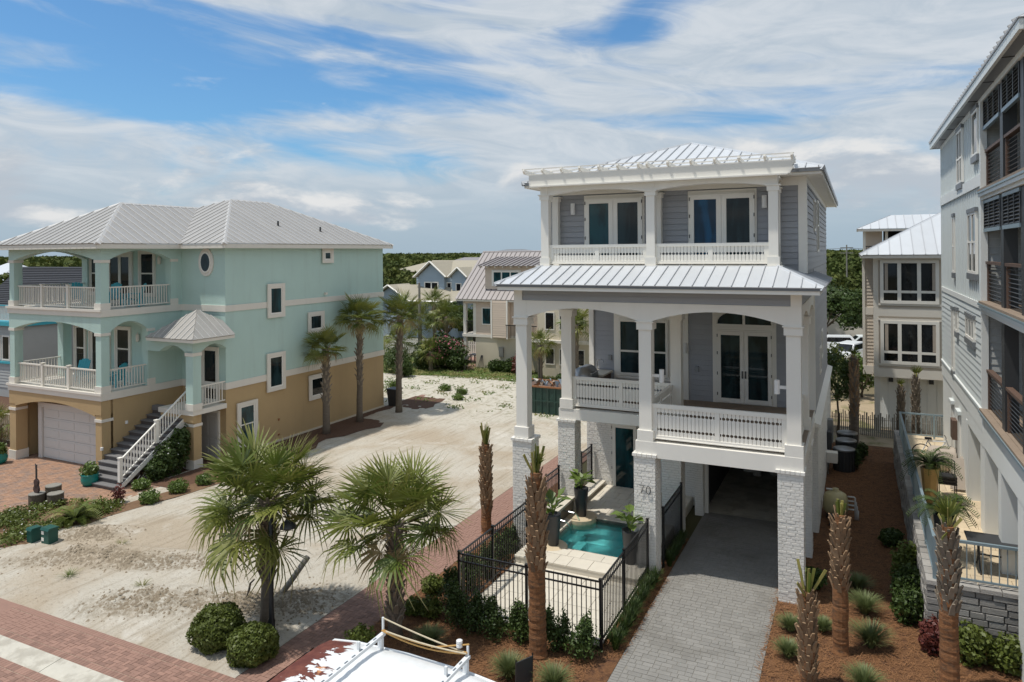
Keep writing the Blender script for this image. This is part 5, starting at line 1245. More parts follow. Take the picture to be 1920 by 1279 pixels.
for q in (rect(-8.9, -5.24, 18.45, PY0 + .02), rect(-8.9, -5.24, PY1 - .02, 25.5), rect(-8.9, PX0 + .02, PY0 + .02, PY1 - .02), rect(PX1 - .02, -5.24, PY0 + .02, PY1 - .02)): up.box(q[0][0], q[1][0], q[0][1], q[2][1], -.02, .28)
up = up.build('upper_patio', 'travertine', None, kind='structure')
pieces('slab', up, slabs(-8.9, -5.24, 18.43, 25.5, .30, hole=(PX0 + .0, PX1, PY0, PY1)), 'travertine', seen=False)
pool = root('swimming_pool', ((PX0 + PX1) / 2, (PY0 + PY1) / 2, -1.1), 'small plunge pool with turquoise water set in pale stone paving', 'pool')
w = MB(); t_ = .02
w.box(PX0, PX1, PY0, PY1, -1.12, -1.1); w.build('pool_floor', 'pool_wall', pool)
for a in ((PX0, PX0 + t_, PY0, PY1), (PX1 - t_, PX1, PY0, PY1), (PX0 + t_, PX1 - t_, PY0, PY0 + t_), (PX0 + t_, PX1 - t_, PY1 - t_, PY1)):
    bx('pool_wall', pool, 'pool_wall', *a, -1.1, .1); bx('tile_band', pool, 'pool_tile', *a, .1, .28)
bx('bench', pool, 'pool_wall', PX0 + .02, PX1 - .02, PY1 - .5, PY1 - .02, -1.1, -.35); bx('bench', pool, 'pool_wall', PX0 + .02, PX0 + .5, PY0 + .02, PY1 - .5, -1.1, -.35)
w = MB(); n = 40; vx = np.linspace(PX0 + .021, PX1 - .021, n); vy = np.linspace(PY0 + .021, PY1 - .021, n); WX, WY = np.meshgrid(vx, vy)
wz = .19 + .006 * fbm(WX, WY, 3, 9, 21)
for sx_, sy_ in ((-8.05, 20.9), (-8.05, 21.7)): d_ = np.hypot(WX - sx_, WY - sy_); wz += .02 * np.cos(d_ * 28) * np.exp(-d_ * 3.2)
i, j = np.meshgrid(np.arange(n - 1), np.arange(n - 1)); i = i.ravel(); j = j.ravel()
wo = quads('water', np.stack([WX.ravel(), WY.ravel(), wz.ravel()], 1), np.stack([j * n + i, j * n + i + 1, (j + 1) * n + i + 1, (j + 1) * n + i], 1), 'water', pool, ORG[pool.name]); wo.data.polygons.foreach_set('use_smooth', [True] * len(wo.data.polygons))
for x, y, r_ in ((-8.25, 22.18, .55), (-8.2, 19.58, .48)):      # rounded coping corners
    MB().lathe((x, y, .05), [(r_, 0), (r_, .25), (r_ - .03, .275)], 22).build('corner_coping', 'travertine_gold', pool)
fw = root('fountain_wall', (-8.75, 22.2, 0), 'low stone capped wall with two water spouts beside the pool', 'wall')
bx('wall', fw, 'pool_tile', -9.02, -8.6, 20.02, 22.48, 0, .72); bx('wall_cap', fw, 'travertine', -9.06, -8.54, 20.02, 22.48, .72, .80); bx('wall', fw, 'travertine', -8.9, -8.56, 23.12, 25.48, 0, .42); bx('wall_cap', fw, 'travertine', -8.95, -8.45, 23.12, 25.48, .42, .48)
for y in (20.9, 21.7):
    MB().tube([(-8.6, y, .56), (-8.28, y, .54)], .028, 7).build('spout', 'steel', fw); MB().tube([(-8.28, y, .54), (-8.2, y, .50), (-8.12, y, .38), (-8.06, y, .2)], [.012, .014, .016, .03], 6).build('water_jet', 'water', fw)
# ---- black metal fences
def metal_fence(label, runs, z0=.1, zt=1.6, group='black metal pool fences', pitch=.112):
    f = root('metal_fence', (*runs[0][0], z0), label, 'fence', group)
    for a, c, posts in runs:
        A_, B2 = Vector((*a, 0)), Vector((*c, 0)); L = (B2 - A_).length; ang = math.atan2(c[1] - a[1], c[0] - a[0]); mid = (A_ + B2) / 2
        for z, h in ((zt - .02, .035), (zt - .2, .03), (z0 + .13, .03)): link('rail', unit('box', 'black'), f, (mid.x, mid.y, z), ang, (L, .035, h))
        n = int(L / pitch)
        for k in range(1, n): p = A_.lerp(B2, k / n); link('picket', unit('box', 'black'), f, (p.x, p.y, (z0 + .08 + zt - .0) / 2), ang, (.018, .018, zt - z0 - .08))
        for q in posts:
            p = A_.lerp(B2, q); link('post', unit('box', 'black'), f, (p.x, p.y, (z0 - .1 + zt + .03) / 2), ang, (.06, .06, zt - z0 + .13)); link('post_cap', unit('box', 'black'), f, (p.x, p.y, zt + .04), ang, (.075, .075, .025))
metal_fence('black metal picket fence round three sides of the pool patio', [((-8.88, 15.30), (-5.22, 15.30), (0, .5, 1)), ((-5.22, 15.33), (-5.22, 19.36), (.44, .99)), ((-8.88, 15.33), (-8.88, 19.36), (.44, .99))], .12)
metal_fence('black metal fence panel between the left brick piers above the fountain wall', [((-9.1, 20.04), (-9.1, 22.46), (0.02, .98))], .2, 1.75)
metal_fence('black metal fence panel between rear brick pier and glazed patio door wall', [((-8.98, 23.14), (-8.98, 25.45), (.02, .5, .98))], .3, 1.75)
metal_fence('black metal fence panel on the driveway side between front and rear pier', [((-4.98, 20.05), (-4.98, 22.5), (.02, .98))], .05, 1.7)
# ================================================================ stone terrace on the right
rt = root('retaining_wall', (1.6, 18.8, 0), 'retaining wall of rough grey stone blocks below the terrace railing', 'wall')
bx1('wall_core', rt, 'stone_joint', 1.43, 1.75, 18.83, 34, 0, 1.36); bx1('wall_core', rt, 'stone_joint', 1.75, 9, 18.83, 19.1, 0, 1.36)
it = []; rows = 9; hh = 1.36 / rows
for r in range(rows):
    x = 1.42 - rr.random() * .3
    while x < 6.0:
        w = rr.uniform(.26, .52); a, c = max(x, 1.40), min(x + w, 6)
        if c - a > .07: it.append(((a + c) / 2, 18.84, (r + .5) * hh, c - a - .014, .10 + rr.uniform(-.02, .03), hh - .012, 0))
        x += w
    y = 18.8 - rr.random() * .3
    while y < 34:
        w = rr.uniform(.26, .52); a, c = max(y, 18.86), min(y + w, 34)
        if c - a > .07: it.append((1.44, (a + c) / 2, (r + .5) * hh, c - a - .014, .09 + rr.uniform(-.02, .03), hh - .012, -math.pi / 2))
        y += w
pieces('stone_block', rt, it, 'stone_block', 'wbrick')
it = [(1.40 + .2 + (k + .5) * .42, 18.93, 1.405, .41, .34, .09, 0) for k in range(14)] + [(1.57, 18.76 + (k + .5) * .42, 1.405, .34, .41, .09, 0) for k in range(36)]
pieces('cap_stone', rt, it, 'stone_block', 'brick', cap=60)
te = MB().box(1.74, 9, 19.1, 34, 0, 1.33).build('terrace', 'trav_joint', None, kind='structure')
pieces('slab', te, slabs(1.76, 7.2, 19.12, 33.9, 1.335, sx=.61, sy=.41), 'travertine_gold', cap=240)
tr_ = root('terrace_railing', (1.6, 18.95, 1.45), 'blue grey metal railing along the edge of the stone terrace', 'railing')
def bar_rail(a, c, posts, z0=1.45, zt=2.42, pitch=.15):
    A_, B2 = Vector((*a, 0)), Vector((*c, 0)); L = (B2 - A_).length; ang = math.atan2(c[1] - a[1], c[0] - a[0]); mid = (A_ + B2) / 2
    for z, h, w in ((zt - .03, .06, .07), (z0 + .1, .045, .04)): link('rail', unit('box', 'rail_blue'), tr_, (mid.x, mid.y, z), ang, (L, w, h))
    n = int(L / pitch)
    for k in range(1, n): p = A_.lerp(B2, k / n); link('baluster', unit('box', 'rail_blue'), tr_, (p.x, p.y, (z0 + .1 + zt - .05) / 2), ang, (.02, .02, zt - z0 - .15))
    for q in posts: p = A_.lerp(B2, q); link('post', unit('box', 'rail_blue'), tr_, (p.x, p.y, (z0 + zt) / 2), ang, (.07, .07, zt - z0))
bar_rail((1.58, 18.95), (1.58, 32.9), (0, .15, .3, .45, .6, .8, 1)); bar_rail((1.6, 18.93), (6.2, 18.93), (.0, .42, .8)); bar_rail((1.6, 32.9), (3.95, 32.9), (.5, 1), pitch=.17)
# wooden stake fence behind
sf = root('stake_fence', (1, 40, 0), 'weathered wooden stake fence in front of the tan house', 'fence')
for k in range(62):
    f = k / 61; x = -1.3 + f * 5.2; y = 38.6 + .15 * math.sin(f * 9); h = 1.05 + .12 * math.sin(k * 1.7)
    m = MB(); m.solid([(x, y, 0), (x + .05, y, 0), (x + .05 + random.uniform(-.02, .02), y, h), (x + random.uniform(-.02, .02), y, h)], (0, .02, 0)); m.build('stake', 'log_grey', sf)
for z in (.3, .8): MB().tube([(-1.3, 38.62, z), (3.9, 38.62, z)], .012, 5).build('wire', 'log_grey', sf)
wf = root('white_picket_fence', (-35, 54, 0), 'white picket fence behind the flowering shrub', 'fence')
for k in range(60): bx('picket', wf, 'white', -39 + k * .18, -38.88 + k * .18, 54.0, 54.03, .0, 1.35 + .03 * (k % 2))
for z in (.4, 1.05): bx('rail', wf, 'white', -39, -28.2, 54.031, 54.07, z, z + .08)
wf = root('white_picket_fence', (-1, 57, 0), 'white picket fence before the far car park', 'fence')
for k in range(34): bx('picket', wf, 'white', -3 + k * .16, -2.92 + k * .16, 57.0, 57.03, 0, 1.3)
for z in (.3, 1.1): bx('rail', wf, 'white', -3, 2.4, 57.031, 57.07, z, z + .08)
sheet('car_park', 'concrete', rect(-12, 4, 58, 80), .01)
# ================================================================ vegetation
def frond_mesh(seed, Lp, Rb, droop, m, n=32, spread=135, fold=.28, stiff=.5, cut=1.0):
    r = random.Random(seed); b = MB()
    b.tube([(0, 0, 0), (Lp * .5, 0, .05 * Lp), (Lp, 0, 0)], [.020, .014, .010], 4)
    for k in range(n):
        a = R(-spread + 2 * spread * (k + .5) / n) + r.uniform(-.03, .03)
        L = Rb * (1 - .30 * (abs(a) / R(spread)) ** 2) * r.uniform(.9, 1.08) * cut
        c, s = math.cos(a), math.sin(a); w = Rb * .026 * r.uniform(.8, 1.2)
        px, py = -s, c; pts = []
        dr = droop * r.uniform(.5, 1.7); zj = r.uniform(-.13, .13) * Rb
        for t, ww in ((0.02, .25), (.38, 1.0), (.72, .72), (1.0, .06 if cut == 1 else .5)):
            x = Lp + c * L * t; y = s * L * t
            z = fold * abs(s) * L * t * (1 - .6 * t) - dr * L * max(0, t - stiff) ** 2 * 2.2 - .10 * L * t * t * droop + zj * t
            pts.append(((x + px * w * ww, y + py * w * ww, z - .012 * ww), (x - px * w * ww, y - py * w * ww, z + .012 * ww)))
        vs = [p for q in pts for p in q]; b.add(vs, [(0, 1, 3, 2), (2, 3, 5, 4), (4, 5, 7, 6)])
    return b.mesh('frond', m)
FR = [frond_mesh(i, .92, .80, d, 'frond', 30, 150, stiff=st) for i, (d, st) in enumerate(((.08, .8), (.2, .7), (.4, .6), (.7, .5)))]
FD = frond_mesh(9, .55, .6, .8, 'frond_dry', 22, 120, stiff=.4)
FS = [frond_mesh(20 + i, .85, .80, d, 'frond', 22, 150, stiff=.5) for i, d in enumerate((.2, .5, .9))]
FSD = frond_mesh(29, .5, .6, .9, 'frond_dry', 16, stiff=.4)
def boot_mesh(m):
    b = MB()
    b.add([(-.055, 0, 0), (.055, 0, 0), (.045, .055, .16), (-.045, .055, .16), (-.030, .11, .27), (.030, .11, .27), (-.06, -.03, 0), (.06, -.03, 0), (.04, .02, .18), (-.04, .02, .18), (-.022, .085, .28), (.022, .085, .28)],
          [(0, 1, 2, 3), (3, 2, 5, 4), (7, 6, 9, 8), (8, 9, 10, 11), (4, 5, 11, 10), (1, 7, 8, 2), (2, 8, 11, 5), (6, 0, 3, 9), (9, 3, 4, 10), (0, 6, 7, 1)])
    return b.mesh('leaf_base', m)
BOOT = {m: boot_mesh(m) for m in ('boot', 'boot_grey')}
def trunk_pts(x, y, h, lean, seed, n=9):
    r = random.Random(seed); return [(x + lean[0] * (k / n) ** 1.6 + r.uniform(-.01, .01), y + lean[1] * (k / n) ** 1.6 + r.uniform(-.01, .01), -.05 + (h + .05) * k / n) for k in range(n + 1)]
def boots(p, P, rad, z0, z1, n, m, s=1.0, seed=0, fl=(.45, 1.0)):
    r = random.Random(seed); h = P[-1][2]
    for k in range(n):
        z = z0 + (z1 - z0) * (k + .5) / n; f = z / h * (len(P) - 1); i = min(int(f), len(P) - 2); q = Vector(P[i]).lerp(Vector(P[i + 1]), f - i)
        a = k * 2.39996 + r.uniform(-.2, .2); sc = s * r.uniform(.8, 1.25)
        link('leaf_base', BOOT[m], p, (q.x + math.cos(a) * rad, q.y + math.sin(a) * rad, z - .1 * s), a - math.pi / 2, (sc, sc * r.uniform(*fl), sc))
def palm(x, y, h, R_, n, label, seed, rt=.15, lean=(0, 0), nb=50, near=True, dry=.12, group='cabbage palms', bz=.35):
    r = random.Random(seed); p = root('palm_tree', (x, y, 0), label, 'palm', group)
    P = trunk_pts(x, y, h, lean, seed); m = len(P)
    MB().tube(P, [rt * (1.12 - .25 * k / (m - 1)) if k else rt * 1.35 for k in range(m)], 12 if near else 8).build('trunk', 'palm_trunk', p, True)
    if nb: boots(p, P, rt * .92, h * bz, h + .05, int(nb * 1.4), 'boot_grey', .9 if near else .8, seed, (.8, 1.5))
    t = Vector(P[-1]); S_ = R_ / 1.75
    fr, fd = (FR, FD) if near else (FS, FSD)
    for k in range(n):
        f = k / (n - 1); a = k * 2.39996 + r.uniform(-.25, .25)
        pitch = R((60 - 92 * f if near else 82 - 130 * f ** .95) + r.uniform(-14, 14)); dead = f > .86 and r.random() < dry * 5
        me = fd if dead else fr[min(len(fr) - 1, int(f * len(fr) + r.uniform(-.3, .5)))]
        sc = S_ * r.uniform(.85, 1.1) * (.85 if f < .1 else 1)
        link('frond', me, p, (t.x, t.y, t.z - .25 * f + .1), scale=(sc, sc, sc), rot=(r.uniform(-.5, .5), -pitch, a))
    return p
palm(-13.05, 13.12, 2.98, 2.05, 50, 'bushy cabbage palm on the sand with grey lamp post in front', 1, .145, (.1, -.02), 90)
palm(-9.82, 13.9, 2.62, 2.0, 40, 'spreading cabbage palm at the brick path edge above the van', 2, .145, (.02, 0), 80, bz=.1)
palm(-23.9, 28.1, 4.25, 1.35, 40, 'shortest palm of three before the mint house side wall', 3, .17, (0, 0), 40, dry=.2)
palm(-23.93, 30.8, 5.55, 1.55, 40, 'tall palm in the middle of three by the mint house wall', 4, .15, (.05, 0), 40, dry=.3)
palm(-23.3, 33.5, 5.5, 1.65, 40, 'palm past the rear corner of the mint house, outermost of the three', 5, .16, (.1, .1), 40, dry=.35)
for k, (x, y, h, rr_, lb) in enumerate(((-30.4, 50.6, 3.8, 1.9, 'palm behind the pink flowering shrub beside the beige house'), (-32.6, 50.0, 3.4, 1.8, 'palm standing left of the pink flowering shrub before the picket fence'), (-32.9, 47.2, 1.9, 2.0, 'short full palm behind the outermost mint house palm'), (-29.4, 46.6, 1.5, 1.5, 'short palm in shade beside the pink flowering shrub'), (-20.0, 46.0, 2.5, 1.6, 'palm beside the beige house posts seen through the white porch'), (-17.4, 46.3, 4.0, 1.7, 'taller palm seen through the white porch beside its rear column'), (-34.6, 55.5, 4.4, 2.0, 'palm behind the white picket fence near the blue house'), (-28.9, 56, 5.2, 2.0, 'palm behind the corner post of the beige house'))):
    palm(x, y, h, rr_, 26, lb, 40 + k, .17, (0, 0), 16, False, .1)
for k, (x, y) in enumerate(((-37.2, 20.2), (-37.6, 18.8))): palm(x, y, .9 + k * .3, 1.3, 18, ('low palm by the left side of the mint garage', 'low palm beside the picket gate left of the mint house')[k], 70 + k, .12, (0, 0), 8, False)

def stalk_mesh(seed, m, L=1.0):
    r = random.Random(seed); b = MB()
    b.solid([(-.018, 0, 0), (.018, 0, 0), (.026, 0, L * .55), (.030, 0, L), (-.030, 0, L), (-.026, 0, L * .55)], (0, .014, 0)); return b.mesh('cut_stalk', m)
STK = [stalk_mesh(0, 'stalk'), stalk_mesh(1, 'frond')]
FCUT = frond_mesh(77, .25, .55, .1, 'frond', 22, 62, .35, .9, .85)
def cut_palm(x, y, h, label, seed, rt=.15, zf=.45, ns=8, L=.6, sp=.35, fans=(), nb=60, bm='boot', lean=(0, 0), fiber='palm_fiber', taper=1.0):
    r = random.Random(seed); p = root('transplanted_palm', (x, y, 0), label, 'palm', 'freshly planted palms with cut crowns')
    P = trunk_pts(x, y, h, lean, seed, 12); m = len(P)
    D = [tuple(Vector(P[i]).lerp(Vector(P[i + 1]), q / 6)) for i in range(m - 1) for q in range(6)] + [P[-1]]; q_ = len(D)
    MB().tube(D, [rt * (1.0 - .12 * k / q_) * (1.12 if k < 3 else 1) * (1 if k < q_ - 10 else .72) * r.uniform(.955, 1.045) for k in range(q_)], 14).build('trunk', fiber, p)
    boots(p, P, rt * .88, h * zf, h * .95, int(nb * 1.7), bm, .92, seed)
    boots(p, P, rt * .5, h * .93, h + .02, 10, bm, .7, seed + 1)
    t = Vector(P[-1])
    for k in range(ns):
        a = k * 2.39996 + r.uniform(-.3, .3); ti = sp * r.uniform(.1, 1.0) * (k / ns + .25); s = L * r.uniform(.65, 1.1)
        link('cut_stalk', STK[r.random() < .35], p, (t.x + .03 * math.cos(a), t.y + .03 * math.sin(a), t.z - .12), scale=(1, 1, s), rot=(0, ti, a))
    for a, pitch, s in fans: link('frond', FCUT, p, (t.x, t.y, t.z - .05), scale=(s, s, s), rot=(0, -R(pitch), a))
    return p
cut_palm(-6.45, 14.56, 4.1, 'tallest cropped palm in front of the pool fence with red fibrous lower trunk', 11, .20, .48, 9, .75, .5, ((1.2, 84, .9), (-1.9, 84, .8)), 70)
cut_palm(-10.74, 20.26, 2.85, 'cropped palm between brick path and left brick pier', 12, .17, .25, 10, .75, .5, ((.4, 86, .9),), 70)
cut_palm(-.36, 17.5, 3.1, 'cropped palm with stubby cut stalks before the pool filter tank', 13, .17, .47, 9, .42, .55, (), 60)
cut_palm(-.94, 15.84, 1.97, 'short cropped palm with long spread stalks in front of the right brick pier', 14, .16, .1, 9, .75, .75, (), 60, 'boot')
cut_palm(1.65, 16.85, 3.4, 'cropped palm with a trimmed green fan in front of the stone retaining wall', 15, .18, .5, 8, .5, 1.5, ((-1.2, 80, .95), (1.6, 78, .8)), 60, 'boot_grey')
cut_palm(1.75, 35.6, 3.0, 'thin cropped palm behind the terrace end rail with pale yellow top', 16, .14, .3, 6, .3, .5, ((-1.5, 75, .6),), 40, 'boot_grey', fiber='palm_trunk'); cut_palm(2.3, 35.4, 3.5, 'cropped palm behind the terrace end rail with a bent green top', 17, .15, .3, 4, .3, .4, ((-1.5, 75, .8), (0, 60, .7)), 44, 'boot_grey', fiber='palm_trunk')
cut_palm(-.1, 36.9, 4.0, 'cropped palm beside the air conditioners at the back of the white house', 18, .2, .3, 5, .4, .4, ((-1.5, 80, .8),), 44, fiber='palm_trunk')

def leaf_quads(C, N, s, jitter=.6, asp=1.7):
    """rhombic leaves at centres C facing roughly N"""
    n = len(C); N = N + rng.normal(0, jitter, (n, 3)); N /= np.linalg.norm(N, axis=1)[:, None] + 1e-9
    t = rng.normal(0, 1, (n, 3)); t -= (t * N).sum(1)[:, None] * N; t /= np.linalg.norm(t, axis=1)[:, None] + 1e-9
    b = np.cross(N, t); sz = (s * rng.uniform(.6, 1.3, n))[:, None]
    V = np.stack([C - t * sz * asp / 2, C + b * sz / 2 + N * sz * .1, C + t * sz * asp / 2, C - b * sz / 2 + N * sz * .1], 1).reshape(-1, 3)
    return V, np.arange(n * 4).reshape(-1, 4)
def ball_pts(c, r, n, shell=.35, flat=True, lob=.18, seed=1):
    d = rng.normal(0, 1, (n, 3)); d /= np.linalg.norm(d, axis=1)[:, None]
    q = 1 + lob * np.sin(d[:, 0] * 5 + seed) * np.cos(d[:, 1] * 6 + seed * 2) + lob * .7 * np.sin(d[:, 2] * 7 + d[:, 0] * 4 + seed)
    rad = q * (1 - shell * rng.random(n) ** 1.6)
    P = np.array(c) + d * rad[:, None] * np.array(r)
    if flat: k = P[:, 2] > .02; return P[k], d[k]
    return P, d
def shrub(name, lobes, n, s, m, label, group=None, stem='bark', cat='shrub', extra=None, shell=.4, lob=.18, jit=.6, fol='foliage'):
    x, y = lobes[0][0][:2]; o = root(name, (x, y, 0), label, cat, group)
    Vs, Fs, b0 = [], [], 0; tot = sum(l[1][0] * l[1][2] for l in lobes)
    for k, (c, r) in enumerate(lobes):
        P, d = ball_pts(c, r, int(n * r[0] * r[2] / tot), shell, True, lob, k * 1.7 + x); V, F = leaf_quads(P, d, s, jit); Vs.append(V); Fs.append(F + b0); b0 += len(V)
    quads(fol, np.concatenate(Vs), np.concatenate(Fs), m, o, (x, y, 0))
    b = MB()
    for c, r in lobes:
        for q in range(3): b.tube([(x + random.uniform(-.04, .04), y + random.uniform(-.04, .04), -.02), ((x + c[0]) / 2, (y + c[1]) / 2, c[2] * .5), (c[0] + random.uniform(-.4, .4) * r[0], c[1] + random.uniform(-.4, .4) * r[1], c[2] + r[2] * .5)], [.02, .014, .006], 5)
    b.build('stems', stem, o)
    if extra:
        mm, nn, ss = extra; P, d = ball_pts(lobes[0][0], tuple(v * 1.03 for v in lobes[0][1]), nn, .12, True, lob, x); k = d[:, 2] > -.2; V, F = leaf_quads(P[k], d[k], ss, .5, 1.2); quads('flowers', V, F, mm, o, (x, y, 0))['kind'] = 'stuff'
    return o
for x, y, r, h, lb in ((-13.3, 11.85, .60, .90, 'round clipped bush at the sidewalk, the larger of the two'), (-12.08, 11.72, .52, .80, 'round clipped bush beside the lamp post foot, the smaller of the two')):
    shrub('clipped_bush', [((x, y, h * .46), (r, r, h * .54))], 9000, .045, 'leaf', lb, 'clipped bushes', shell=.28, lob=.10, jit=.7)
for k, (x, y, r, h) in enumerate(((-8.75, 14.95, .36, 1.0), (-8.25, 14.85, .34, .85), (-7.7, 14.85, .36, .85), (-7.05, 14.95, .34, .80), (-6.15, 14.98, .34, .85), (-5.5, 14.85, .36, .9), (-9.3, 15.7, .34, .9), (-9.3, 16.6, .33, .9), (-9.3, 17.5, .33, .85), (-9.3, 18.4, .33, .85), (-9.4, 19.3, .3, .7))):
    L = [((x, y, h * .42), (r, r, h * .45))] + [((x + random.uniform(-.2, .2), y + random.uniform(-.15, .15), h * .75), (.09, .09, h * .38)) for q in range(4)]
    shrub('hedge_shrub', L, 2300, .040, 'leaf_dark', ('dark upright evergreen shrub in the row between the pool fence front and the van' if y < 15.2 else 'dark upright evergreen shrub in the row between the pool fence side and the brick path'), 'shrubs along the pool fence', shell=.8, lob=.2, jit=.9)
for k, (x, y, r, h, lb) in enumerate(((-10.15, 16.1, .3, .45, 'small yellowish shrub near the path by the pool fence corner'), (-10.0, 14.95, .26, .4, 'small green shrub in pine straw beside the spreading palm'), (-10.3, 13.2, .34, .42, 'low bright shrub between path and van'), (-9.9, 17.6, .28, .5, 'small shrub between brick path and the cropped palm'), (-9.55, 15.0, .3, .5, 'small loose shrub at the fence corner'))):
    shrub('small_shrub', [((x, y, h * .5), (r, r, h * .5))], 1300, .05, 'leaf', lb, 'small shrubs in the pine straw', shell=.8, jit=.9)
for x, y, r, h, m_, lb in ((1.12, 21.5, .34, 1.25, 'leaf', 'tall glossy shrub against the side of the stone wall'), (1.1, 20.5, .36, 1.0, 'leaf_dark', 'dark shrub against the stone wall behind its corner'), (1.08, 19.6, .36, .85, 'leaf_dark', 'dark rounded shrub at the stone wall corner'), (1.5, 18.35, .28, .75, 'leaf_red', 'reddish brown shrub at the corner of the stone wall'), (2.2, 18.3, .42, .8, 'leaf', 'green shrub below the stone wall beside the reddish one'), (2.9, 18.2, .42, .75, 'leaf', 'green shrub below the stone wall, middle of the row'), (3.5, 18.1, .38, .65, 'leaf_dark', 'green shrub below the stone wall at the far end'), (-.2, 32.4, .36, .8, 'leaf_dark', 'dark shrub beside the air conditioner'), (.1, 34, .3, .7, 'leaf_dark', 'dark shrub behind the air conditioners'), (.9, 24.5, .3, .5, 'leaf_dark', 'low dark shrub in shade halfway along the stone wall'), (-1.1, 20.6, .3, .5, 'leaf_dark', 'low dark shrub beside the right brick pier')):
    shrub('wall_shrub', [((x, y, h * .5), (r, r, h * .5)), ((x + .15, y - .1, h * .72), (r * .6, r * .6, h * .33))], 2200, .06, m_, lb, 'shrubs beside the stone wall', shell=.8, jit=.9)
for x, y, r, h, lb in ((-24.8, 18.5, .3, .42, 'small round shrub at the foot of the stair lattice'), (-23.1, 17.55, .34, .5, 'small round shrub at the sand edge below the stairs'), (-23.15, 18.8, .36, .5, 'small round shrub midway along the sand edge'), (-23.0, 19.9, .32, .45, 'small round shrub behind the bushy palm'), (-24.2, 21.6, .3, .4, 'small shrub beside the ground floor door')):
    shrub('bed_shrub', [((x, y, h * .5), (r, r, h * .5))], 1500, .05, 'leaf_bright', lb, 'small round shrubs by the mint house', shell=.6, jit=.8)
shrub('climbing_shrub', [((-25.25, 20.2, .75), (.42, .75, .75)), ((-25.3, 20.7, 1.35), (.3, .5, .5)), ((-25.2, 19.5, .45), (.35, .5, .45))], 4200, .08, 'leaf_dark', 'large dark climbing shrub over the stair lattice', None, shell=.6, jit=.8, extra=('flower_white', 40, .05))
shrub('red_shrub', [((-24.16, 17.11, .35), (.22, .22, .35))], 350, .06, 'leaf_red', 'sparse dark red shrub at the edge of the mint driveway', None, shell=.9, jit=.9)
shrub('oleander', [((-28.9, 47.7, 1.3), (1.7, 1.2, 1.35)), ((-30.3, 47.2, 1.0), (1.0, 1.0, 1.0)), ((-27.6, 47.6, .8), (.9, .9, .8))], 9000, .13, 'leaf_dark', 'large shrub with pink flowers in front of the beige house', None, shell=.6, jit=.8, extra=('flower', 420, .11))
for k, (x, y, r, h, m_, lb) in enumerate(((-31.4, 44.8, 1.1, 2.0, 'leaf_dark', 'dark tall shrub behind the outermost mint house palm'), (-29.9, 43.6, .7, 1.2, 'leaf_dark', 'dark shrub near the rear corner of the mint house'), (-24.6, 48.2, .6, .9, 'leaf_dark', 'dark bush under the meter box of the beige house'), (-23.4, 48.2, .7, 1.0, 'leaf_dark', 'dark bush beside the bay of the beige house'), (-22.4, 47.6, .5, 1.7, 'leaf_red', 'tall dry grass clump by the beige house posts'), (-17.9, 45.4, .6, .8, 'leaf_dark', 'dark bush behind the barbecue grill'), (-27.2, 38.3, .6, 1.0, 'leaf_bright', 'bright yellow green shrub at the rear corner of the mint house'), (-22.6, 39.4, .35, .45, 'leaf_bright', 'bright low shrub on the sand, outer one of a pair'), (-24.2, 40.0, .38, .5, 'leaf_bright', 'bright low shrub on the sand, inner one of a pair'), (-22.0, 37.9, .35, .4, 'leaf_bright', 'small weed clump at the tip of the mulch bed'))):
    shrub('yard_shrub', [((x, y, h * .5), (r, r, h * .5)), ((x + r * .5, y, h * .45), (r * .6, r * .6, h * .4))], 700 if m_ == 'leaf_bright' else 2200, .07 if m_ == 'leaf_bright' else .10, m_, lb, None, shell=.8, jit=.9)

def grass_clump(x, y, h, r, n, m, label, group, seed, name='ornamental_grass'):
    g = np.random.default_rng(seed); a = g.uniform(0, 6.28, n); lean = g.uniform(.1, 1.0, n) ** .8 * r; L = h * g.uniform(.7, 1.15, n); w = .006
    bx0, by0 = x + np.cos(a) * .05 * g.random(n), y + np.sin(a) * .05 * g.random(n); V = []
    for t, k in ((0, 1), (.5, .9), (.82, .6), (1, .1)):
        d = lean * t ** 1.7; zz = L * (t - .30 * (lean / r) * t ** 2.5); px, py = -np.sin(a) * w * k, np.cos(a) * w * k; cx_, cy_ = bx0 + np.cos(a) * d, by0 + np.sin(a) * d
        V += [np.stack([cx_ + px, cy_ + py, zz], 1), np.stack([cx_ - px, cy_ - py, zz], 1)]
    V = np.stack(V, 1); F = []
    base = np.arange(n) * 8
    F = np.concatenate([np.stack([base + 2 * s, base + 2 * s + 1, base + 2 * s + 3, base + 2 * s + 2], 1) for s in range(3)])
    o = quads(name, V.reshape(-1, 3), F, m, None, (x, y, 0)); return tag(o, label, 'grass', group)
for k, (x, y, h, r, lb) in enumerate(((-6.65, 13.5, .55, .5, 'feathery grass clump behind the van rear corner'), (-5.65, 13.55, .5, .5, 'feathery grass clump at the foot of the tallest cropped palm'), (-8.8, 13.8, .5, .5, 'blue green grass clump between the spreading palm and the fence'), (.25, 18.0, .6, .6, 'largest grass clump right of the stubby cropped palm'), (.15, 19.6, .55, .55, 'grass clump behind the largest one near the stone wall'), (.1, 16.2, .5, .5, 'grass clump in front of the stubby cropped palm'), (-1.45, 18.0, .4, .4, 'grass clump at the foot of the right brick pier'), (-1.4, 16.8, .42, .4, 'grass clump at the driveway edge beside the short cropped palm'), (.0, 20.9, .45, .5, 'grass clump in shade beside the white house'), (-.75, 18.3, .35, .35, 'small grass clump behind the stubby cropped palm'), (-.5, 15.2, .4, .4, 'grass clump beside the short cropped palm'))):
    grass_clump(x, y, h, r, 520, 'leaf_blue', lb, 'ornamental grass clumps', 100 + k)
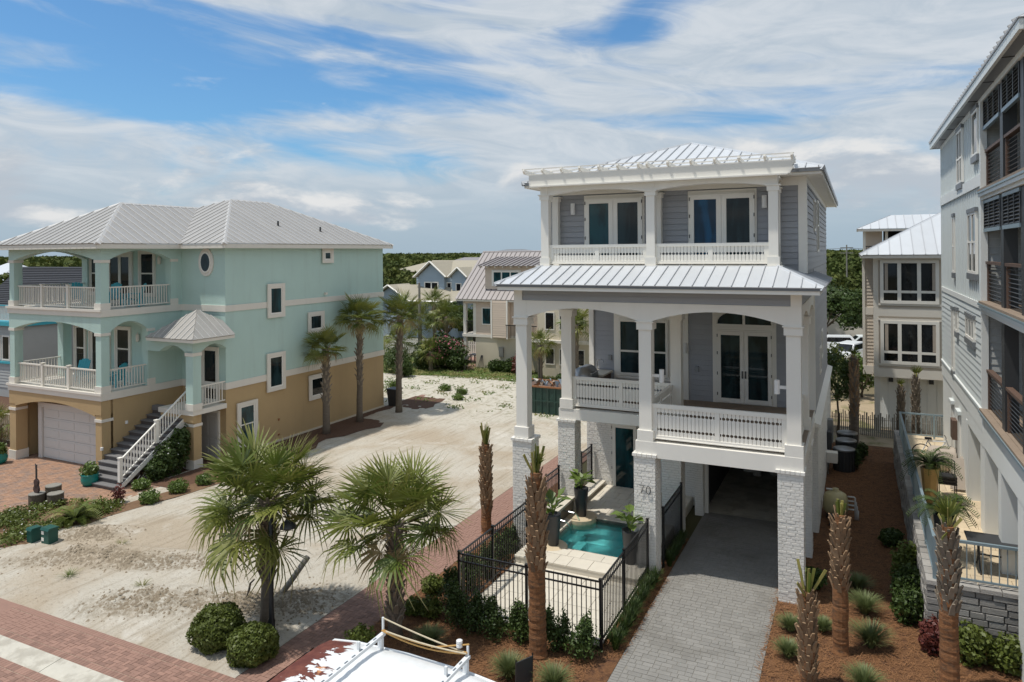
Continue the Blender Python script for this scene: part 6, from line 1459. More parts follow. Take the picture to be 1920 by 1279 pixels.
for k in range(11):
    y = 15.5 + k * .36; grass_clump(-4.98 + random.uniform(-.05, .05), y, .42 + .1 * random.random(), .32, 190, 'leaf_dark', 'strappy green grass tuft in the strip between fence and driveway', 'grass tufts beside the driveway', 130 + k)
for k in range(5): grass_clump(-4.85, 20.3 + k * .42, .5, .3, 160, 'leaf_dark', 'dark grass tuft in shade under the deck beside the driveway', 'grass tufts under the deck', 150 + k)
for k, (x, y) in enumerate(((-20.5, 14.6), (-21.3, 13.2), (-19.9, 12.6), (-17.4, 13.0))): grass_clump(x, y, .22, .4, 60, 'grass', ('weed tuft on the sand heap beside the utility boxes', 'weed tuft at the foot of the sand heap near the sidewalk', 'weed tuft on bare sand between the two heaps', 'weed tuft on the sand heap nearest the clipped bushes')[k], 'weeds on the sand', 170 + k, 'weed_tuft')
# ground cover in the flower bed, weeds at the far side of the lot
def in_poly(x, y, P):
    c = False
    for i in range(len(P)):
        (x1, y1), (x2, y2) = P[i], P[i - 1]
        if (y1 > y) != (y2 > y) and x < (x2 - x1) * (y - y1) / (y2 - y1) + x1: c = not c
    return c
C = []
while len(C) < 330:
    x, y = random.uniform(-28, -23), random.uniform(12.2, 17)
    if in_poly(x + .3, y, bedp) and in_poly(x - .3, y, bedp) and math.sin(x * 3.1) + math.sin(y * 2.3 + x) > -.1: C.append((x, y))
P = np.concatenate([np.array([x, y, .1]) + rng.normal(0, 1, (26, 3)) * np.array([.11, .11, .06]) for x, y in C]); P[:, 2] = np.abs(P[:, 2]) + .06
V, F = leaf_quads(P, np.tile([0, 0, 1.0], (len(P), 1)), .05, .9, 2.2); tag(quads('ground_cover', V, F, 'leaf'), 'leafy green ground cover filling the flower bed', 'ground cover', None, 'stuff')
P = np.array([(x, y, .22) for x, y in random.sample(C, 90)]) + rng.normal(0, .06, (90, 3)); V, F = leaf_quads(P, np.tile([0, 0, 1.0], (len(P), 1)), .055, .5, 1.2); tag(quads('white_blossoms', V, F, 'flower_white'), 'tiny white blossoms among the ground cover', 'flowers', None, 'stuff')
n = 9000; x = rng.uniform(-36, -9.5, n); y = 44.6 + rng.random(n) ** 1.5 * 7; x2 = rng.uniform(-29, -12, 5200); y2 = rng.uniform(35.5, 45, 5200); kk = (np.sin(x2 * 2.3) + np.sin(y2 * 2.9 + x2) + rng.normal(0, .5, 5200)) > 1.0
P = np.stack([np.concatenate([x, x2[kk]]), np.concatenate([y, y2[kk]]), np.full(n + kk.sum(), .08)], 1); N_ = np.tile([0, -.8, .5], (len(P), 1)); V, F = leaf_quads(P, N_, .07, .6, 2.6); V[:, 2] = np.maximum(V[:, 2], .02)
tag(quads('lawn_grass', V, F, 'grass'), 'rough green grass along the far edge of the sand lot', 'grass', None, 'stuff')
# potted plants
def big_leaf_plant(o, x, y, z, n, L, m, seed, up_=1.0):
    r = random.Random(seed)
    for k in range(n):
        a = k * 2.4 + r.uniform(-.3, .3); t = r.uniform(.15, .95) * up_; s = L * r.uniform(.7, 1.1)
        h0 = L * r.uniform(.4, 1.2); c = Vector((x + math.cos(a) * h0 * .35, y + math.sin(a) * h0 * .35, z + h0))
        MB().tube([(x, y, z - .02), tuple(c)], .010, 4).build('leaf_stem', m, o)
        link('leaf', unit('leaf', m), o, tuple(c), scale=(s * .75, s, s), rot=(R(r.uniform(-10, 45)), 0, a - math.pi / 2))
for x, y, lb in ((-8.2, 22.15, 'tall dark tapered planter with leafy plant at the far pool corner'), (-8.15, 19.6, 'tall dark tapered planter with leafy plant behind the tallest cropped palm'), (-5.72, 19.35, 'tall dark tapered planter with leafy plant beside the numbered brick pier')):
    o = root('tall_planter', (x, y, .32), lb, 'planter', 'dark pool planters'); MB().lathe((x, y, .32), [(.15, 0), (.16, .02), (.24, .9), (.245, .92), (.21, .92), (.2, .86)], 16).build('pot', 'pot_dark', o, True); big_leaf_plant(o, x, y, 1.2, 16, .42, 'leaf_bright', int(-x * 10))
for x, y, lb in ((-33.6, 18.25, 'round teal pot with plant left of the mint garage door'), (-27.1, 18.0, 'round teal pot with plant beside the foot of the stairs')):
    o = root('round_pot', (x, y, .02), lb, 'planter', 'teal pots'); MB().lathe((x, y, .02), [(.2, 0), (.3, .12), (.33, .28), (.3, .42), (.32, .45), (.26, .45)], 16).build('pot', 'pot_teal', o, True)
    P, d = ball_pts((x, y, .62), (.3, .3, .28), 500, .8, False); V, F = leaf_quads(P, d, .08, .8, 2.5); quads('foliage', V, F, 'leaf_bright', o, ORG[o.name])
def sago(x, y, z, L, n, label, seed, pot=None, m='leaf_dark', name='sago_palm'):
    o = root(name, (x, y, z), label, 'plant'); r = random.Random(seed); zz = z
    if pot: MB().lathe((x, y, z), [(.15, 0), (.16, .02), (.25, 1.0), (.26, 1.04), (.21, 1.04), (.2, .98)], 8 if pot == 'pot_gold' else 16).build('pot', pot, o); zz = z + 1.0
    MB().lathe((x, y, zz - .05), [(.1, 0), (.12, .1), (.07, .2)], 9).build('trunk', 'boot_grey', o)
    for k in range(n):
        a = k * 2.39996; el_ = R(75 - 70 * k / n + r.uniform(-8, 8)); l = L * r.uniform(.85, 1.1); b = MB(); pts = []
        for t in range(9):
            q = t / 8; e = el_ - 1.1 * q * q; pts.append((q * l * math.cos(el_ - .5 * q * q), q * l * math.sin(el_ - .75 * q * q)))
        for t in range(1, 9):
            u, v = pts[t]; w = .17 * L * math.sin(min(1, .25 + t / 8 * .9) * 2.6) + .02
            for s in (-1, 1):
                for sub in (0, .33, .66):
                    u_, v_ = pts[t - 1][0] + (u - pts[t - 1][0]) * sub, pts[t - 1][1] + (v - pts[t - 1][1]) * sub
                    b.add([(u_, 0, v_), (u_ + .03 * L, 0, v_), (u_ + .10 * L, s * w, v_ + .05 * L), (u_ + .07 * L, s * w, v_ + .05 * L)], [(0, 1, 2, 3)])
        b.tube([(p[0], 0, p[1]) for p in pts[::2]], [.008] * 5, 3)
        link('frond', b.mesh('frond', m), o, (x, y, zz + .1), a)
sago(-23.75, 15.2, .06, .95, 22, 'spiky sago like palm at the edge of the flower bed', 1, None, 'frond')
sago(1.98, 24.9, 1.37, .8, 26, 'sago palm in a tall golden planter beside the terrace railing', 2, 'pot_gold'); sago(1.95, 20.6, 1.37, .75, 24, 'sago palm in a dark pot at the terrace corner', 3, 'pot_dark')
# young tree behind the white house and trees near the car park
def tree(x, y, h, rc, n, s, m, label, seed, ht=None, name='tree', rt=.09, hgt=.6):
    r = random.Random(seed); o = root(name, (x, y, 0), label, 'tree', 'trees behind the houses'); b = MB(); ht = ht or h * .35
    top_ = [(x + r.uniform(-.1, .1), y + r.uniform(-.1, .1), z) for z in (-.05, ht * .5, ht, h * .75)]; top_[0] = (x, y, -.05); b.tube(top_, [rt, rt * .85, rt * .7, rt * .25], 8)
    L = []
    for k in range(9):
        a = k * 2.4; e = Vector((x + math.cos(a) * rc * r.uniform(.4, .85), y + math.sin(a) * rc * r.uniform(.4, .85), ht + (h - ht) * r.uniform(.25, .9)))
        b.tube([top_[2], tuple(Vector(top_[2]).lerp(e, .55) + Vector((0, 0, .1))), tuple(e)], [rt * .4, rt * .25, rt * .08], 5); L.append((tuple(e), (rc * r.uniform(.3, .5),) * 2 + ((h - ht) * r.uniform(.16, .28),)))
    b.build('trunk', 'bark', o, True); Vs, Fs, b0 = [], [], 0
    for k, (c, q) in enumerate(L):
        P, d = ball_pts(c, q, n // 9, .8, True, .3, k); V, F = leaf_quads(P, d, s, .9); Vs.append(V); Fs.append(F + b0); b0 += len(V)
    quads('crown', np.concatenate(Vs), np.concatenate(Fs), m, o, (x, y, 0)); return o
tree(-.85, 38.3, 3.9, 1.1, 2600, .09, 'leaf_dark', 'slender young tree behind the white house beside the stake fence', 1, 1.7, rt=.06)
tree(-1.6, 47.5, 3.2, 1.3, 1800, .12, 'leaf', 'bare looking shrubby tree before the far picket fence', 2, .6); tree(.3, 48.5, 2.4, 1.2, 2500, .12, 'leaf_bright', 'bright bushy tree beside the tan house wall', 3, .4)
for k, (x, y, h, rc, lb) in enumerate(((-2.6, 75, 6.0, 3.2, 'dark spreading tree beyond the parked cars'), (1.0, 73, 5.2, 2.8, 'rounded tree beside the tan house beyond the cars'), (-5.5, 80, 5.8, 3.2, 'broad tree behind the white house roofline'), (-36.3, 60.5, 4.2, 2.4, 'dark tree in front of the blue house'), (-33.5, 61, 3.8, 2.2, 'dark tree between blue house and beige house'), (-52, 60, 4.5, 3, 'dark tree at the blue house gable'))):
    tree(x, y, h, rc, 5200, .22, 'leaf_dark', lb, 20 + k, h * .25, rt=.16)
# the wood that runs to the horizon
def wood():
    Vs = []; houses = [(-170.5, 95.6, 9), (-160, 96, 9), (-166, 88, 8), (-147, 95, 8), (-100, 165, 18), (-98, 178, 12), (-2.2, 86, 9)]
    for d0, d1, area, nl, s, hm, hv in ((84, 140, 17, 330, .42, 5.6, 1.6), (140, 270, 34, 120, .85, 6.6, 1.5), (270, 620, 110, 46, 1.9, 7.6, 1.3), (620, 1500, 520, 30, 4.2, 8.2, 1.0)):
        a0, a1 = YAW + R(42), YAW - R(42); n = int(.5 * (d1 ** 2 - d0 ** 2) * (a0 - a1) / area)
        th = rng.uniform(a1, a0, n); d = np.sqrt(rng.uniform(d0 ** 2, d1 ** 2, n)); X, Y = -np.sin(th) * d, np.cos(th) * d
        ok = np.ones(n, bool)
        for hx, hy, hr in houses: ok &= np.hypot(X - hx, Y - hy) > hr; ok &= ~((np.abs(X * hy - Y * hx) / math.hypot(hx, hy) < hr * .55) & (np.hypot(X, Y) < math.hypot(hx, hy)) & (np.hypot(X, Y) > math.hypot(hx, hy) - 38))
        ok &= ~((X > -14) & (X < 8) & (Y < 92))
        X, Y = X[ok], Y[ok]; n = len(X); H = hm + rng.normal(0, hv * .6, n).clip(-hv * 1.6, hv * 1.6); rc = rng.uniform(.75, 1.25, n) * math.sqrt(area) * .62
        c = np.repeat(np.stack([X, Y, H * .55], 1), nl, 0); rr_ = np.repeat(np.stack([rc, rc, H * .5], 1), nl, 0)
        dv = rng.normal(0, 1, (n * nl, 3)); dv /= np.linalg.norm(dv, axis=1)[:, None]; dv[:, 2] = np.abs(dv[:, 2]) * .95 - .15
        ph = np.repeat(rng.uniform(0, 6, n), nl); q = .78 + .24 * np.sin(dv[:, 0] * 5 + ph) * np.cos(dv[:, 1] * 5 + ph * 2) + .14 * np.sin(dv[:, 2] * 9 + ph)
        P = c + dv * rr_ * (q * (1 - .25 * rng.random(n * nl)))[:, None]; V, F = leaf_quads(P, dv, s, .7, 1.4); Vs.append(V)
    V = np.concatenate(Vs); F = np.arange(len(V)).reshape(-1, 4)
    tag(quads('forest', V, F, 'leaf_forest'), 'dense low green wood stretching to the horizon', 'forest', None, 'stuff')
wood()
# ================================================================ van, lamp post and the other things outdoors
def van_mats():
    m = bpy.data.materials.new('van_roof'); m.use_nodes = True; t = NT(m.node_tree); b = t.n['Principled BSDF']
    P = t.node('ShaderNodeTexCoord').outputs['Object']; sp = t.node('ShaderNodeSeparateXYZ'); t.l.new(P, sp.inputs[0])
    v = t.comb(t.math('MULTIPLY', sp.outputs[0], 1.0), t.math('MULTIPLY', sp.outputs[1], 2.2), 0)
    f = t.math('ADD', sp.outputs[0], t.math('MULTIPLY', t.math('SUBTRACT', t.noise(v, 2.2, 8, .62, .6), .5), 2.4))
    mask = t.ramp(f, -.95, -.99)
    white = t.mix(t.ramp(t.noise(P, 6, 5, .6), .3, .8), (.76, .77, .78, 1), (.68, .69, .69, 1))
    rust = t.mix(t.ramp(t.noise(P, 5, 6, .65), .35, .7), (.10, .022, .014, 1), (.17, .05, .03, 1))
    rust = t.mix(t.ramp(t.noise(P, 1.6, 3, .5), .66, .70), rust, (.50, .22, .09, 1))
    t.l.new(t.mix(mask, white, rust), b.inputs['Base Color']); t.put(b.inputs['Roughness'], t.math('ADD', .3, t.math('MULTIPLY', mask, .45)))
    bp = t.node('ShaderNodeBump'); bp.inputs['Strength'].default_value = .5; bp.inputs['Distance'].default_value = .01; bp.invert = True
    t.l.new(mask, bp.inputs['Height']); t.l.new(bp.outputs[0], b.inputs['Normal']); MATS['van_roof'] = m
van_mats()
VX, VY, VZ = -6.62, 8.76, 2.62
vn = root('cargo_van', (VX, VY, 0), 'white cargo van with peeling rusty roof and ladder rack at the kerb', 'van')
def loft(name, secs, m, smooth=True):
    """sections of (x, half width, z bottom, z top, corner) joined along the van"""
    b = MB(); n = 12; vs = []
    for x, hw, z0, z1, c in secs:
        ring = [(-hw, z0), (-hw, (z0 + z1) * .5), (-hw + .02, z1 - c * 1.6), (-hw + c * .35, z1 - c * .5), (-hw + c * 1.2, z1 - c * .1), (-hw * .4, z1), (hw * .4, z1), (hw - c * 1.2, z1 - c * .1), (hw - c * .35, z1 - c * .5), (hw - .02, z1 - c * 1.6), (hw, (z0 + z1) * .5), (hw, z0)]
        vs += [(VX + x, VY + y, z) for y, z in ring]
    fs = [(i * n + k, (i + 1) * n + k, (i + 1) * n + (k + 1) % n, i * n + (k + 1) % n) for i in range(len(secs) - 1) for k in range(n)]
    fs += [tuple(range(n)), tuple(range(len(secs) * n - 1, (len(secs) - 1) * n - 1, -1))]
    b.add(vs, fs); return b.build(name, m, vn, smooth)
loft('body', [(-2.95, .78, .45, .95, .08), (-2.85, .88, .35, 1.12, .1), (-2.15, .95, .3, 1.28, .12), (-1.98, .97, .3, 1.40, .12), (2.3, .97, .3, 1.42, .05), (2.36, .95, .35, 1.4, .05)], 'van_white')
loft('cabin', [(-2.1, .90, 1.25, 1.33, .06), (-1.65, .90, 1.25, 2.25, .18), (-1.5, .92, 1.25, 2.47, .2), (1.9, .93, 1.25, 2.50, .2), (2.06, .91, 1.25, 2.40, .2), (2.3, .93, 1.25, 1.44, .05)], 'van_white')
rf = MB(); secs = [(-1.66, .70, 2.36), (-1.45, .78, 2.52), (-1.0, .80, 2.57), (0, .82, 2.60), (1.2, .81, 2.58), (1.85, .78, 2.54), (2.02, .68, 2.42)]
ny_ = 17; vs_ = []
for x, hw, z in secs:
    for k in range(ny_):
        y = -1 + 2 * k / (ny_ - 1); vs_.append((VX + x, VY + hw * 1.14 * y, z - .10 * abs(y) ** 5 - .02 * y * y + .006 * math.cos(y * 22)))
rf.add(vs_, [(i * ny_ + k, (i + 1) * ny_ + k, (i + 1) * ny_ + k + 1, i * ny_ + k + 1) for i in range(len(secs) - 1) for k in range(ny_ - 1)]); rf.build('roof', 'van_roof', vn, True)
for s_ in (-1, 1): MB().tube([(VX + x, VY + s_ * hw * 1.15, z - .115) for x, hw, z in secs], .022, 6).build('roof_gutter', 'van_white', vn, True)
w = MB(); w.add([(VX - 2.12, VY - .82, 1.32), (VX - 2.12, VY + .82, 1.32), (VX - 1.70, VY + .70, 2.30), (VX - 1.70, VY - .70, 2.30)], [(0, 3, 2, 1)]); w.v = [(x - .03, y, z + .02) for x, y, z in w.v]; w.build('windscreen', 'glass_dark', vn)
for s in (-1, 1):
    m = MB(); m.solid([(VX - 1.85, VY + s * .96, 1.42), (VX - 1.0, VY + s * .96, 1.42), (VX - 1.0, VY + s * .92, 2.1), (VX - 1.5, VY + s * .92, 2.1)], (0, s * .012, 0)); m.build('side_window', 'glass_dark', vn)
    for x in (-2.0, 1.45):
        wh = MB(); wh.tube([(VX + x, VY + s * .72, .34), (VX + x, VY + s * .98, .34)], .34, 18); wo_ = wh.build('wheel', 'rubber', vn); MB().tube([(VX + x, VY + s * .97, .34), (VX + x, VY + s * .99, .34)], .2, 14).build('rim', 'steel', wo_)
    bx('headlight', vn, 'lamp_white', VX - 2.97, VX - 2.9, VY + s * .62 - .13, VY + s * .62 + .13, .75, .92); bx('tail_light', vn, 'sign_red', VX + 2.34, VX + 2.38, VY + s * .85 - .06, VY + s * .85 + .06, .9, 1.3)
    MB().tube([(VX - 1.75, VY + s * .95, 1.45), (VX - 1.8, VY + s * 1.12, 1.5)], .02, 5).build('mirror_arm', 'black', vn); bx('mirror', vn, 'black', VX - 1.86, VX - 1.76, VY + s * 1.16 - .08, VY + s * 1.16 + .08, 1.4, 1.7)
bx('bumper', vn, 'black', VX - 3.02, VX - 2.9, VY - .85, VY + .85, .35, .55); bx('bumper', vn, 'black', VX + 2.36, VX + 2.48, VY - .9, VY + .9, .35, .55)
rk = root('ladder_rack', (VX - .35, VY, 2.6), 'white steel ladder rack with ropes on the van roof', 'rack')
for x in (-.45, 1.15):
    m = MB(); m.box(VX + x - .035, VX + x + .035, VY - .95, VY + .93, 2.70, 2.75); c = m.build('crossbar', 'van_white', rk)
    for k in range(9): bx('slot', c, 'steel', VX + x - .012, VX + x + .012, VY - .8 + k * .18, VY - .72 + k * .18, 2.7505, 2.754)
    for s in (-1, 1):
        bx('rack_foot', rk, 'van_white', VX + x - .04, VX + x + .04, VY + s * .84 - .03, VY + s * .84 + .03, 2.48, 2.70); bx('rack_stop', rk, 'van_white', VX + x - .016, VX + x + .016, VY + s * .91 - .014, VY + s * .91 + .014, 2.75, 3.0 if x < 0 and s > 0 else 2.9)
    bx('rack_stop', rk, 'van_white', VX + x - .06, VX + x - .02, VY + .3, VY + .34, 2.76, 2.88)
def sag(a, b, s, n=9): a, b = Vector(a), Vector(b); return [tuple(a.lerp(b, k / n) - Vector((0, 0, s * 4 * (k / n) * (1 - k / n)))) for k in range(n + 1)]
A1, B1 = (VX - .45, VY + .9, 2.80), (VX + 1.15, VY + .9, 2.80)
for k, (a, b, s, m_) in enumerate((((VX - .45, VY + .91, 2.99), (VX + 1.1, VY + .9, 2.79), .02, 'rope_pale'), (A1, B1, .06, 'rope'), ((A1[0], A1[1] - .03, 2.8), (B1[0], B1[1] - .02, 2.79), .09, 'rope'), ((A1[0] + .1, A1[1] - .05, 2.82), (B1[0], B1[1] - .04, 2.8), .03, 'rope_pale'), ((VX + .5, VY + .88, 2.74), (VX + 1.17, VY + .92, 2.92), .0, 'rope'))): MB().tube(sag(a, b, s), .012, 5).build('rope', m_, rk)
MB().lathe((VX + 1.0, VY + .91, 2.84), [(.03, 0), (.05, .01), (.05, .05), (.035, .06), (.05, .07), (.05, .11), (.03, .12)], 10).build('insulator', 'lamp_white', rk)
# lamp post
lx, ly = -12.3, 12.5
lo = root('lamp_post', (lx, ly, 0), 'black street lamp post with dome shade in front of the bushy palm', 'street lamp')
MB().lathe((lx, ly, 0), [(.12, 0), (.12, .08), (.085, .12), (.085, .5), (.06, .56), (.055, 2.9), (.03, 2.95)], 12).build('pole', 'black', lo, True)
MB().tube([(lx, ly, 2.75), (lx + .05, ly, 2.98), (lx + .2, ly + .08, 3.08), (lx + .34, ly + .14, 3.02), (lx + .38, ly + .16, 2.9)], .02, 7).build('arm', 'black', lo)
MB().lathe((lx + .38, ly + .16, 2.66), [(.19, 0), (.185, .03), (.15, .10), (.08, .15), (.05, .17), (.05, .24), (.02, .28), (.012, .36)], 18).build('shade', 'bronze', lo, True); MB().lathe((lx + .38, ly + .16, 2.62), [(.02, 0), (.09, .02), (.1, .05)], 12).build('lens', 'lamp_white', lo)
lg = MB().tube([(-13.75, 14.2, -.05), (-13.5, 14.5, .42), (-13.25, 14.8, .92)], .075, 10).build('leaning_post', 'log_grey', None, True, 'weathered round timber leaning out of the sand behind the bushy palm', 'post')
st_ = MB(); st_.tube([(-13.32, 12.98, 1.05), (-13.42, 12.95, .95), (-13.44, 12.93, .8), (-13.5, 12.9, .62)], [.02, .025, .03, .01], 5); st_.build('hanging_strap', 'boot_grey', None, False, 'dangling brown strap tied round the trunk of the bushy palm', 'strap')
# utility boxes, stumps, guitar sculpture
for x, y, w_, h_, lb in ((-23.32, 13.66, .24, .5, 'narrow green utility pedestal at the bed edge'), (-22.72, 13.78, .36, .56, 'wide green utility box with two pale labels at the bed edge')):
    o = root('utility_box', (x, y, 0), lb, 'utility box'); bx('body', o, 'box_green', x - w_ / 2, x + w_ / 2, y - .15, y + .15, 0, h_ - .06); m = MB(); m.solid([(x - w_ / 2 - .02, y - .18, h_ - .06), (x - w_ / 2 - .02, y + .18, h_ - .06), (x - w_ / 2 - .02, y + .16, h_), (x - w_ / 2 - .02, y - .14, h_ + .01)], (w_ + .04, 0, 0)); m.build('lid', 'box_green', o)
    if w_ > .3:
        for z in (.16, .36): bx('label_plate', o, 'paper', x - .17, x - .05, y - .156, y - .1505, z, z + .1)
for x, y, r_, h_, lb in ((-26.7, 15.75, .27, .46, 'log stump carrying the guitar sculpture'), (-26.55, 16.25, .27, .62, 'tallest log stump at the back of the group'), (-26.1, 16.05, .27, .46, 'log stump beside the sculpture stump')):
    o = root('log_stump', (x, y, 0), lb, 'stump', 'log stumps'); MB().lathe((x, y, 0), [(r_ * 1.04, 0), (r_, .06), (r_ * .97, h_ - .03), (r_ * 1.02, h_ - .02)], 16).build('stump', 'bark', o); MB().lathe((x, y, h_ - .021), [(r_ * 1.0, 0), (r_ * .97, .025)], 16).build('cut_face', 'log_grey', o)
gx_, gy_, gz_ = -26.72, 15.72, .465
o = root('guitar_sculpture', (gx_, gy_, gz_), 'dark bronze guitar sculpture standing upright on a log stump', 'sculpture')
out_ = [(0, 0), (.10, .02), (.15, .10), (.145, .18), (.10, .25), (.095, .29), (.125, .36), (.115, .43), (.06, .48), (.03, .50)]; b = MB(); b.solid([(gx_ + u, gy_, gz_ + v) for u, v in out_] + [(gx_ - u, gy_, gz_ + v) for u, v in reversed(out_[1:])], (0, .07, 0)); b.build('body', 'bronze_red', o)
bx('neck', o, 'bronze', gx_ - .028, gx_ + .028, gy_ + .01, gy_ + .05, gz_ + .48, gz_ + .86); b = MB(); b.solid([(gx_ - .03, gy_ + .01, gz_ + .86), (gx_ + .03, gy_ + .01, gz_ + .86), (gx_ + .05, gy_ + .01, gz_ + 1.02), (gx_, gy_ + .01, gz_ + .98), (gx_ - .05, gy_ + .01, gz_ + 1.05)], (0, .03, 0)); b.build('headstock', 'bronze', o); MB().tube([(gx_, gy_ - .002, gz_ + .24), (gx_, gy_ - .01, gz_ + .24)], .045, 12).build('sound_hole', 'black', o)
b = MB(); b.solid([(-24.9, 12.95, .09), (-24.5, 12.85, .16), (-24.3, 13.1, .1), (-24.6, 13.3, .2), (-24.9, 13.2, .12)], (0, 0, .05)); b.build('crumpled_bag', 'paper', None, False, 'crumpled white bag lying in the flower bed', 'litter')
# side yard machines
for k, (x, y, lb) in enumerate(((-.48, 32.1, 'round dark air conditioner, front of three in a row'), (-.42, 33.6, 'round dark air conditioner, middle of three in a row'), (-.38, 35.0, 'round dark air conditioner, last of three in a row'))):
    o = root('air_conditioner', (x, y, 0), lb, 'air conditioner'); MB().lathe((x, y, 0), [(.40, 0), (.40, .86)], 20).build('body', 'ac_dark', o); MB().lathe((x, y, .86), [(.42, 0), (.42, .05), (.36, .07), (.12, .09)], 20).build('fan_guard', 'steel', o)
    for j in range(18): a = j * math.pi / 9; MB().tube([(x + .408 * math.cos(a), y + .408 * math.sin(a), .06), (x + .408 * math.cos(a), y + .408 * math.sin(a), .84)], .008, 4).build('guard_wire', 'black', o)
o = root('pool_filter', (-.66, 26.4, 0), 'tan round pool filter tank with white pipes beside the white house', 'pool filter')
MB().lathe((-.66, 26.4, 0), [(.26, 0), (.28, .12), (.33, .16), (.39, .28), (.39, .62), (.33, .78), (.2, .86), (.1, .88), (.1, .96), (.05, .98)], 20).build('tank', 'tank_tan', o, True); bx('base', o, 'black', -.95, -.37, 26.1, 26.7, 0, .1)
MB().tube([(-.95, 26.4, .92), (-.6, 26.4, .92)], .03, 7).build('valve_pipe', 'pvc', o)
for k in range(4): z = .35 + k * .14; MB().tube([(-.3, 26.3, z), (.0 - k * .03, 26.3, z), (.02 - k * .03, 26.3, z - .02), (.02 - k * .03, 26.3, .0)], .026, 7).build('pipe', 'pvc', o, True)
o = root('pool_pump', (-.5, 25.5, 0), 'dark pool pump on the ground in front of the filter tank', 'pump'); MB().lathe((-.72, 25.5, 0), [(.13, 0), (.13, .3), (.15, .32), (.15, .36)], 12).build('strainer', 'ac_dark', o); MB().tube([(-.6, 25.5, .2), (-.2, 25.5, .2)], .11, 12).build('motor', 'ac_dark', o)
for y, z0, z1, w_, m_, nm, lb in ((32.6, 1.0, 1.95, .2, 'steel', 'meter_box', 'grey electric meter box on the side wall of the white house'), (31.2, .55, .95, .4, 'paper', 'equipment_box', 'white equipment box on the side wall of the white house'), (31.9, .9, 1.6, .16, 'ac_dark', 'meter_box', 'dark meter box with green light on the white house side wall')):
    o = root(nm, (-1.0, y, z0), lb, 'utility box'); bx('body', o, m_, -1.1, -1.1 + w_, y - .2, y + .2, z0, z1); bx('cover', o, m_, -1.1 + w_, -1.09 + w_, y - .16, y + .16, z0 + .05, z1 - .05)
    MB().tube([(-1.06, y, z0), (-1.05, y, .05)], .02, 6).build('conduit', 'steel', o)
    if m_ == 'ac_dark': bx('indicator', o, 'leaf_bright', -.93, -.925, y - .03, y + .03, z0 + .35, z0 + .45)
# dumpster
o = root('dumpster', (-15.4, 37, 0), 'dark green metal dumpster heaped with rubbish behind the white house', 'dumpster')
x0, x1, y0, y1 = -17.2, -13.6, 36.4, 38.4
for a in ((x0, x1, y0, y0 + .06), (x0, x1, y1 - .06, y1), (x0, x0 + .06, y0 + .06, y1 - .06), (x1 - .06, x1, y0 + .06, y1 - .06)): bx('side', o, 'dumpster_green', *a, .1, 1.5)
bx('floor', o, 'dumpster_green', x0, x1, y0, y1, .04, .1); bx('rim', o, 'rust', x0 - .05, x1 + .05, y0 - .06, y0 + .04, 1.5, 1.58); bx('rim', o, 'rust', x0 - .05, x1 + .05, y1 - .04, y1 + .06, 1.5, 1.58); bx('belt', o, 'dumpster_green', x0 - .03, x1 + .03, y0 - .05, y0, .72, .80)
for k in range(9): bx('rib', o, 'dumpster_green', x0 + .15 + k * .41, x0 + .23 + k * .41, y0 - .05, y0, .12, 1.5)
for k in range(26):
    r = random.Random(k); x, y = r.uniform(x0 + .3, x1 - .3), r.uniform(y0 + .2, y1 - .3); s = r.uniform(.12, .32); q = MB()
    q.add([(x + s * r.uniform(-1, 1), y + s * r.uniform(-1, 1), 1.42 + r.uniform(0, .4)) for _ in range(4)] + [(x, y, 1.3)], [(0, 1, 2), (0, 2, 3), (0, 1, 4), (1, 2, 4), (2, 3, 4), (3, 0, 4)]); q.build('rubbish', r.choice(('rust', 'deck_wood', 'paper', 'deck_wood', 'house_blue', 'cushion', 'wood')), o)
bx('rubbish_bed', o, 'wood', x0 + .06, x1 - .06, y0 + .06, y1 - .06, 1.3, 1.44)
# parked cars far behind
def car(x, y, rz, m, label):
    c = root('parked_car', (x, y, 0), label, 'car', 'cars in the far car park'); T = Matrix.Translation((x, y, 0)) @ Matrix.Rotation(rz, 4, 'Z')
    def X(mb): mb.v = [tuple(T @ Vector(v)) for v in mb.v]; return mb
    b = MB(); b.solid([(-2.2, -.88, .35), (-2.25, -.88, .75), (-2.0, -.88, .92), (-1.0, -.88, .98), (1.9, -.88, 1.02), (2.2, -.88, .9), (2.22, -.88, .4)], (0, 1.76, 0)); X(b).build('body', m, c)
    b = MB(); b.add([(-1.1, -.82, .98), (1.9, -.82, 1.02), (1.5, -.66, 1.55), (-.45, -.66, 1.52), (-1.1, .82, .98), (1.9, .82, 1.02), (1.5, .66, 1.55), (-.45, .66, 1.52)], [(0, 1, 2, 3), (7, 6, 5, 4), (3, 2, 6, 7), (0, 3, 7, 4), (1, 5, 6, 2)]); X(b).build('cabin', m, c)
    for s in (-1, 1):
        b = MB(); b.solid([(-.85, s * .80, 1.06), (1.6, s * .80, 1.08), (1.35, s * .70, 1.46), (-.4, s * .70, 1.44)], (0, s * .02, 0)); X(b).build('side_window', 'glass_dark', c)
        for wx in (-1.4, 1.4): b = MB(); b.tube([(wx, s * .7, .33), (wx, s * .9, .33)], .33, 14); w_ = X(b).build('wheel', 'rubber', c); b = MB(); b.tube([(wx, s * .89, .33), (wx, s * .91, .33)], .19, 10); X(b).build('rim', 'steel', w_)
    b = MB(); b.add([(-1.14, -.7, 1.04), (-1.14, .7, 1.04), (-.52, .58, 1.48), (-.52, -.58, 1.48)], [(0, 1, 2, 3)]); X(b).build('windscreen', 'glass_dark', c)
car(-1.9, 68.5, .15, 'van_white', 'white car in the far car park, partly behind the white house'); car(-.6, 63.5, 1.2, 'van_white', 'white car nearer the far picket fence'); car(.6, 69.5, .2, 'pale_grey', 'pale silver car beside the white ones')
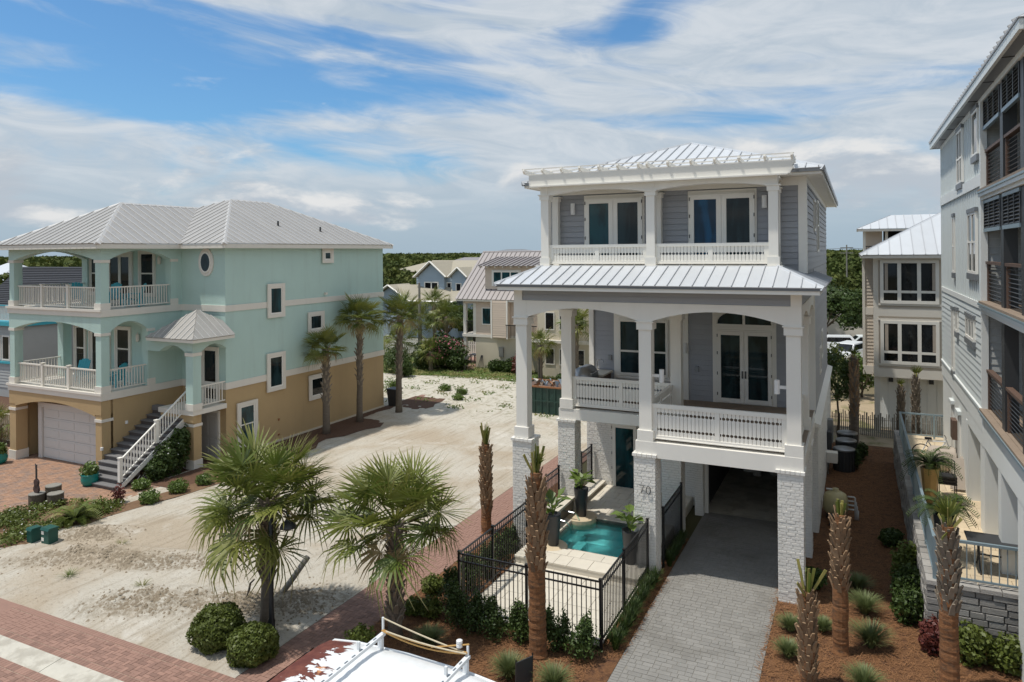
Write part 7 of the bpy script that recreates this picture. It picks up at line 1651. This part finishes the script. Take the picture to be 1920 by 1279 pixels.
# utility poles
def pole(x, y, h, label, arms=1):
    o = root('utility_pole', (x, y, 0), label, 'utility pole', 'utility poles'); MB().tube([(x, y, 0), (x, y, h)], [.14, .09], 8).build('pole', 'log_grey', o)
    for k in range(arms): bx('cross_arm', o, 'log_grey', x - .9, x + .9, y - .06, y + .06, h - .5 - k * .8, h - .38 - k * .8)
    return o
pole(-32.3, 49.5, 6.6, 'weathered utility pole rising behind the outermost palm', 0); p = pole(-1.2, 120, 9.8, 'far utility pole with cross arms standing over the wood', 2)
MB().tube(sag((-40, 121, 9.3), (-1.2, 120, 9.3), .5, 14), .03, 4).build('wire', 'black', p); MB().tube(sag((-1.2, 120, 9.3), (30, 119, 9.3), .5, 14), .03, 4).build('wire', 'black', p); pole(-5.8, 118, 8.6, 'far utility pole left of the one over the wood', 1)
for x, y, h in ((-118, 300, 14), (-90, 310, 13), (-70, 330, 13.5)): pole(x, y, h, 'distant utility pole poking above the skyline wood', 1)
# terrace furniture
z = 1.36
o = root('patio_table', (3.0, 20.2, z), 'dark patio table with curved metal legs on the golden terrace', 'table')
b = MB(); b.box(2.35, 3.7, 19.75, 20.6, z + .70, z + .73); b.build('table_top', 'ac_dark', o)
for sx in (2.6, 3.4):
    for s in (-1, 1): MB().tube([(sx, 20.18 + s * .04, z + .7), (sx, 20.18 + s * .1, z + .5), (sx, 20.18 + s * .08, z + .3), (sx, 20.18 + s * .2, z + .12), (sx, 20.18 + s * .36, z)], .018, 6).build('leg', 'bronze', o, True)
    bx('leg_brace', o, 'bronze', sx - .015, sx + .015, 20.06, 20.3, z + .34, z + .38)
bx('stretcher', o, 'bronze', 2.6, 3.4, 20.165, 20.195, z + .34, z + .37)
for k in range(3):
    zz = z + k * .1; x, y = 2.5, 25.7
    o = root('stacking_chair', (x, y, zz), ('black metal chair at the bottom of the terrace stack', 'black metal chair in the middle of the terrace stack', 'black metal chair on top of the terrace stack')[k], 'chair', 'stacked terrace chairs')
    bx('seat', o, 'black', x - .25, x + .25, y - .25, y + .25, zz + .42, zz + .46)
    for sx in (-.23, .23):
        for sy in (-.23, .23): MB().tube([(x + sx, y + sy, zz), (x + sx, y + sy, zz + (.43 if sy < 0 else .85))], .014, 5).build('leg', 'black', o)
    m = MB().tube([(x - .23, y + .23, zz + .84), (x - .15, y + .25, zz + .9), (x + .15, y + .25, zz + .9), (x + .23, y + .23, zz + .84)], .014, 5); m.build('back_rail', 'black', o)
    for j in range(5): MB().tube([(x - .16 + j * .08, y + .24, zz + .46), (x - .16 + j * .08, y + .25, zz + .89)], .008, 4).build('back_bar', 'black', o)
o = root('folded_lounger', (3.0, 26.6, z), 'folded beige sun lounger with black wheels leaning by the terrace wall', 'lounger')
for k, (dx, tl) in enumerate(((-.1, .35), (.12, .6))): b = MB(); b.solid([(2.75 + dx, 26.35, z + .05), (3.25 + dx, 26.35, z + .05), (3.25 + dx + tl * .2, 26.35 + tl, z + .95), (2.75 + dx + tl * .2, 26.35 + tl, z + .95)], (0, -.05, .03)); b.build('cushion', 'cushion', o)
for x in (2.72, 3.3): MB().tube([(x, 26.2, z + .05), (x + .1, 26.6, z + .7), (x + .16, 26.9, z + 1.05)], .018, 5).build('frame', 'cushion', o)
for x in (3.2, 3.42): MB().tube([(x, 26.25, z + .11), (x + .05, 26.25, z + .11)], .11, 12).build('wheel', 'rubber', o)
o = root('propane_tank', (2.9, 28.3, z), 'large tan horizontal tank lying at the far end of the terrace', 'tank'); MB().tube([(2.15, 28.3, z + .5), (2.2, 28.3, z + .5), (2.35, 28.3, z + .5), (2.95, 28.3, z + .5), (3.0, 28.3, z + .5)], [.15, .34, .42, .42, .4], 16).build('shell', 'cushion', o, True)
for x in (2.35, 2.8): bx('foot', o, 'steel', x, x + .06, 28.05, 28.55, z, z + .2)
o = root('bicycle', (2.55, 29.6, z), 'bicycle with white frame parked at the end of the terrace', 'bicycle')
for x in (2.1, 3.05): t = MB(); t.tube([(x + .3 * math.cos(a), 29.6, z + .32 + .3 * math.sin(a)) for a in [2 * math.pi * k / 18 for k in range(19)]], .02, 5, False); t.build('wheel', 'rubber', o)
for a, b_ in (((2.1, 29.6, z + .32), (2.32, 29.6, z + .8)), ((2.32, 29.6, z + .75), (2.85, 29.6, z + .78)), ((2.32, 29.6, z + .72), (2.55, 29.6, z + .32)), ((2.55, 29.6, z + .32), (2.85, 29.6, z + .76)), ((2.55, 29.6, z + .32), (2.1, 29.6, z + .32)), ((3.05, 29.6, z + .32), (2.84, 29.6, z + .9))): MB().tube([a, b_], .02, 6).build('frame', 'van_white', o)
MB().tube([(2.84, 29.35, z + .95), (2.86, 29.6, z + .92), (2.84, 29.85, z + .95)], .015, 5).build('handlebar', 'black', o); bx('saddle', o, 'black', 2.2, 2.42, 29.53, 29.67, z + .82, z + .88)
# yard things by the beige house, sign near the van
o = root('charcoal_grill', (-27.0, 47.6, 0), 'grey pedestal park grill on the brick patio of the beige house', 'grill'); bx('post', o, 'steel', -27.05, -26.95, 47.55, 47.65, 0, .9); b = MB(); b.solid([(-27.3, 47.4, .9), (-26.7, 47.4, .9), (-26.6, 47.4, 1.15), (-27.4, 47.4, 1.15)], (0, .4, 0)); b.build('box', 'steel', o)
sheet('brick_patio', 'paver_red', rect(-30.5, -26.9, 46.9, 54), .02)
o = root('picnic_table', (-27.5, 51, 0), 'dark picnic table under the beige house', 'table'); bx('table_top', o, 'bronze', -28.3, -26.95, 50.6, 51.4, .72, .78)
for x in (-28.2, -27.1):
    for y in (50.65, 51.3): bx('leg', o, 'bronze', x, x + .08, y, y + .08, 0, .72)
o = root('hose_cage', (-26.2, 48.75, 0), 'dark wire cage leaning at the beige house wall', 'garden frame')
for k in range(5): MB().tube([(-26.5 + k * .14, 48.7, 0), (-26.22 + (k - 2) * .03, 48.95, 1.05)], .02, 5).build('wire', 'bronze', o)
o = root('feeder_pole', (-17.2, 39.4, 0), 'thin black iron pole standing behind the left porch column', 'pole'); MB().tube([(-17.2, 39.4, 0), (-17.2, 39.4, 2.5)], .035, 6).build('pole', 'black', o); MB().tube([(-17.2, 39.4, 2.5), (-17.2, 39.4, 2.7)], [.05, .01], 6).build('finial', 'black', o)
o = root('garden_sign', (-6.15, 13.4, 0), 'small dark framed sign on a stake beside the van', 'sign'); b = MB(); b.solid([(-6.32, 13.12, .12), (-6.12, 13.5, .12), (-6.12, 13.53, .62), (-6.32, 13.15, .62)], (.02, -.012, 0)); b.build('board', 'bronze', o)
for dx, dy in ((-6.32, 13.13), (-6.12, 13.51)): MB().tube([(dx, dy, 0), (dx, dy + .04, .66)], .016, 5).build('stake', 'black', o)
gt = root('side_gate', (-36.2, 20.5, 0), 'cream picket gate left of the mint garage', 'gate'); picket_rail(gt, (-38.5, 20.4), (-34.1, 20.4), .15, 1.45, 'cream_wall', .16, posts=(1.0, 3.2), w=.05)
bn = root('wheelie_bin', (-24.6, 35.0, 0), 'dark grey wheeled bin at the rear corner of the mint house', 'bin'); b = MB(); b.add([(-24.85, 34.7, .05), (-24.35, 34.7, .05), (-24.35, 35.2, .05), (-24.85, 35.2, .05), (-24.92, 34.62, 1.0), (-24.28, 34.62, 1.0), (-24.28, 35.28, 1.0), (-24.92, 35.28, 1.0)], [(3, 2, 1, 0), (4, 5, 6, 7), (0, 1, 5, 4), (1, 2, 6, 5), (2, 3, 7, 6), (3, 0, 4, 7)]); b.build('body', 'ac_dark', bn); bx('lid', bn, 'ac_dark', -24.95, -24.25, 34.58, 35.32, 1.0, 1.06)
for x in (-24.8, -24.4): MB().tube([(x, 35.25, .1), (x + .05, 35.25, .1)], .1, 10).build('wheel', 'rubber', bn)
